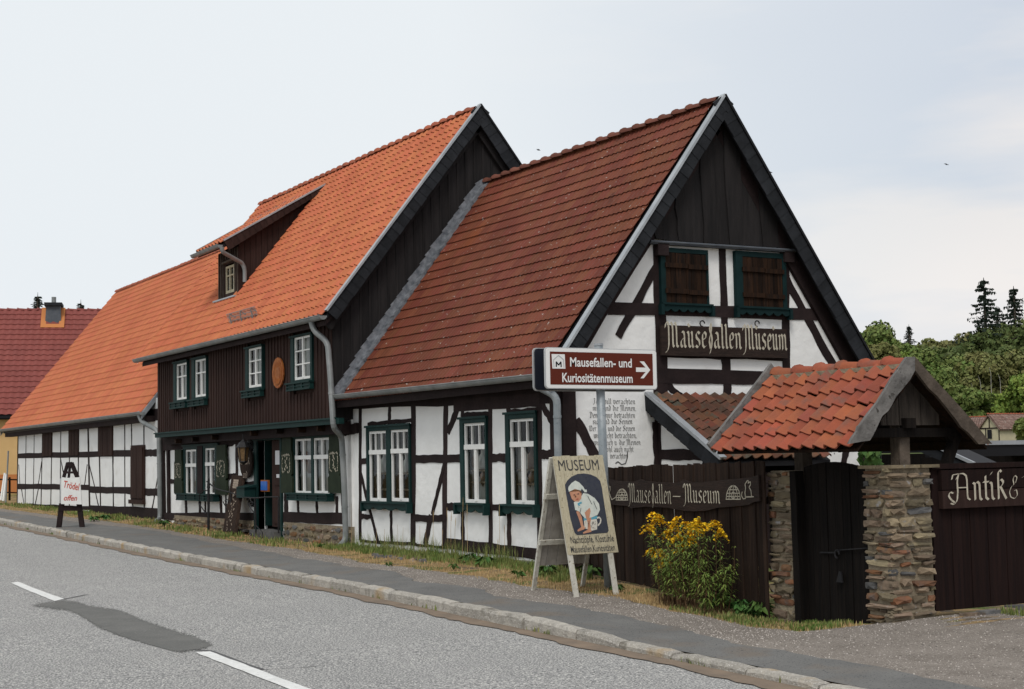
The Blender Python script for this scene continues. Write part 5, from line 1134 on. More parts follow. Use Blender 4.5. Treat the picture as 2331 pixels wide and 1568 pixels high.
# ------------------------------------------------------------------ plank fence with the museum board
f0, f1 = Vector((.12, -.16, 0)), Vector((6.49, -1.125, 0)); fd = (f1-f0).normalized(); fn = Vector((fd.y, -fd.x, 0))      # fn points to the street
FN = np.array(fn); FP = lambda p, o=0.: plane_hit(p, f0+fn*o, FN)
FT = sorted([((q-f0).dot(fd), q.z) for q in (FP(cF(*p)) for p in ((45, 628), (240, 617), (480, 609), (800, 600), (980, 588)))])
F = thing('plank_fence', (3.2, -.6, -.1), 'old brown vertical plank fence between the house corner and the left gate pillar', 'fence')
Lf = (f1-f0).length; u = 0; i = 0
while u < Lf:
    w = rnd(.12, .17); gap = .006 if random.random() < .8 else rnd(.012, .022)
    if u > Lf-1.2: gap = rnd(.008, .022)
    a = f0+fd*u; b = f0+fd*min(Lf, u+w); zt = interp(u, [(0, FT[0][1])]+FT)+rnd(-.012, .012); zbm = zg(a.x, a.y)+.03; o = fn*(.012*(i % 2))
    tl = rnd(-.01, .01); ln = fd*rnd(-.008, .008)
    obj('plank', MB().prism([a+o+Vector((0, 0, zbm)), b+o+Vector((0, 0, zbm)), b+o+ln+Vector((0, 0, zt+tl)), a+o+ln+Vector((0, 0, zt-tl))], fn*.022), M['fence'], F); u += w+gap; i += 1
for z in (.25, 1.15): obj('rail', MB().bar(f0-fn*.05+Vector((0, 0, z)), f1-fn*.05+Vector((0, 0, z)), .06, .09), M['fence'], F)
obj('kick_stones', MB().bar(f0+fd*5+fn*.04+Vector((0, 0, -.27)), f1+fn*.04+Vector((0, 0, -.36)), .1, .12, seg=6, wob=.02), M['stonegrey'], F)
so_ = .07
top_ = [(-150, 700), (-70, 700), (0, 690), (45, 695), (100, 708), (200, 712), (222, 704), (240, 698), (262, 708), (330, 714), (430, 720), (475, 716), (492, 700), (510, 706), (545, 716), (640, 712), (720, 703), (820, 694), (900, 686), (945, 672)]
bot_ = [(952, 828), (915, 834), (890, 850), (780, 862), (700, 868), (640, 884), (560, 890), (500, 886), (400, 868), (270, 862), (200, 868), (185, 872), (165, 858), (75, 850), (0, 838), (-150, 835)]
MS_ = thing('fence_sign', FP(cF(450, 800)), 'long dark wavy board with cream blackletter and mousetrap drawings on the plank fence', 'sign')
obj('board', MB().prism([FP(cF(*p), so_) for p in top_+bot_], -fn*.03), M['carved'], MS_)
def ftext(t, x0, x1, yb, xhpx, nib=.14, name='lettering', m='letter'):
    a, b = FP(cF(x0, yb), so_+.002), FP(cF(x1, yb), so_+.002); h = (FP(cF((x0+x1)/2, yb-xhpx), so_)-FP(cF((x0+x1)/2, yb), so_)).z; U = fd
    return lettering(MS_, t, a, U, (0, 0, 1), (b-a).length, h, nib, 40, m, .004)
ftext('MauseFallen', 172, 430, 835, 78, .13); ftext('_', 433, 487, 828, 58, .14); ftext('Museum', 500, 722, 835, 76, .15)
def fline(pts, w=.012):
    mb = MB(); q = [FP(cF(*p), so_+.004) for p in pts]
    for a, b in zip(q, q[1:]): mb.bar(a, b, w, .004, up=fn)
    return mb
def ornament(pl_):
    mb = MB()
    for pts in pl_:
        k = fline(pts); mb.add(k.v, k.f)
    obj('carved_drawing', mb, M['letter'], MS_)
def arc(cx, cy, rx, ry, a0=180, a1=360, n=10): return [(cx+rx*math.cos(math.radians(a0+(a1-a0)*i/n)), cy+ry*math.sin(math.radians(a0+(a1-a0)*i/n))) for i in range(n+1)]
for cx, cy, s_ in ((131, 820, 34), (796, 815, 42)):
    ornament([arc(cx, cy, s_, s_*1.9), arc(cx, cy, s_*.6, s_*1.9), [(cx, cy), (cx, cy-s_*1.9)], [(cx-s_-2, cy+2), (cx+s_+2, cy+2)], [(cx-s_*.85, cy-s_*.8), (cx+s_*.85, cy-s_*.8)], [(cx-s_*.6, cy-s_*1.3), (cx+s_*.6, cy-s_*1.3)], arc(cx, cy-s_*.5, s_*.3, s_*.45, 0, 360), [(cx-s_, cy-s_*.35), (cx+s_, cy-s_*.35)]])
ornament([[(850, 772), (845, 795), (855, 815), (870, 812), (866, 780), (870, 745), (866, 728), (880, 706), (888, 708), (884, 722), (898, 712), (900, 730), (890, 745), (902, 765), (905, 800), (915, 802)], [(868, 804), (918, 802)]])
ornament([[(30, 728), (42, 735), (50, 728), (56, 745), (62, 742), (60, 765), (56, 780), (62, 800), (70, 820), (95, 805), (98, 792)]])

# ------------------------------------------------------------------ fence with the antiques board
A = thing('board_fence', (8.5, 1.5, -.1), 'dark red-brown board fence to the right of the stone gate pillar', 'fence')
XF = 8.44; y = -.40; i = 0
while y < 16:
    w = rnd(.13, .17); obj('plank', MB().box((XF-.02-.006*(i % 2), y, -.06), (XF+.004-.006*(i % 2), y+w-.006, 1.50+rnd(-.004, .004))), M['fence2'], A); y += w; i += 1
obj('rail', MB().box((XF-.04, -.42, 1.502), (XF+.05, 16, 1.56)), M['fence2'], A)
obj('rail', MB().box((XF-.08, -.40, .2), (XF-.03, 16, .3)), M['fence2'], A)
c5 = crop(3700, 1800, 396/887); XS_ = 8.51
sb = PL(c5(165, 525), 0, XS_); st_ = PL(c5(165, 245), 0, XS_)
AS = thing('antique_sign', (XS_, sb.y+1, sb.z), 'dark brown two-board sign with large curly white lettering on the right board fence', 'sign')
zmid = (PL(c5(450, 352), 0, XS_)).z; y0 = PL(c5(158, 400), 0, XS_).y; zt_ = PL(c5(450, 175), 0, XS_).z; zb_ = PL(c5(450, 515), 0, XS_).z
obj('board', MB().box((XF+.006, y0, zb_), (XS_, y0+2.6, zmid-.006)), M['cladding'], AS); obj('board', MB().box((XF+.006, y0, zmid+.004), (XS_-.004, y0+2.6, zt_)), M['fence2'], AS)
def atext(t, x0, x1, yb, xhpx, nib):
    a, b = PL(c5(x0, yb), 0, XS_+.001), PL(c5(x1, yb), 0, XS_+.001); h = PL(c5(x0, yb-xhpx), 0, XS_).z-a.z
    return lettering(AS, t, a, (0, 1, 0), (0, 0, 1), b.y-a.y, h, nib, 30, 'letter', .004)
atext('A', 255, 432, 455, 160, .12); atext('ntik', 425, 748, 455, 178, .16); atext('&', 742, 862, 455, 160, .08); atext('Trödel', 868, 1500, 455, 165, .14)
for i in range(9):
    yy = -.25+i*.24+rnd(-.04, .04); o = rnd(.03, .16); w = rnd(.16, .34)
    tag(obj('flat_stone', MB().prism([(8.5+o, yy, -.13), (8.62+o, yy+.03, -.13), (8.66+o, yy+w, -.13), (8.52+o, yy+w+.02, -.13)], (.0, 0, rnd(.05, .1))), M['stonegrey' if i % 2 else 'stone']), ['first', 'second', 'third', 'fourth', 'fifth', 'sixth', 'seventh', 'eighth', 'ninth'][i]+' flat stone from the pillar along the board fence foot', 'stone', 'flat stones along the board fence')

# ------------------------------------------------------------------ shed roofs behind the fence
Sh = thing('shed', (4, 9, 0), 'low dark flat-roofed shed behind the board fence, left of the far cottage', 'shed')
q0 = PL(cR4(1480, 1240), 0, 3.5); za_, zb_ = PL(cR4(2000, 1325), 0, 3.5).z, PL(cR4(2000, 1185), 0, 3.5).z
ys0 = PL(cR4(1450, 1160), 0, 3.5).y; obj('fascia', MB().prism([(3.5, ys0, za_), (3.5, 26, za_), (3.5, 26, zb_), (3.5, ys0, zb_)], (-.1, 0, 0)), M['black'], Sh)
obj('roof_edge', MB().box((3.3, ys0, zb_+.002), (3.53, 26, zb_+.07)), M['zinc'], Sh); obj('roof', MB().box((-2, 7.0, zb_-.1), (3.29, 26, zb_+.05)), M['black'], Sh)
obj('wall', MB().box((-1.8, 6.9, -.5), (2.9, 25.8, zb_-.12)), M['gate'], Sh)
LT = thing('lean_to_roof', (4, 4.6, 1), 'dark sloping lean-to roof edge with pale metal trim behind the right gate pillar', 'roof')
yl = 4.3; pg = [PL(cR4(*p), 1, yl) for p in ((1120, 1155), (1440, 1150), (2020, 1415), (1830, 1480), (1720, 1430), (1480, 1330), (1150, 1190))]
obj('barge_board', MB().prism(pg, (0, .05, 0)), M['slate'], LT); a, b = PL(cR4(1440, 1150), 1, yl), PL(cR4(2020, 1415), 1, yl)
obj('verge_trim', MB().bar(a+Vector((0, -.01, 0)), b+Vector((0, -.01, 0)), .05, .035, up=(0, 1, 0)), M['zinc'], LT)
obj('roof_sheet', MB().prism([a, b, b+Vector((0, 0, -.06)), a+Vector((0, 0, -.06))], (0, .5, 0)), M['black'], LT)

# ------------------------------------------------------------------ tourist road sign on its pole
XP = 2.93
pb = PL((2435, 2354), 0, XP-.03); RS = thing('road_sign', pb, 'brown tourist direction sign with white arrow on a grey steel pole', 'road sign')
ptop = PL(D_(1362, 787), 0, XP-.03); pb.z = zg(pb.x, pb.y)-.05
obj('pole', MB().tube([pb, pb.lerp(ptop, .5), ptop], .062, 16), M['pole'], RS, smooth=True)
obj('pole_cap', MB().tube([ptop, ptop+Vector((0, 0, .03))], .068, 12), M['zinc'], RS)
XS2 = XP+.10; tl, tr_, bl_, br_ = [PL(D_(*p), 0, XS2) for p in ((1240, 790), (1495, 796), (1241, 887), (1494, 885))]
y0, y1, z0, z1 = (tl.y+bl_.y)/2, (tr_.y+br_.y)/2, (bl_.z+br_.z)/2, (tl.z+tr_.z)/2
tilt = ((tr_.z+br_.z)-(tl.z+bl_.z))/2/(y1-y0)
def rrect(y0, y1, z0, z1, r, x):
    o = []
    for cy, cz, a0 in ((y1-r, z0+r, -90), (y1-r, z1-r, 0), (y0+r, z1-r, 90), (y0+r, z0+r, 180)):
        for k in range(5): a = math.radians(a0+k*22.5); o.append(Vector((x, cy+r*math.cos(a), cz+r*math.sin(a))))
    return o
for k, xo in enumerate((0, -.26)):
    nm = 'sign_plate'
    p = obj(nm, MB().prism(rrect(y0, y1, z0, z1, .05, XS2+xo), (-.03, 0, 0)), M['signgrey'] if k == 0 else mat('sign_back_navy', (.012, .014, .022), None, 5, .5), RS)
    if k == 0:
        obj('rim', MB().prism(rrect(y0+.012, y1-.012, z0+.012, z1-.012, .04, XS2), (.006, 0, 0)), M['signwhite'], p)
        obj('sign_face', MB().prism(rrect(y0+.075, y1-.075, z0+.06, z1-.06, .006, XS2+.006), (.003, 0, 0)), M['signbrown'], p)
    else:
        obj('rim', MB().prism(rrect(y0-.022, y1+.01, z0-.016, z1+.012, .06, XS2+xo-.03), (-.02, 0, 0)), M['signgrey'], p)
xf = XS2+.0095; Hh = z1-z0; Wd = y1-y0
fy = lambda px: y0+Wd*(px-205)/(855-205); fz = lambda py: z1-Hh*(py-60)/(308-60)    # crop pixels of the sign face
fp = RS
printed(RS, 'Mausefallen- und', (xf, fy(343), fz(172)), (0, 1, 0), (0, 0, 1), (fz(118)-fz(172)), fy(702)-fy(343), 'signwhite', offset=.018)
printed(RS, 'Kuriositätenmuseum', (xf, fy(297), fz(266)), (0, 1, 0), (0, 0, 1), (fz(212)-fz(266)), fy(705)-fy(297), 'signwhite', offset=.018)
def fpoly(pts, x, m, nm, th=.002): return obj(nm, MB().prism([(x, fy(a), fz(b)) for a, b in pts], (th, 0, 0)), M[m], RS)
fpoly([(727, 172), (785, 172), (750, 134), (776, 134), (812, 186), (772, 238), (752, 238), (785, 199), (727, 199)], xf, 'signwhite', 'arrow')
fpoly([(240, 101), (314, 101), (316, 187), (243, 187)], xf, 'signwhite', 'museum_symbol')
def outline(pts, w, x, m, nm):
    mb = MB()
    for a, b in zip(pts, pts[1:]): mb.bar((x, fy(a[0]), fz(a[1])), (x, fy(b[0]), fz(b[1])), w, .002, up=(1, 0, 0))
    return obj(nm, mb, M[m], RS)
outline([(252, 180), (250, 135), (278, 108), (306, 133), (308, 180)], .012, xf+.003, 'signgrey', 'museum_symbol_house'); outline([(265, 177), (265, 146), (278, 166), (291, 146), (292, 177)], .018, xf+.004, 'black', 'museum_symbol_letter')
obj('clamp', MB().box((XP+.02, ptop.y-.13, z1-.16), (XP+.06, ptop.y+.13, z1-.10)).box((XP+.02, ptop.y-.13, z0+.10), (XP+.06, ptop.y+.13, z0+.16)), M['signgrey'], RS)

# ------------------------------------------------------------------ museum sandwich board
XA_ = 3.22; tlx, brx = None, None
BL_, BR_ = PL(cS(335, 1298), 0, 3.42), PL(cS(635, 1283), 0, 3.42); TL_, TR_ = PL(cS(243, 705), 0, 3.14), PL(cS(540, 710), 0, 3.14)
zb_ = (BL_.z+BR_.z)/2; zt_ = (TL_.z+TR_.z)/2; BL_.z = BR_.z = zb_; TL_.z = TR_.z = zt_
Uv = ((BR_-BL_)+(TR_-TL_)).normalized(); 
SBn = Uv.cross(TL_-BL_).normalized()
if SBn.x < 0: SBn = -SBn
def SP(s, t): return (BL_.lerp(BR_, s)).lerp(TL_.lerp(TR_, s), t)        # s across, t up the board
SB_ = thing('sandwich_board', (2.6, -1.4, -.1), 'wooden sandwich board with painted child on a chamber pot, standing before the road sign pole', 'sign board')
nbp = 6
for i in range(nbp):
    s0, s1 = i/nbp, (i+1)/nbp-.006; obj('board_plank', MB().prism([SP(s0, 0), SP(s1, 0), SP(s1, 1+.006*(i % 2)), SP(s0, 1+.006*(i % 2))], -SBn*.025), M['palewood'], SB_)
def SPx(px, py, o=0.):
    """crop pixel on the board face -> board point"""
    L_ = lambda a, b, t: a+(b-a)*t
    t = 1-(py-708)/(1290-708); xl = L_(335, 243, t); xr = L_(635, 540, t); return SP((px-xl)/(xr-xl), t)+SBn*(.003+o)
_ly = [0.]
def paint(pts, m, nm='painting', parent=None):
    _ly[0] += .0006; o = obj(nm, MB().add([SPx(a, b, _ly[0]) for a, b in pts], [tuple(range(len(pts)))]), m, parent or SB_); return o
C_ = lambda n, c, c2=None: mat('paint_'+n, c, c2, 14, .7, spots=[(tuple(v*.55 for v in c), 26, .66, .08, 4)])
PN = C_('navy', (.040, .044, .062), (.052, .056, .07)); PW = C_('shirt', (.62, .64, .58), (.52, .56, .52)); PS = C_('skin', (.52, .27, .17), (.45, .22, .14)); PK = C_('outline', (.03, .03, .04)); PB_ = C_('blue', (.10, .32, .42)); PP = C_('pot', (.64, .61, .54), (.55, .52, .46)); PH = C_('hair', (.16, .08, .04))
arch = [(370, 1165), (345, 1080), (320, 940), (312, 880), (325, 855), (350, 832), (385, 817), (425, 814), (465, 822), (500, 838), (522, 862), (532, 900), (550, 1020), (573, 1160), (565, 1172), (385, 1178)]
pn = paint(arch, PN, 'painting')
paint([(425, 1095), (500, 1088), (505, 1110), (503, 1150), (472, 1156), (428, 1140)], PP, 'painted_pot', pn)
paint([(422, 1078), (505, 1070), (506, 1086), (424, 1095)], PB_, 'painted_pot_rim', pn)
hd_ = MB()
hp = [(503, 1084), (516, 1078), (526, 1092), (522, 1112), (508, 1128)]
for a, b in zip(hp, hp[1:]): hd_.bar(SPx(*a, _ly[0]), SPx(*b, _ly[0]), .02, .002, up=SBn)
obj('painted_handle', hd_, PP, pn)
paint([(378, 1040), (394, 1035), (412, 1075), (420, 1120), (432, 1138), (425, 1146), (388, 1158), (386, 1148), (408, 1132), (398, 1095)], PS, 'painted_arm', pn)
paint([(440, 1048), (462, 1030), (470, 1070), (462, 1110), (466, 1150), (470, 1162), (420, 1172), (418, 1164), (446, 1150), (447, 1110), (438, 1075)], PS, 'painted_leg', pn)
paint([(364, 985), (400, 965), (420, 932), (450, 938), (490, 965), (515, 1000), (520, 1035), (505, 1065), (470, 1078), (430, 1082), (415, 1065), (395, 1040), (372, 1030)], PW, 'painted_shirt', pn)
paint([(466, 1030), (488, 1015), (500, 1060), (470, 1068), (445, 1066), (462, 1055)], PS, 'painted_leg', pn) if 0 else None
paint([(428, 1048), (458, 1020), (464, 1040), (455, 1085), (447, 1110), (436, 1075)], PS, 'painted_arm', pn)
paint([(338, 925), (345, 912), (370, 908), (402, 915), (410, 935), (408, 965), (392, 982), (368, 980), (352, 965)], PS, 'painted_face', pn)
paint([(338, 925), (345, 910), (400, 912), (410, 930), (404, 934), (395, 920), (350, 922)], PH, 'painted_hair', pn)
paint([(330, 905), (332, 892), (350, 870), (372, 856), (395, 868), (420, 895), (430, 915), (424, 922), (410, 905), (406, 917), (370, 906), (334, 922)], PW, 'painted_cap', pn)
paint([(422, 912), (440, 912), (441, 928), (426, 928)], PW, 'painted_tassel', pn)
paint([(385, 992), (408, 982), (412, 992), (396, 998), (402, 1008), (388, 1004)], PB_, 'painted_bow', pn)
for a, b in ((358, 941), (381, 936)): paint([(a, b), (a+9, b-3), (a+14, b), (a+8, b+4)], PK, 'painted_eye', pn)
paint([(374, 968), (384, 963), (392, 965), (384, 970)], C_('lips', (.4, .1, .07)), 'painted_mouth', pn)
paint([(368, 948), (374, 944), (378, 955), (370, 957)], PH, 'painted_nose', pn)
for (p, q) in (((405, 1020), (398, 1050)), ((445, 950), (470, 1000)), ((480, 985), (500, 1030))):
    obj('painted_fold', MB().bar(SPx(*p, _ly[0]+.001), SPx(*q, _ly[0]+.001), .006, .001, up=SBn), PK, pn)
_dt = MB(); random.seed(3)
for i in range(26):
    a, b = rnd(432, 498), rnd(1100, 1142); k = SPx(a, b, _ly[0]+.001); _dt.bar(k-Vector((0, .004, 0)), k+Vector((0, .004, 0)), .007, .001, up=SBn)
obj('painted_dots', _dt, PK, pn, kind='stuff')
Vv = (TL_-BL_).normalized()
def stext(t, px0, px1, py, hpx, off=.0):
    a, b = SPx(px0, py), SPx(px1, py); h = (SPx(px0, py-hpx)-a).length; printed(SB_, t, a, b-a, Vv, h, (b-a).length, 'poem', offset=off, lift=.002)
stext('MUSEUM', 278, 518, 795, 64, .0); stext('Nachttöpfe, Klostühle', 348, 605, 1224, 40, .003); stext('Mausefallen,Kuriositäten', 350, 612, 1278, 38, .003)
# legs of the board, then the back half of the A
gz = lambda q: zg(q.x, q.y)
for s_, p in ((.06, (1312, 1345)), (.90, (1402, 1340))):
    a = SP(s_, .98)-SBn*.045; b = PL(D_(*p), 0, a.x+(SP(s_, 0).x-a.x)*(1.34)); b.z = gz(b)-.02; obj('leg', MB().bar(a, b, .07, .035, up=SBn), M['paleleg'], SB_)
tp0, tp1 = SP(.0, .995)-SBn*.05, SP(1, .995)-SBn*.05
bk0 = PL(D_(1213, 1325), 0, 2.45)
bk0.z = gz(bk0)-.02; bk1 = Vector((bk0.x, bk0.y+(tp1.y-tp0.y), gz(bk0)-.02))
for a, b in ((tp0, bk0), (tp1, bk1)): obj('leg', MB().bar(a, b, .06, .035, up=(1, 0, .5)), M['paleleg'], SB_)
bn = (tp1-tp0).cross(bk0-tp0).normalized(); bn = -bn if bn.x > 0 else bn
bp = lambda s, t: (tp0.lerp(tp1, s)).lerp(bk0.lerp(bk1, s), t)
for i in range(5): obj('board_plank', MB().prism([bp(-.03+i*.212, .02), bp(-.03+(i+1)*.212-.01, .02), bp(-.03+(i+1)*.212-.01, .80), bp(-.03+i*.212, .80)], bn*.03), mat('back_board%d' % i, (.26, .24, .22), (.36, .34, .31), 5, .8, .4, 14, vary=.1), SB_)
for t in (.28, .62): obj('cross_batten', MB().bar(bp(-.03, t)-bn*.03, bp(1.03, t)-bn*.03, .07, .03, up=bn), M['paleleg'], SB_)

# ------------------------------------------------------------------ easel sign on the pavement
g0 = G(cC(440, 1508)); dE2 = depth(g0)
def EP(x, y, o=0.): return plane_hit(cC(x, y), g0-fw*o, np.array(fw))
ES = thing('easel_sign', g0, 'white placard with red handwriting on a dark wooden trestle at the kerb side', 'sign board')
def ebar(x0, y0, x1, y1, w, o=0., nm='leg'): obj(nm, MB().bar(EP(x0, y0, o), EP(x1, y1, o), w*.5, .08, up=fw), M['timber'], ES)
ebar(388, 1355, 368, 1512, .26); ebar(496, 1355, 516, 1508, .26); ebar(368, 1385, 508, 1385, .26, .02, 'crossbar'); ebar(425, 1100, 400, 1190, .16); ebar(448, 1100, 486, 1192, .2); ebar(420, 1108, 450, 1106, .22, .01, 'top_bar'); ebar(412, 1160, 472, 1160, .12, .01, 'crossbar'); ebar(440, 1108, 430, 1200, .1, -.3)
for (x0, x1, o) in ((380, 386, .12),): obj('placard_edge', MB().prism([EP(376, 1200, .1), EP(384, 1192, .1), EP(384, 1352, .1), EP(378, 1352, .1)], fw*.05), M['signgrey'], ES)
obj('placard', MB().prism([EP(384, 1196, .14), EP(500, 1190, .14), EP(514, 1360, .14), EP(383, 1358, .14)], fw*.03), M['white'], ES)
RD = mat('red_handwriting', (.50, .07, .045), None, 5, .6)
M['redtext'] = RD
ux = (EP(500, 1250)-EP(400, 1250)).normalized()
for t, x0, x1, yb, h in (('Trödel', 402, 500, 1262, 44), ('offen', 400, 484, 1335, 34)):
    a, b = EP(x0, yb-8 if t == 'Trödel' else yb, .142), EP(x1, yb+12 if t == 'Trödel' else yb+2, .142); hh = (EP(x0, yb-h)-EP(x0, yb)).length; printed(ES, t, a, b-a, (0, 0, 1), hh, (b-a).length, 'redtext', shear=.35, offset=.012, lift=.004)

# ------------------------------------------------------------------ things round the front door
def YP(p, y): return PL(p, 1, y)
LN = thing('wall_lantern', YP(cDo(415, 330), G_), 'black iron wall lantern with amber glass on a bracket beside the front door', 'lamp')
yL = G_-.40; c = YP(cDo(322, 430), yL)
pl0 = YP(cDo(415, 330), G_); obj('bracket', MB().tube([pl0+Vector((0, -.0, -.14)), pl0+Vector((0, -.03, -.12)), pl0+Vector((0, -.03, .12)), pl0+Vector((0, 0, .14))], [.08, .10, .10, .05], 10).tube([pl0+Vector((0, -.02, 0)), Vector((c.x+.1, yL+.05, pl0.z)), Vector((c.x, yL, pl0.z+.02))], .02, 6).tube([(c.x, yL, c.z+.28), (c.x, yL, c.z+.48)], .018, 6), M['iron'], LN)
obj('lamp_roof', MB().lathe([(.02, .34), (.05, .30), (.10, .27), (.17, .17), (.18, .15), (.0, .14)], c, 6), M['iron'], LN)
obj('lamp_glass', MB().lathe([(.145, .145), (.095, -.18), (.0, -.181)], c, 6), M['glasslamp'], LN)
fr2 = MB()
for k in range(6):
    an = 2*math.pi*k/6; fr2.bar(c+Vector((.15*math.cos(an), .15*math.sin(an), .15)), c+Vector((.10*math.cos(an), .10*math.sin(an), -.19)), .016)
fr2.lathe([(.02, -.18), (.10, -.18), (.11, -.20), (.05, -.24), (.0, -.27)], c, 6); obj('lamp_frame', fr2, M['iron'], LN)
oc = YP(cDo(346, 522), G_-.12); rx = abs(YP(cDo(284, 522), G_-.12).x-YP(cDo(410, 522), G_-.12).x)/2; rz = (YP(cDo(346, 350), G_-.12).z-YP(cDo(346, 688), G_-.12).z)/2
OS = thing('oval_sign', oc, 'dark brown oval shop sign with faded lettering hanging left of the front door', 'sign')
ov = lambda s, y: [(oc.x+rx*s*math.cos(2*math.pi*i/28), y, oc.z+rz*s*math.sin(2*math.pi*i/28)) for i in range(28)]
obj('board', MB().prism(ov(1, oc.y), (0, .05, 0)), M['carved'], OS); obj('rim', MB().prism(ov(.93, oc.y-.008), (0, .006, 0)), M['fence'], OS)
lettering(OS, 'antik', (oc.x-rx*.8, oc.y-.012, oc.z-.05), (1, 0, 0), (0, 0, 1), rx*1.6, .16, .14, 40, 'lettergrey'); lettering(OS, 'and', (oc.x-rx*.4, oc.y-.012, oc.z-.38), (1, 0, 0), (0, 0, 1), rx*.8, .12, .14, 40, 'lettergrey')
mb_ = YP(cDo(348, 830), G_-.3); mx0, mx1 = YP(cDo(266, 830), G_-.3).x, YP(cDo(350, 830), G_-.3).x; mz0, mz1 = YP(cDo(340, 892), G_-.3).z, YP(cDo(340, 785), G_-.3).z
MBx = thing('mailbox', mb_, 'dark green metal letterbox with a pitched lid on the wall left of the front door', 'mailbox')
obj('box_body', MB().box((mx0, G_-.34, mz0), (mx1, G_-.06, mz1)), M['teal'], MBx); obj('lid', MB().prism([(mx0-.04, G_-.38, mz1), (mx0-.04, G_-.04, mz1), (mx0-.04, G_-.04, mz1+.07)], (mx1-mx0+.08, 0, 0)), M['teal'], MBx)
obj('bracket', MB().bar((mx1-.2, G_-.05, mz0), (mx1-.2, G_-.05, mz0-.22), .10, .05).bar((mx1-.2, G_-.2, mz0-.02), (mx1-.2, G_-.05, mz0-.2), .05), M['iron'], MBx)
lg0 = G(cDo(205, 1260)); yb_ = min(lg0.y, -.60)
LB = thing('leaning_board', lg0, 'tall weathered dark signboard leaning against the wall left of the door', 'board')
pts = [YP(cDo(107, 1245), yb_), YP(cDo(225, 1258), yb_), YP(cDo(308, 662), -.16), YP(cDo(202, 655), -.16)]
obj('board', MB().prism(pts, (.05, .07, 0)), M['fence'], LB)
def lbp(s, t): return pts[0].lerp(pts[1], s).lerp(pts[3].lerp(pts[2], s), t)+Vector((0, -.012, 0))
mb = MB(); random.seed(5)
for t in (.91, .87, .83, .79):
    mb.bar(lbp(.3, t), lbp(.78, t), .05, .004, up=(0, 1, 0))
for i in range(34):
    a, b = rnd(.3, .75), rnd(.03, .62); mb.bar(lbp(a, b), lbp(a+rnd(-.08, .08), b+rnd(.01, .03)), rnd(.012, .03), .004, up=(0, 1, 0))
mb.bar(lbp(.5, .62), lbp(.52, .70), .16, .004, up=(0, 1, 0)); obj('faded_painting', mb, M['lettergrey'], LB)
# wrought iron stair rail
rl0 = G(cDo(450, 1310)); yr = rl0.y
IR = thing('iron_railing', rl0, 'black wrought iron handrail with scrolls and three posts before the front door', 'railing')
Yr = lambda x, y: YP(cDo(x, y), yr)
for (x0, y0, x1, y1) in ((188, 820, 205, 1288), (444, 895, 455, 1312), (692, 880, 690, 1262)): obj('post', MB().tube([Yr(x0, y0), Yr(x1, y1)], .022, 6), M['iron'], IR)
obj('handrail', MB().tube([Yr(-60, 720), Yr(40, 800), Yr(170, 832), Yr(330, 888), Yr(444, 895)], .018, 6).tube([Yr(444, 895), Yr(560, 885), Yr(690, 882)], .016, 6), M['iron'], IR)
def scroll(cx, cy, r, s=1, turns=1.6): return [Yr(cx+s*r*(1-t)*math.cos(t*turns*6.28), cy+r*(1-t)*math.sin(t*turns*6.28)*1.1) for t in [i/22 for i in range(21)]]
obj('scroll', MB().tube(scroll(145, 930, 34, -1), .012, 5).tube([Yr(112, 940), Yr(135, 980), Yr(165, 1010)], .012, 5), M['iron'], IR)
obj('scroll', MB().tube(scroll(412, 955, 34), .012, 5).tube([Yr(380, 890), Yr(372, 960), Yr(405, 1010), Yr(448, 1065)], .012, 5).tube([Yr(455, 1180), Yr(520, 1250), Yr(528, 1300), Yr(505, 1320)], .012, 5).tube(scroll(398, 1280, 26), .010, 5), M['iron'], IR)
gp = G(cB(405, 1388)); BP = thing('bollard_post', gp, 'thin black iron post with curved arm standing left of the leaning board', 'post')
ty = gp.y; obj('post', MB().tube([gp, YP(cB(405, 1145), ty)], .035, 8).tube([YP(cB(405, 1145), ty), YP(cB(405, 1088), ty)], [.05, .02], 8), M['iron'], BP)
obj('arm', MB().tube([YP(cB(403, 1160), ty), YP(cB(380, 1155), ty), YP(cB(355, 1180), ty), YP(cB(350, 1230), ty), YP(cB(390, 1290), ty)], .016, 6), M['iron'], BP)
gp = G(cDo(365, 1278)); tag(obj('boot_scraper', MB().bar(G(cDo(275, 1282))+Vector((0, 0, .1)), G(cDo(445, 1262))+Vector((0, 0, .1)), .3, .05), M['stonegrey']), 'flat dark stone slab on the ground below the mailbox', 'slab')
# pale poles at the far left
for k, (x0, y0, x1, y1, r, m, lab) in enumerate(((30, 1165, 5, 1335, .045, 'signwhite', 'short pale pole leaning at the far left edge, nearest the picture border'), (42, 1172, 20, 1340, .05, 'signwhite', 'pale pole leaning beside the thin grey pole at the far left'), (52, 1025, 36, 1350, .035, 'zincold', 'thin tall grey pole in front of the ochre house wall'))):
    a, b = atdepth(cC(x0, y0), 61), atdepth(cC(x1, y1), 60.5); tag(obj('leaning_pole', MB().tube([b, a], r, 6), M[m]), lab, 'pole')
FR = thing('rail_fence', atdepth(cC(60, 1340), 63), 'thin wooden rail fence before the ochre house at the far left', 'fence')
for y_ in (1202, 1284): obj('rail', MB().bar(atdepth(cC(-60, y_), 64), atdepth(cC(112, y_+4), 64), .06), M['shutter'], FR)
for x_ in (-30, 60): obj('post', MB().bar(atdepth(cC(x_, 1190), 64.1), atdepth(cC(x_, 1350), 64.1), .08), M['shutter'], FR)

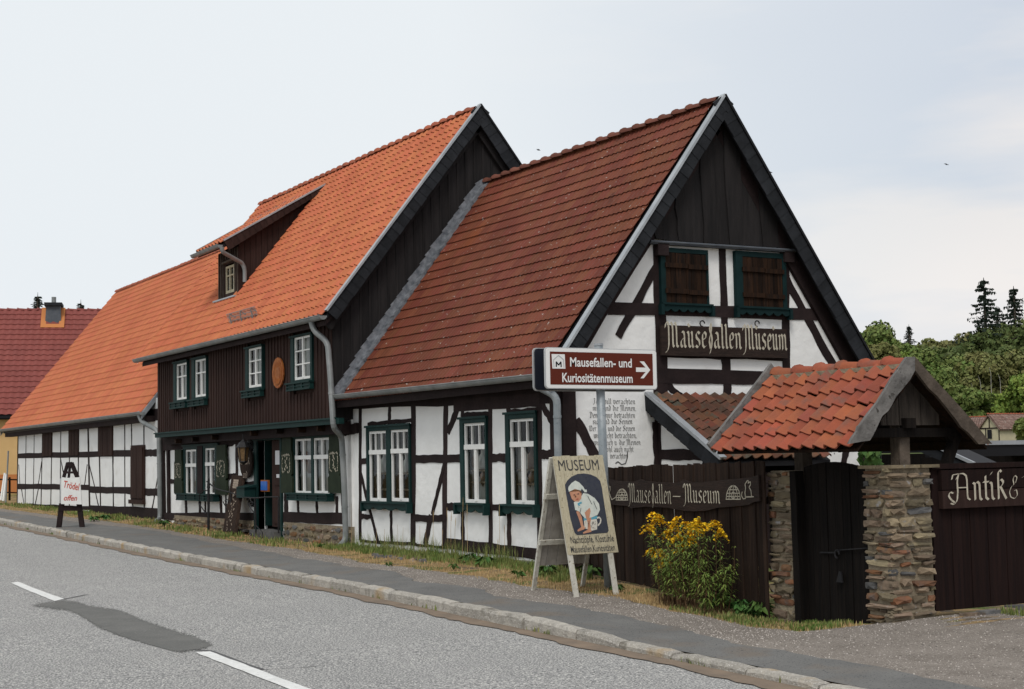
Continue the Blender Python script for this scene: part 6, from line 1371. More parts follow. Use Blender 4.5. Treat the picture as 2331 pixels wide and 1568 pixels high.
# ------------------------------------------------------------------ crockery in the museum windows
def ceramic(name, px, py, h, prof, m, lab, y=.20):
    p = PL(cA(px, py), 1, y); o = obj(name, MB().lathe([(r*h, z*h) for r, z in prof], p, 12), M[m], None, smooth=True); tag(o, lab, 'crockery'); return o
JUG = [(.0, 0), (.20, .0), (.24, .06), (.30, .3), (.26, .5), (.13, .7), (.12, .85), (.18, 1.0)]; VAS = [(0, 0), (.16, 0), (.30, .3), (.28, .6), (.14, .8), (.17, 1.0)]
shelfs = [(1, 748), (1, 828), (2, 742), (2, 842), (0, 770), (0, 880)]
for wi, py in shelfs:
    h = holes[wi]; z = PL(cA(1060 if wi == 1 else (1380 if wi == 2 else 460), py), 1, .20).z; obj('shelf', MB().box((h[0], .10, z-.03), (h[1], .34, z)), M['shelf'], H)
for a in ((('jug', 1110, 745, .42, JUG, 'ceramic', 'tall white jug on the upper shelf of the middle museum window, right half')), ('vase', 1035, 745, .34, VAS, 'ceramic2', 'brown stoneware vase on the upper shelf of the middle museum window, left half'),
          ('bowl', 1035, 826, .18, [(0, 0), (.3, 0), (.6, .5), (.7, 1)], 'ceramic', 'small white pot on the lower shelf of the middle museum window, left half'), ('pot', 1105, 826, .2, VAS, 'ceramic2', 'brown pot on the lower shelf of the middle museum window, right half'),
          ('figurine', 1368, 840, .28, VAS, 'ceramic', 'small white figurine on the lower shelf of the right museum window'), ('bottle', 1445, 740, .4, [(0, 0), (.2, 0), (.2, .55), (.07, .75), (.07, 1)], 'ceramic2', 'brown bottle on the upper shelf of the right museum window'),
          ('pot', 1445, 840, .22, VAS, 'ceramic2', 'dark pot on the lower shelf of the right museum window'),
          ('jug', 360, 768, .40, JUG, 'ceramic', 'white jug on the upper shelf of the left museum window, leftmost'), ('coffee_pot', 425, 768, .46, JUG, 'ceramic', 'tall pale coffee pot on the upper shelf of the left museum window, left sash'),
          ('jug', 515, 768, .44, JUG, 'ceramic', 'pale jug on the upper shelf of the left museum window, right sash'), ('jug', 575, 768, .38, JUG, 'ceramic', 'small pale jug at the right end of the upper shelf of the left museum window'),
          ('crock', 370, 878, .38, VAS, 'ceramic', 'white crock on the lower shelf of the left museum window'), ('crock', 520, 878, .36, VAS, 'ceramic2', 'brown crock on the lower shelf of the left museum window')):
    ceramic(*a)
p = PL(cA(1366, 700), 1, .22); o = obj('plate', MB().tube([p+Vector((0, .03, 0)), p+Vector((0, 0, 0)), p+Vector((0, .02, 0))], [.23, .27, .14], 20), M['ceramic']); tag(o, 'round pale plate standing on the upper shelf of the right museum window', 'crockery')
for wi, (x0, x1) in ((1, (985, 1130)), (2, (1305, 1470))):
    h = holes[wi]; mb = MB(); n = 14; zz = h[2]+.42
    v = [(h[0]+(h[1]-h[0])*i/n, .20+.03*(i % 3), zz+.10*math.sin(i*1.3)+.05*math.sin(i*2.9)) for i in range(n+1)]
    for i in range(n): mb.add([v[i], v[i+1], (v[i+1][0], v[i+1][1]-.02, h[2]-.1), (v[i][0], v[i][1]-.02, h[2]-.1)], [(0, 1, 2, 3)])
    obj('cloth', mb, M['curtain'], H)
for gi, g in enumerate(gh):
    for q in g:
        x0, x1, z0, z1 = q; cu = MB(); n = 10
        for part in ((x0, x0+(x1-x0)*.33), (x1-(x1-x0)*.3, x1)):
            b0 = len(cu.v)
            for k in range(n+1):
                x = part[0]+(part[1]-part[0])*k/n; yy = G_+.24+.015*(k % 2); cu.v += [Vector((x, yy, z0)), Vector((x, yy, z1))]
            cu.f += [(b0+2*k, b0+2*k+2, b0+2*k+3, b0+2*k+1) for k in range(n)]
        obj('curtain', cu, M['curtain'], B)
for (px, py, h_, m, lab) in ((960, 1010, .3, 'plaque', 'orange pot behind the left sash of the shop window right of the door'), (985, 1060, .3, 'ceramic2', 'brown pot low behind the left sash of the shop window right of the door'), (1050, 960, .34, 'ceramic', 'white jug high behind the right sash of the shop window right of the door')):
    p = PL(cB(px, py), 1, .12); o = obj('pot', MB().lathe([(r*h_, z*h_) for r, z in VAS], p, 12), M[m], None, smooth=True); tag(o, lab, 'crockery')

# ------------------------------------------------------------------ plants
random.seed(31)
def blades(name, spots, m, hr, wr=.006, lean=.35, **k):
    mb = MB()
    for p in spots:
        h = rnd(*hr); a = rnd(0, 6.28); l = rnd(0, lean)*h; w = wr*rnd(.7, 1.5); d = Vector((math.cos(a), math.sin(a), 0)); s = Vector((-d.y, d.x, 0))*w
        p = Vector(p); q = p+d*l*.35+Vector((0, 0, h*.6)); t = p+d*l+Vector((0, 0, h))
        b = len(mb.v); mb.v += [p-s, p+s, q+s*.7, q-s*.7, t]; mb.f += [(b, b+1, b+2, b+3), (b+3, b+2, b+4)]
    return obj(name, mb, m, None, kind='stuff', **k)
def onground(x, y): return Vector((x, y, zg(x, y)))
def scatter(n, x0, x1, fa, fb, dens=lambda x, y: 1):
    o = []
    while len(o) < n:
        x = rnd(x0, x1); a, b = fa(x), fb(x); y = rnd(a, b)
        if random.random() < dens(x, y): o.append(onground(x, y))
    return o
wallY = lambda x: -.12 if x < 0 else (f0+(f1-f0)*min(1, x/6.4)).y-.1
clump = lambda x, y: .25+.75*max(0, math.sin(x*1.9+1)*math.sin(x*4.7+y*3)+.25)
blades('grass', scatter(9500, -8.2, 1.8, lambda x: wallY(x)-.75, wallY, lambda x, y: clump(x, y)*(1 if y > -.5 else .5)), M['grass'], (.03, .13), .0065)
blades('grass', scatter(900, -8.0, -1.0, lambda x: -.4, lambda x: -.1, lambda x, y: clump(x, y)), M['grass'], (.15, .40), .0035, .5)
blades('grass', scatter(1300, -21.5, -8.6, lambda x: -1.3, lambda x: -.35, lambda x, y: (clump(x*.7, y))**2), M['grass'], (.04, .14), .010)
blades('grass', scatter(1700, -41.5, -22, lambda x: -1.1, lambda x: -.1, lambda x, y: clump(x*.5, y)**1.5), M['grass'], (.03, .13), .014)
blades('dry_grass', scatter(9000, -8.5, 8.2, lambda x: gedge(x)-.05, wallY, lambda x, y: .35+.65*clump(x*.8+3, y)), M['drygrass'], (.02, .065), .005)
blades('dry_grass', scatter(3500, -41, -8.5, lambda x: gedge(x)-.05, wallY, lambda x, y: clump(x*.8+3, y)), M['drygrass'], (.02, .06), .010)
blades('grass', scatter(2200, 5.2, 8.1, lambda x: gedge(x)+.0, lambda x: wallY(x) if x < 6.4 else -1.1, lambda x, y: clump(x*1.7, y)), M['grass'], (.02, .08), .009)
blades('grass', scatter(260, -30, 12, lambda x: ky(x)+.0-.02, lambda x: ky(x)+.015, lambda x, y: max(0, math.sin(x*3.1)*math.sin(x*.9))**3+.01), M['grass'], (.03, .09), .008)
blades('grass', scatter(700, 8.7, 11, lambda x: .2, lambda x: 2.6, lambda x, y: (max(0, math.sin(y*3.0+.9)))**4*(1 if x < 9.4 else .03)), M['grass'], (.03, .10), .007)
# flowering dry grass stalks against the white wall
mb = MB()
for (px, y0, y1) in ((850, 1010, 1260), (962, 940, 1190), (990, 985, 1200), (1215, 985, 1240), (820, 1160, 1260), (755, 1030, 1230), (880, 1040, 1250), (910, 1080, 1250), (1205, 1230, 1300), (1250, 1130, 1280), (505, 1130, 1240), (545, 1150, 1250), (660, 1140, 1260), (700, 1160, 1260), (360, 1150, 1240), (415, 1160, 1240), (182, 985, 1060)):
    a, b = PL(cA(px+rnd(-6, 6), y1+25), 1, -.3), PL(cA(px, y0), 1, -.3); a.z = zg(a.x, a.y); mb.tube([a, a.lerp(b, .6)+Vector((rnd(-.02, .02), 0, 0)), b], [.004, .003, .002], 4)
    if px > 700: mb.tube([a.lerp(b, .80), a.lerp(b, .9), b], [.003, .006, .002], 5)
tag(obj('grass_stalks', mb, M['drygrass']), kind='stuff')
# broad-leaved weeds
def weedplant(p, n, s, m, lab, grp=None, nm='weed', up=.5):
    mb = MB()
    for i in range(n):
        a = rnd(0, 6.28); d = Vector((math.cos(a), math.sin(a), 0)); e = rnd(.25, up)*s*2; L = s*rnd(.7, 1.2); w = L*rnd(.32, .45); sd_ = Vector((-d.y, d.x, 0))
        st = p+d*rnd(.02, .3)*s; b0 = st+d*L*.15+Vector((0, 0, e)); k = len(mb.v); droop = Vector((0, 0, -L*rnd(.1, .5)))
        pts = [b0, b0+d*L*.25+sd_*w*.5+Vector((0, 0, .02)), b0+d*L*.6+sd_*w*.5+droop*.4, b0+d*L+droop, b0+d*L*.6-sd_*w*.5+droop*.4, b0+d*L*.25-sd_*w*.5+Vector((0, 0, .02)), b0+d*L*.5+droop*.2+Vector((0, 0, -.015))]
        mb.v += pts; mb.f += [(k, k+1, k+6), (k+1, k+2, k+6), (k+2, k+3, k+6), (k+3, k+4, k+6), (k+4, k+5, k+6), (k+5, k, k+6)]
        mb.bar(p, b0, .006)
    o = obj(nm, mb, M[m]); return tag(o, lab, 'plant', grp)
for (px, py, n, s, lab) in ((465, 1440, 14, .20, 'broad-leaved green weed under the sandwich board, left of the steel pole'), (720, 1450, 13, .22, 'broad-leaved green weed between the steel pole and the goldenrod'), (210, 1425, 16, .15, 'leafy green weed at the back leg of the sandwich board'), (620, 1525, 22, .10, 'small dark weed at the foot of the right sandwich board leg'), (660, 1420, 8, .18, 'pale green weed right behind the steel pole foot')):
    weedplant(G(cS(px, py)), n, s, 'weed', lab)
for (px, py, n, s, lab) in ((1000, 1400, 16, .16, 'broad-leaved weed in the verge before the middle museum window'), (1120, 1420, 16, .15, 'broad-leaved weed in the verge below the right museum window'), (445, 1425, 10, .07, 'tiny dark weed on the gravel below the left museum window'), (895, 1450, 10, .10, 'small grey weed at the gravel edge below the plain wall panel'), (1350, 1510, 12, .12, 'dry grey weed at the edge left of the sandwich board')):
    weedplant(G(cA(px, py)), n, s, 'weed', lab)
for i in range(12):
    px = 670+i*28; py = 1465+(px-660)*.17+rnd(-18, 22); weedplant(G(cF(px, py)), 26, rnd(.09, .15), random.choice(['weed', 'vine']), ['first', 'second', 'third', 'fourth', 'fifth', 'sixth', 'seventh', 'eighth', 'ninth', 'tenth', 'eleventh', 'twelfth'][i]+' low weed from the goldenrod towards the gate, along the verge', 'low weeds before the fence and gate', up=.7)
for (px, py, s, w_) in ((835, 1275, .16, 'largest'), (800, 1305, .14, 'second largest'), (880, 1330, .10, 'right-hand small'), (700, 1310, .08, 'leftmost tiny'), (760, 1290, .10, 'small left'), (1140, 1420, .09, 'furthest right')): weedplant(G(cDo(px, py)), 20, s, 'weed', w_+' low green weed along the stone plinth right of the door', 'weeds at the stone plinth')
for (px, py, s, w_) in ((235, 1350, .16, 'leftmost'), (270, 1365, .14, 'middle'), (340, 1350, .14, 'rightmost')): weedplant(G(cC(px, py)), 26, s*1.6, 'weed', w_+' tall thin green weed against the white barn wall', 'weeds by the barn wall', up=1.6)
for (px, py, w_) in ((590, 1470, 'left'), (665, 1460, 'middle'), (1030, 1500, 'right')): weedplant(G(cC(px, py)), 26, .16, 'vine', w_+' small green tuft on the pavement edge before the barn', 'tufts along the barn pavement')
# loose grit on the gravel strip
def grit(n, x0, x1, fa, fb, sz, m, dens=lambda x, y: 1):
    mb = MB()
    for p in scatter(n, x0, x1, fa, fb, dens):
        s_ = rnd(*sz); a = rnd(0, 6.28); b = len(mb.v)
        for k_ in range(4): mb.v.append(p+Vector((s_*math.cos(a+k_*1.57)*rnd(.6, 1.2), s_*math.sin(a+k_*1.57)*rnd(.6, 1.2), .011)))
        mb.v.append(p+Vector((0, 0, .012+s_*rnd(.5, .9)))); mb.f += [(b, b+1, b+4), (b+1, b+2, b+4), (b+2, b+3, b+4), (b+3, b, b+4)]
    return obj('grit', mb, m, None, kind='stuff')
M['gritm'] = mat('pale_grit', (.50, .46, .42), (.36, .32, .29), 20, .9, vary=.35)
grit(5200, -9, 14, lambda x: aedge(x)-.15, lambda x: gedge(x)-.02 if x < 8.6 else gedge(x)-.3, (.004, .011), M['gritm'], lambda x, y: .25+.75*max(0, min(1, (x+4)/12)))
grit(3200, 8.6, 15, lambda x: aedge(x)-.1, lambda x: min(gedge(x), 4), (.003, .011), M['gritm'])
# loose stones in the verge
for i in range(34):
    px = rnd(330, 760); p = G(cA(px, 1352+(px-330)*.09+rnd(-14, 10))); s = rnd(.03, .07)
    mb = MB(); k = 7; mb.add([p+Vector((s*1.5*math.cos(2*math.pi*i_/k)*rnd(.7, 1.2), s*math.sin(2*math.pi*i_/k)*rnd(.7, 1.2), -.02)) for i_ in range(k)]+[p+Vector((s*math.cos(2*math.pi*i_/k)*rnd(.6, 1), s*.7*math.sin(2*math.pi*i_/k), s*rnd(.4, .9))) for i_ in range(k)], [tuple(range(k, 2*k))]+[(i_, (i_+1) % k, k+(i_+1) % k, k+i_) for i_ in range(k)])
    tag(obj('loose_stone', mb, M['stonegrey' if i % 3 else 'stone']), 'grey field stone in the dry verge below the museum windows', 'stone', 'loose stones in the verge')
# goldenrod
gA, gB_ = FP(D_(1500, 1370), .45), FP(D_(1648, 1392), .30)
gA = G(D_(1508, 1372)); gB_ = G(D_(1640, 1400))
GD = thing('goldenrod', gA.lerp(gB_, .5), 'tall yellow flowering goldenrod bush growing in front of the plank fence', 'bush')
lv = MB(); stm = MB()
tops = [(1500, 1172), (1490, 1168), (1530, 1192), (1560, 1188), (1547, 1212), (1578, 1192), (1600, 1192), (1627, 1182), (1483, 1242), (1504, 1250), (1518, 1208), (1474, 1192), (1590, 1178), (1542, 1172), (1552, 1232), (1570, 1215), (1515, 1268), (1640, 1205)]
nf = len(tops)
for i in range(66):
    t = rnd(0, 1)**.9; base_ = gA.lerp(gB_, t)+Vector((rnd(-.15, .15), rnd(-.22, .12), 0)); base_.z = zg(base_.x, base_.y)
    if i < nf: T = FP(D_(*tops[i]), rnd(.22, .5)); base_ = gA.lerp(gB_, min(1, max(0, (tops[i][0]-1480)/160)))
    else:
        hh = rnd(.50, 1.02)*(1.0 if t < .85 else .85); T = base_+Vector((rnd(-.24, .24)+(t-.5)*.18, rnd(-.12, .08), hh))
    mid = base_.lerp(T, .55)+Vector((rnd(-.04, .04), rnd(-.03, .03), .03)); stm.tube([base_, mid, T], [.006, .005, .002], 4, False)
    for k in range(40):
        s_ = rnd(.22, 1.0); p = (base_.lerp(mid, s_/.55) if s_ < .55 else mid.lerp(T, (s_-.55)/.45)); a = rnd(0, 6.28); d = Vector((math.cos(a), math.sin(a), rnd(-.5, .35))); L = rnd(.07, .14); w = Vector((-d.y, d.x, rnd(-.2, .2)))*rnd(.006, .010)
        b = len(lv.v); e = p+d*L; m_ = p+d*L*.5+Vector((0, 0, .012)); lv.v += [p, m_+w, e+Vector((0, 0, -.02)), m_-w]; lv.f.append((b, b+1, b+2, b+3))
    if i < nf:
        fl = MB()
        for j in range(random.randint(9, 13)):
            a = rnd(0, 6.28); L = rnd(.06, .15); d = Vector((math.cos(a), math.sin(a), rnd(.0, .45))); s0 = T+Vector((0, 0, -rnd(0, .09)))
            for k in range(14):
                u_ = k/13; p = s0+d*L*u_+Vector((rnd(-.012, .012), rnd(-.012, .012), -.10*u_*u_+rnd(-.008, .014))); q = rnd(.011, .019); a2 = rnd(0, 3.1); e1 = Vector((math.cos(a2), math.sin(a2), rnd(-.4, .4)))*q; e2 = Vector((-math.sin(a2), math.cos(a2), rnd(-1, 1)))*q
                b = len(fl.v); fl.v += [p+e1, p+e2, p-e1, p-e2]; fl.f.append((b, b+1, b+2, b+3))
        obj('flower_head', fl, M['gold'], GD)
obj('stems', stm, M['deadstem'], GD); obj('leaves', lv, M['goldleaf'], GD, kind='stuff')
# dead lower leaves
dl_ = MB()
for i in range(900):
    p = gA.lerp(gB_, rnd(0, 1))+Vector((rnd(-.2, .25), rnd(-.3, .1), rnd(.03, .38))); d = Vector((rnd(-1, 1), rnd(-1, 1), rnd(-1, .2))).normalized()*rnd(.03, .07); w = Vector((rnd(-1, 1), rnd(-1, 1), 0))*.006; b = len(dl_.v); dl_.v += [p, p+d*.5+w, p+d, p+d*.5-w]; dl_.f.append((b, b+1, b+2, b+3))
obj('dead_leaves', dl_, M['deadstem'], GD, kind='stuff')
# vine behind the gate
VN = thing('climbing_vine', PL(D_(1985, 1100), 0, 5.6), 'green leafy vine climbing behind the right gate pillar, under the gate roof', 'plant')
v0 = PL(D_(1975, 1050), 0, 5.6); mb = MB().tube([(v0.x, v0.y, -.2), (v0.x+.02, v0.y+.05, .8), v0], .02, 5); obj('stem', mb, M['bark'], VN)
mb = MB()
for i in range(150):
    p = PL(D_(rnd(1956, 2004), rnd(1008, 1085)), 0, 5.6+rnd(-.2, .2)); s_ = rnd(.035, .07); a = rnd(0, 6.28); d = Vector((rnd(-.3, .3), math.cos(a), math.sin(a)))*s_; w = Vector((rnd(-.3, .6), -math.sin(a), math.cos(a)))*s_*.7; b = len(mb.v)
    mb.v += [p-d, p-d*.2+w, p+d, p-d*.2-w]; mb.f.append((b, b+1, b+2, b+3))
obj('leaves', mb, M['vine'], VN, kind='stuff')

# ------------------------------------------------------------------ hill, trees, spruces, far cottage, birds
def hillz(dp): return interp(dp, [(0, 0), (120, .8), (150, 1.5), (180, 5), (220, 11), (260, 15), (320, 17), (700, 18)])
hv = MB(); us = frange(-30, 260, 5); vs_ = frange(100, 420, 10); o_ = Vector((CAM[0], CAM[1], 0))
for v_ in vs_:
    for u_ in us:
        q = o_+rt*(u_+v_*.18)+fw*v_; hv.v.append(Vector((q.x, q.y, hillz(v_)-.3+.6*math.sin(u_*.2)*math.sin(v_*.11))))
nn_ = len(us); hv.f = [(i*nn_+j, i*nn_+j+1, (i+1)*nn_+j+1, (i+1)*nn_+j) for i in range(len(vs_)-1) for j in range(nn_-1)]
tag(obj('hill', hv, M['hill'], None, True), kind='structure')
def crown(c, rx, rz, n, ls, seed, lean=1.):
    random.seed(seed); rg = np.random.RandomState(seed); nb = 26; bl = []
    for i in range(nb):
        a = rnd(0, 6.28); e = rnd(-.75, 1); r = math.sqrt(max(0, 1-e*e))*rnd(.35, .85); bl.append((Vector((r*math.cos(a)*rx, r*math.sin(a)*rx, e*rz*.78)), rnd(.20, .42)))
    v = np.empty((n*4, 3)); k = 0
    for i in range(n):
        b, s_ = bl[i % nb]; d = rg.normal(size=3); d /= np.linalg.norm(d); rr = (rg.rand()**.28)
        p = np.array(b)+d*rr*s_*np.array([rx, rx, rz*.9]); a = rg.normal(size=3); a /= np.linalg.norm(a); a = a*.7+np.array([0, 0, .15]); t = np.cross(a, d+.01); t /= (np.linalg.norm(t)+1e-6); q = ls*(.6+.8*rg.rand())
        pc = np.array(c)+p; a = a*q; t = t*q*.7; v[k:k+4] = [pc-a, pc+t, pc+a, pc-t]; k += 4
    return v
def tree(px, ybase, ytop, wpx, dp, m, lab, seed, n=4200, trunk='bark', ls=.24, cat='tree', name='deciduous_tree', grp='trees on the hillside'):
    top = atdepth(D_(px, ytop), dp); wm = wpx*K/_f*dp; h = (ybase-ytop)*K/_f*dp; c = Vector((top.x, top.y, top.z-h*.5)); gz_ = hillz(dp)-.5
    T = thing(name, (c.x, c.y, gz_), lab, cat, grp)
    me = bpy.data.meshes.new('crown'); v = crown(c*0, wm/2, h/2, n, ls, seed); me.from_pydata(v.tolist(), [], [(4*i, 4*i+1, 4*i+2, 4*i+3) for i in range(n)]); me.materials.append(M[m])
    o = bpy.data.objects.new('crown', me); link(o, c, T); tag(o, kind='stuff')
    r = max(.12, h*.02); tb = MB().tube([(c.x, c.y, gz_-.5), (c.x+.2, c.y, (gz_+c.z)/2), (c.x, c.y+.1, c.z+h*.2)], [r*1.6, r, r*.4], 7)
    for i in range(6):
        a = rnd(0, 6.28); s0 = Vector((c.x+.1, c.y, c.z-h*.3+i*h*.09)); e = s0+Vector((math.cos(a)*wm*.33, math.sin(a)*wm*.33, h*.18)); tb.tube([s0, s0.lerp(e, .5)+Vector((0, 0, .2)), e], [r*.5, r*.3, r*.12], 5)
    obj('trunk', tb, M[trunk], T)
TL = [
 (2012, 900, 737, 130, 100, 'leafA', 'round mid green tree just right of the museum gable, behind the gate ridge', 4600),
 (2000, 880, 778, 80, 78, 'leafD', 'yellowish green shrub-like tree directly right of the museum gable verge', 2600),
 (2062, 900, 800, 70, 80, 'leafB', 'light green tree top above the gate roof apex', 2600),
 (2105, 940, 800, 90, 72, 'leafA', 'leafy green tree close behind the right side of the gate roof', 3600),
 (2130, 900, 773, 110, 150, 'leafD', 'olive tree on the low saddle of the skyline between gable and spruces', 3600),
 (2195, 900, 762, 130, 140, 'leafD', 'olive-brown tree under the left spruce', 3800),
 (2262, 900, 742, 140, 130, 'leafC', 'dark green rounded tree directly below the tall left spruce', 4600),
 (2330, 900, 732, 150, 132, 'leafC', 'dark green rounded tree at the right edge below the right spruce', 4600),
 (2165, 940, 812, 110, 100, 'leafA', 'birch with mid green crown above the gate roof, left of its neighbour birch', 4200),
 (2225, 950, 800, 120, 98, 'leafD', 'birch with olive crown and pale trunk in the middle of the slope', 4400),
 (2300, 950, 800, 130, 102, 'leafD', 'birch with olive crown near the right edge of the slope', 4400),
 (2150, 975, 868, 100, 70, 'leafA', 'low green tree behind the right slope of the gate roof', 3400),
 (2212, 975, 880, 90, 66, 'leafA', 'low green tree just above the far cottage, left part', 3000),
 (2262, 965, 895, 80, 68, 'leafB', 'small bright green tree above the far cottage ridge', 2800),
 (2318, 975, 850, 90, 62, 'leafB', 'bright yellow-green tree at the right edge above the cottage', 3800),
 (2335, 1010, 950, 50, 50, 'leafA', 'green bush at the right picture edge beside the far cottage', 1800),
 (1978, 900, 745, 120, 104, 'leafA', 'full mid green tree touching the museum gable verge, lower than the round one beside it', 4200),
 (2056, 900, 772, 90, 96, 'leafA', 'green tree filling the slope left of the lone small spruce', 3600),
 (2050, 960, 850, 90, 74, 'leafB', 'bright green tree mostly hidden behind the gate roof', 2600),
]
for i, t in enumerate(TL):
    t = (t[0], t[1], t[2], t[3]*1.3, t[4] if t[0] > 2310 and t[1] > 990 else 150+(t[4]-50)*1.0)+t[5:]
    tree(*t[:6], t[6], 100+i, n=int(t[7]*2.6), ls=.135*t[4]/90+.02, trunk='birch' if 'birch' in t[6] else 'bark')
# bare birch stems showing between the crowns
for i, (x0, y0, x1, y1, dp) in enumerate(((2218, 910, 2210, 872, 182), (2232, 885, 2226, 855, 184), (2255, 870, 2251, 835, 184), (2188, 900, 2172, 885, 180), (2276, 870, 2270, 850, 184))):
    a, b = atdepth(D_(x0, y0), dp), atdepth(D_(x1, y1), dp); tag(obj('birch_stem', MB().tube([(a.x, a.y, hillz(dp)-.4), a, a.lerp(b, .5)+Vector((.12, 0, 0)), b], [.035, .03, .025, .01], 6), M['birch']), ['leftmost tall', 'short low', 'tallest middle', 'furthest left leaning', 'furthest right'][i]+' pale birch stem between the crowns on the slope', 'tree', 'birch stems on the slope')
# wood beyond: one mass of leaves on the hill
random.seed(77); rg = np.random.RandomState(9); nw = 105000; vv = np.empty((nw*4, 3))
for i in range(nw):
    dp = 185+130*rg.rand(); u_ = ((1850+rg.rand()*620 if i % 7 < 4 else 1560+rg.rand()*2700)-1165)*K/_f*dp; q = o_+rt*u_+fw*dp; hh = hillz(dp)+rg.rand()*6*(.6+.4*math.sin(u_*.2+dp*.06)); a = rg.normal(size=3)*.27; b = rg.normal(size=3)*.23; p = np.array([q.x, q.y, hh])
    vv[4*i:4*i+4] = [p-a, p+b, p+a, p-b]
me = bpy.data.meshes.new('far_wood'); me.from_pydata(vv.tolist(), [], [(4*i, 4*i+1, 4*i+2, 4*i+3) for i in range(nw)]); me.materials.append(M['leafC'])
o = bpy.data.objects.new('far_wood', me); link(o, (0, 0, 0)); tag(o, kind='stuff')
def spruce(px, ytop, ybase, wpx, dp, lab, seed, n=11):
    random.seed(seed); top = atdepth(D_(px, ytop), dp); h = (ybase-ytop)*K/_f*dp; w = wpx*K/_f*dp/2; gz_ = hillz(dp) if px > 1000 else 0; T = thing('spruce', (top.x, top.y, gz_), lab, 'tree', 'spruces on the skyline')
    obj('trunk', MB().tube([(top.x, top.y, gz_), (top.x, top.y, top.z-h*.5), top], [.34, .20, .04], 6), M['bark'], T); mb = MB(); z = .02
    while z < 1:
        nbr = 6
        for k in range(nbr):
            a = rnd(0, 6.28); L = w*(.12+z*.95)*rnd(.45, 1.2); d = Vector((math.cos(a), math.sin(a), 0)); s0 = Vector((top.x, top.y, top.z-z*h)); m_ = 9
            for j in range(m_):
                t = (j+.5)/m_; p = s0+d*L*t+Vector((0, 0, -L*.30*t+L*.16*t*t*1.2))
                for q in range(3):
                    sd_ = Vector((-d.y, d.x, 0))*rnd(-1, 1)*L*.20*(1.1-t)+Vector((0, 0, -rnd(.0, .07)*h)); e = p+sd_+d*rnd(-.1, .3); b = len(mb.v); wv_ = Vector((rnd(-.12, .12), rnd(-.12, .12), rnd(-.05, .1)))*h/6; mb.v += [p, p.lerp(e, .6)+wv_, e, p.lerp(e, .6)-wv_]; mb.f.append((b, b+1, b+2, b+3))
        z += .055+.025*z
    mb.tube([top-Vector((0, 0, h*.1)), top+Vector((0, 0, .3))], [.02*h, .004*h], 5); obj('needles', mb, M['spruce'], T, kind='stuff')
spruce(2238, 636, 775, 135, 230, 'tall dark spruce, leftmost of the large pair on the right skyline', 1); spruce(2306, 655, 780, 110, 232, 'dark spruce at the right, slightly lower than its left neighbour', 2); spruce(2352, 668, 790, 90, 236, 'dark spruce cut by the right picture edge', 6)
spruce(2268, 700, 780, 90, 236, 'dense dark spruce filling the gap between the two tall spruces', 7)
spruce(2068, 742, 800, 44, 230, 'small lone spruce on the skyline right of the museum gable', 3); spruce(86, 674, 740, 46, 110, 'spruce top showing above the wine red roof left of its chimney', 4); spruce(184, 690, 745, 34, 112, 'tiny spruce top above the wine red roof right of its chimney', 5)
# far cottage
dC = 150.; rd = (rt*.86+fw*.5).normalized(); gd_ = Vector((rd.y, -rd.x, 0)); gd_ = -gd_ if gd_.dot(rt) > 0 else gd_
ap = atdepth(cR4(2195, 812), dC); bs = atdepth(cR4(2110, 975), dC); hw = 1.35; hr_ = ap.z-bs.z; ap0 = ap
CT = thing('far_cottage', (ap.x, ap.y, 0), 'small far cottage with cream timbered gable and brown tiled roof at the right edge', 'house')
sd_ = Vector((-rd.y, rd.x, 0)); sd_ = -sd_ if sd_.dot(rt) > 0 else sd_      # towards the left
gf = [ap+sd_*hw-Vector((0, 0, hr_)), ap, ap-sd_*hw-Vector((0, 0, hr_))]
obj('wall', MB().prism([gf[0]-sd_*.12+Vector((0, 0, -3.4)), gf[2]+sd_*.12+Vector((0, 0, -3.4)), gf[2]+sd_*.12, gf[1]-Vector((0, 0, .12)), gf[0]-sd_*.12], rd*5), M['creamgable'], CT)
ov = -rd*.2; L5 = rd*5.4
rr_ = obj('roof', MB().prism([gf[0]+ov+sd_*.15-Vector((0, 0, .15)), gf[1]+ov+Vector((0, 0, .1)), gf[2]+ov-sd_*.15-Vector((0, 0, .15)), gf[2]+ov-sd_*.1-Vector((0, 0, .28)), gf[1]+ov-Vector((0, 0, .06)), gf[0]+ov+sd_*.1-Vector((0, 0, .28))], L5), M['fartile'], CT)
sR = (gf[1]-gf[2])+Vector((0, 0, .2)); lay_tiles(rr_, gf[2]+ov-sd_*.18-Vector((0, 0, .16)), rd, sR, .24, sR.length/9, 22, 9, PAN[::2], M['fartile'], 300, lift=.03)
ridge_tiles(rr_, gf[1]+ov+Vector((0, 0, .1)), gf[1]+ov+Vector((0, 0, .1))+L5, .13, .4, M['ridge'])
fo = -rd*.03
mb = MB(); m0 = (gf[0]+gf[2])/2
mb.bar(m0+fo, ap+fo-Vector((0, 0, .2)), .10, .05, up=rd); mb.bar(gf[0]+fo, gf[2]+fo, .12, .05, up=rd); mb.bar(gf[0]+fo*.9, gf[1]+fo*.9, .12, .05, up=rd).bar(gf[1]+fo*.8, gf[2]+fo*.8, .12, .05, up=rd)
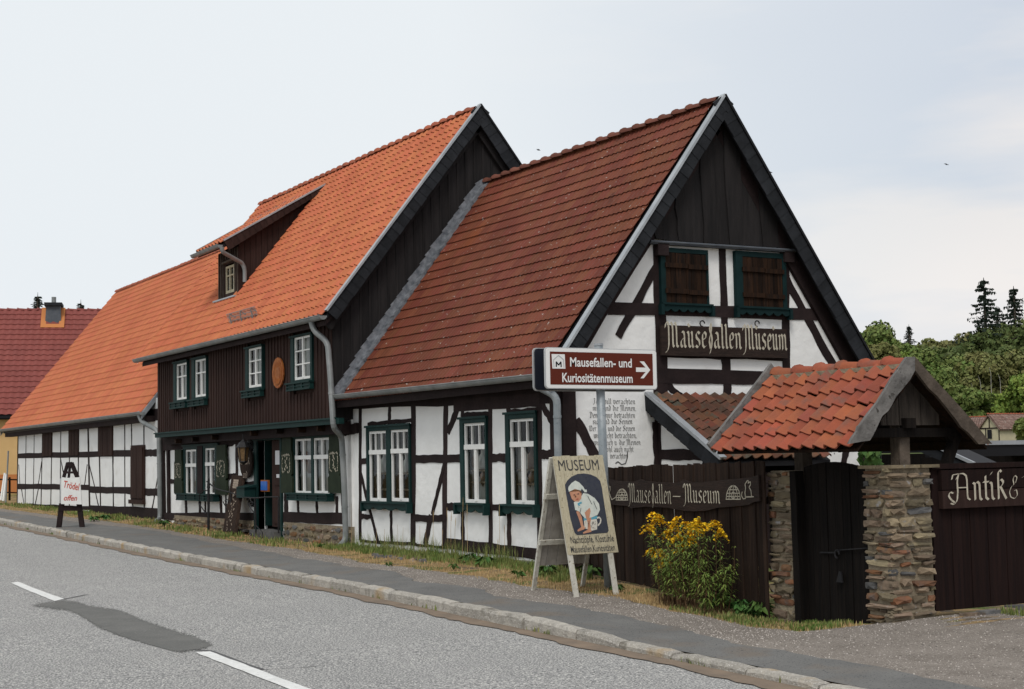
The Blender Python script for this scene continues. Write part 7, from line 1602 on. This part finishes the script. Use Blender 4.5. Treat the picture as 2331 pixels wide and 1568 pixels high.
mb.bar(m0+sd_*.5+fo, m0+sd_*.5+fo-Vector((0, 0, 2.5)), .10, .05, up=rd).bar(m0-sd_*1.2+fo, m0-sd_*1.2+fo-Vector((0, 0, 2.5)), .10, .05, up=rd); obj('timber_frame', mb, M['timber'], CT)
q = m0+sd_*.0-Vector((0, 0, .15)); obj('window', MB().prism([q+fo+sd_*.28-Vector((0, 0, .9)), q+fo-sd_*.28-Vector((0, 0, .9)), q+fo-sd_*.28, q+fo+sd_*.28], fo), M['black'], CT)
w0 = atdepth(cR4(1930, 838), dC+4); w1 = atdepth(cR4(2170, 830), dC+4.5); w2 = atdepth(cR4(2150, 985), dC+1.5); w3 = atdepth(cR4(1890, 985), dC+1.5)
rw = obj('wing_roof', MB().prism([w3, w2, w1, w0], Vector((0, 0, -.12))), M['fartile'], CT); lay_tiles(rw, w3+Vector((0, 0, .02)), (w2-w3), (w0-w3).normalized()*1.0, .24, .25, int((w2-w3).length/.24), int((w0-w3).length/.25), PAN[::2], M['fartile'], 300, lift=.03)
ridge_tiles(rw, w0, w1, .12, .38, M['ridge'])
obj('wing_wall', MB().prism([w3+fw*.3, w2+fw*.3, w2+fw*.3-Vector((0, 0, 3)), w3+fw*.3-Vector((0, 0, 3))], fw*.2), M['creamgable'], CT)
# swifts in the sky
for i, (px, py, lab) in enumerate(((1226, 342, 'tiny dark bird flying left of the museum ridge'), (1754, 393, 'tiny dark bird flying close to the right slope of the museum gable'), (2155, 375, 'tiny dark bird high in the sky at the right'))):
    p = atdepth(D_(px, py), 45); T = thing('bird', p, lab, 'bird', 'birds in the sky'); bd = (rt*.9+fw*.3).normalized(); s2 = Vector((-bd.y, bd.x, .3))
    obj('bird_body', MB().tube([p-bd*.06, p-bd*.02, p+bd*.03, p+bd*.06], [.003, .010, .009, .002], 6), M['black'], T)
    for sg_ in (-1, 1): obj('wing', MB().add([p+bd*.03, p-bd*.02, p+s2*sg_*.06+Vector((0, 0, .03)), p+s2*sg_*.11-bd*.05+Vector((0, 0, .02)), p+s2*sg_*.06+bd*.015+Vector((0, 0, .035))], [(0, 1, 3, 4)]), M['black'], T)
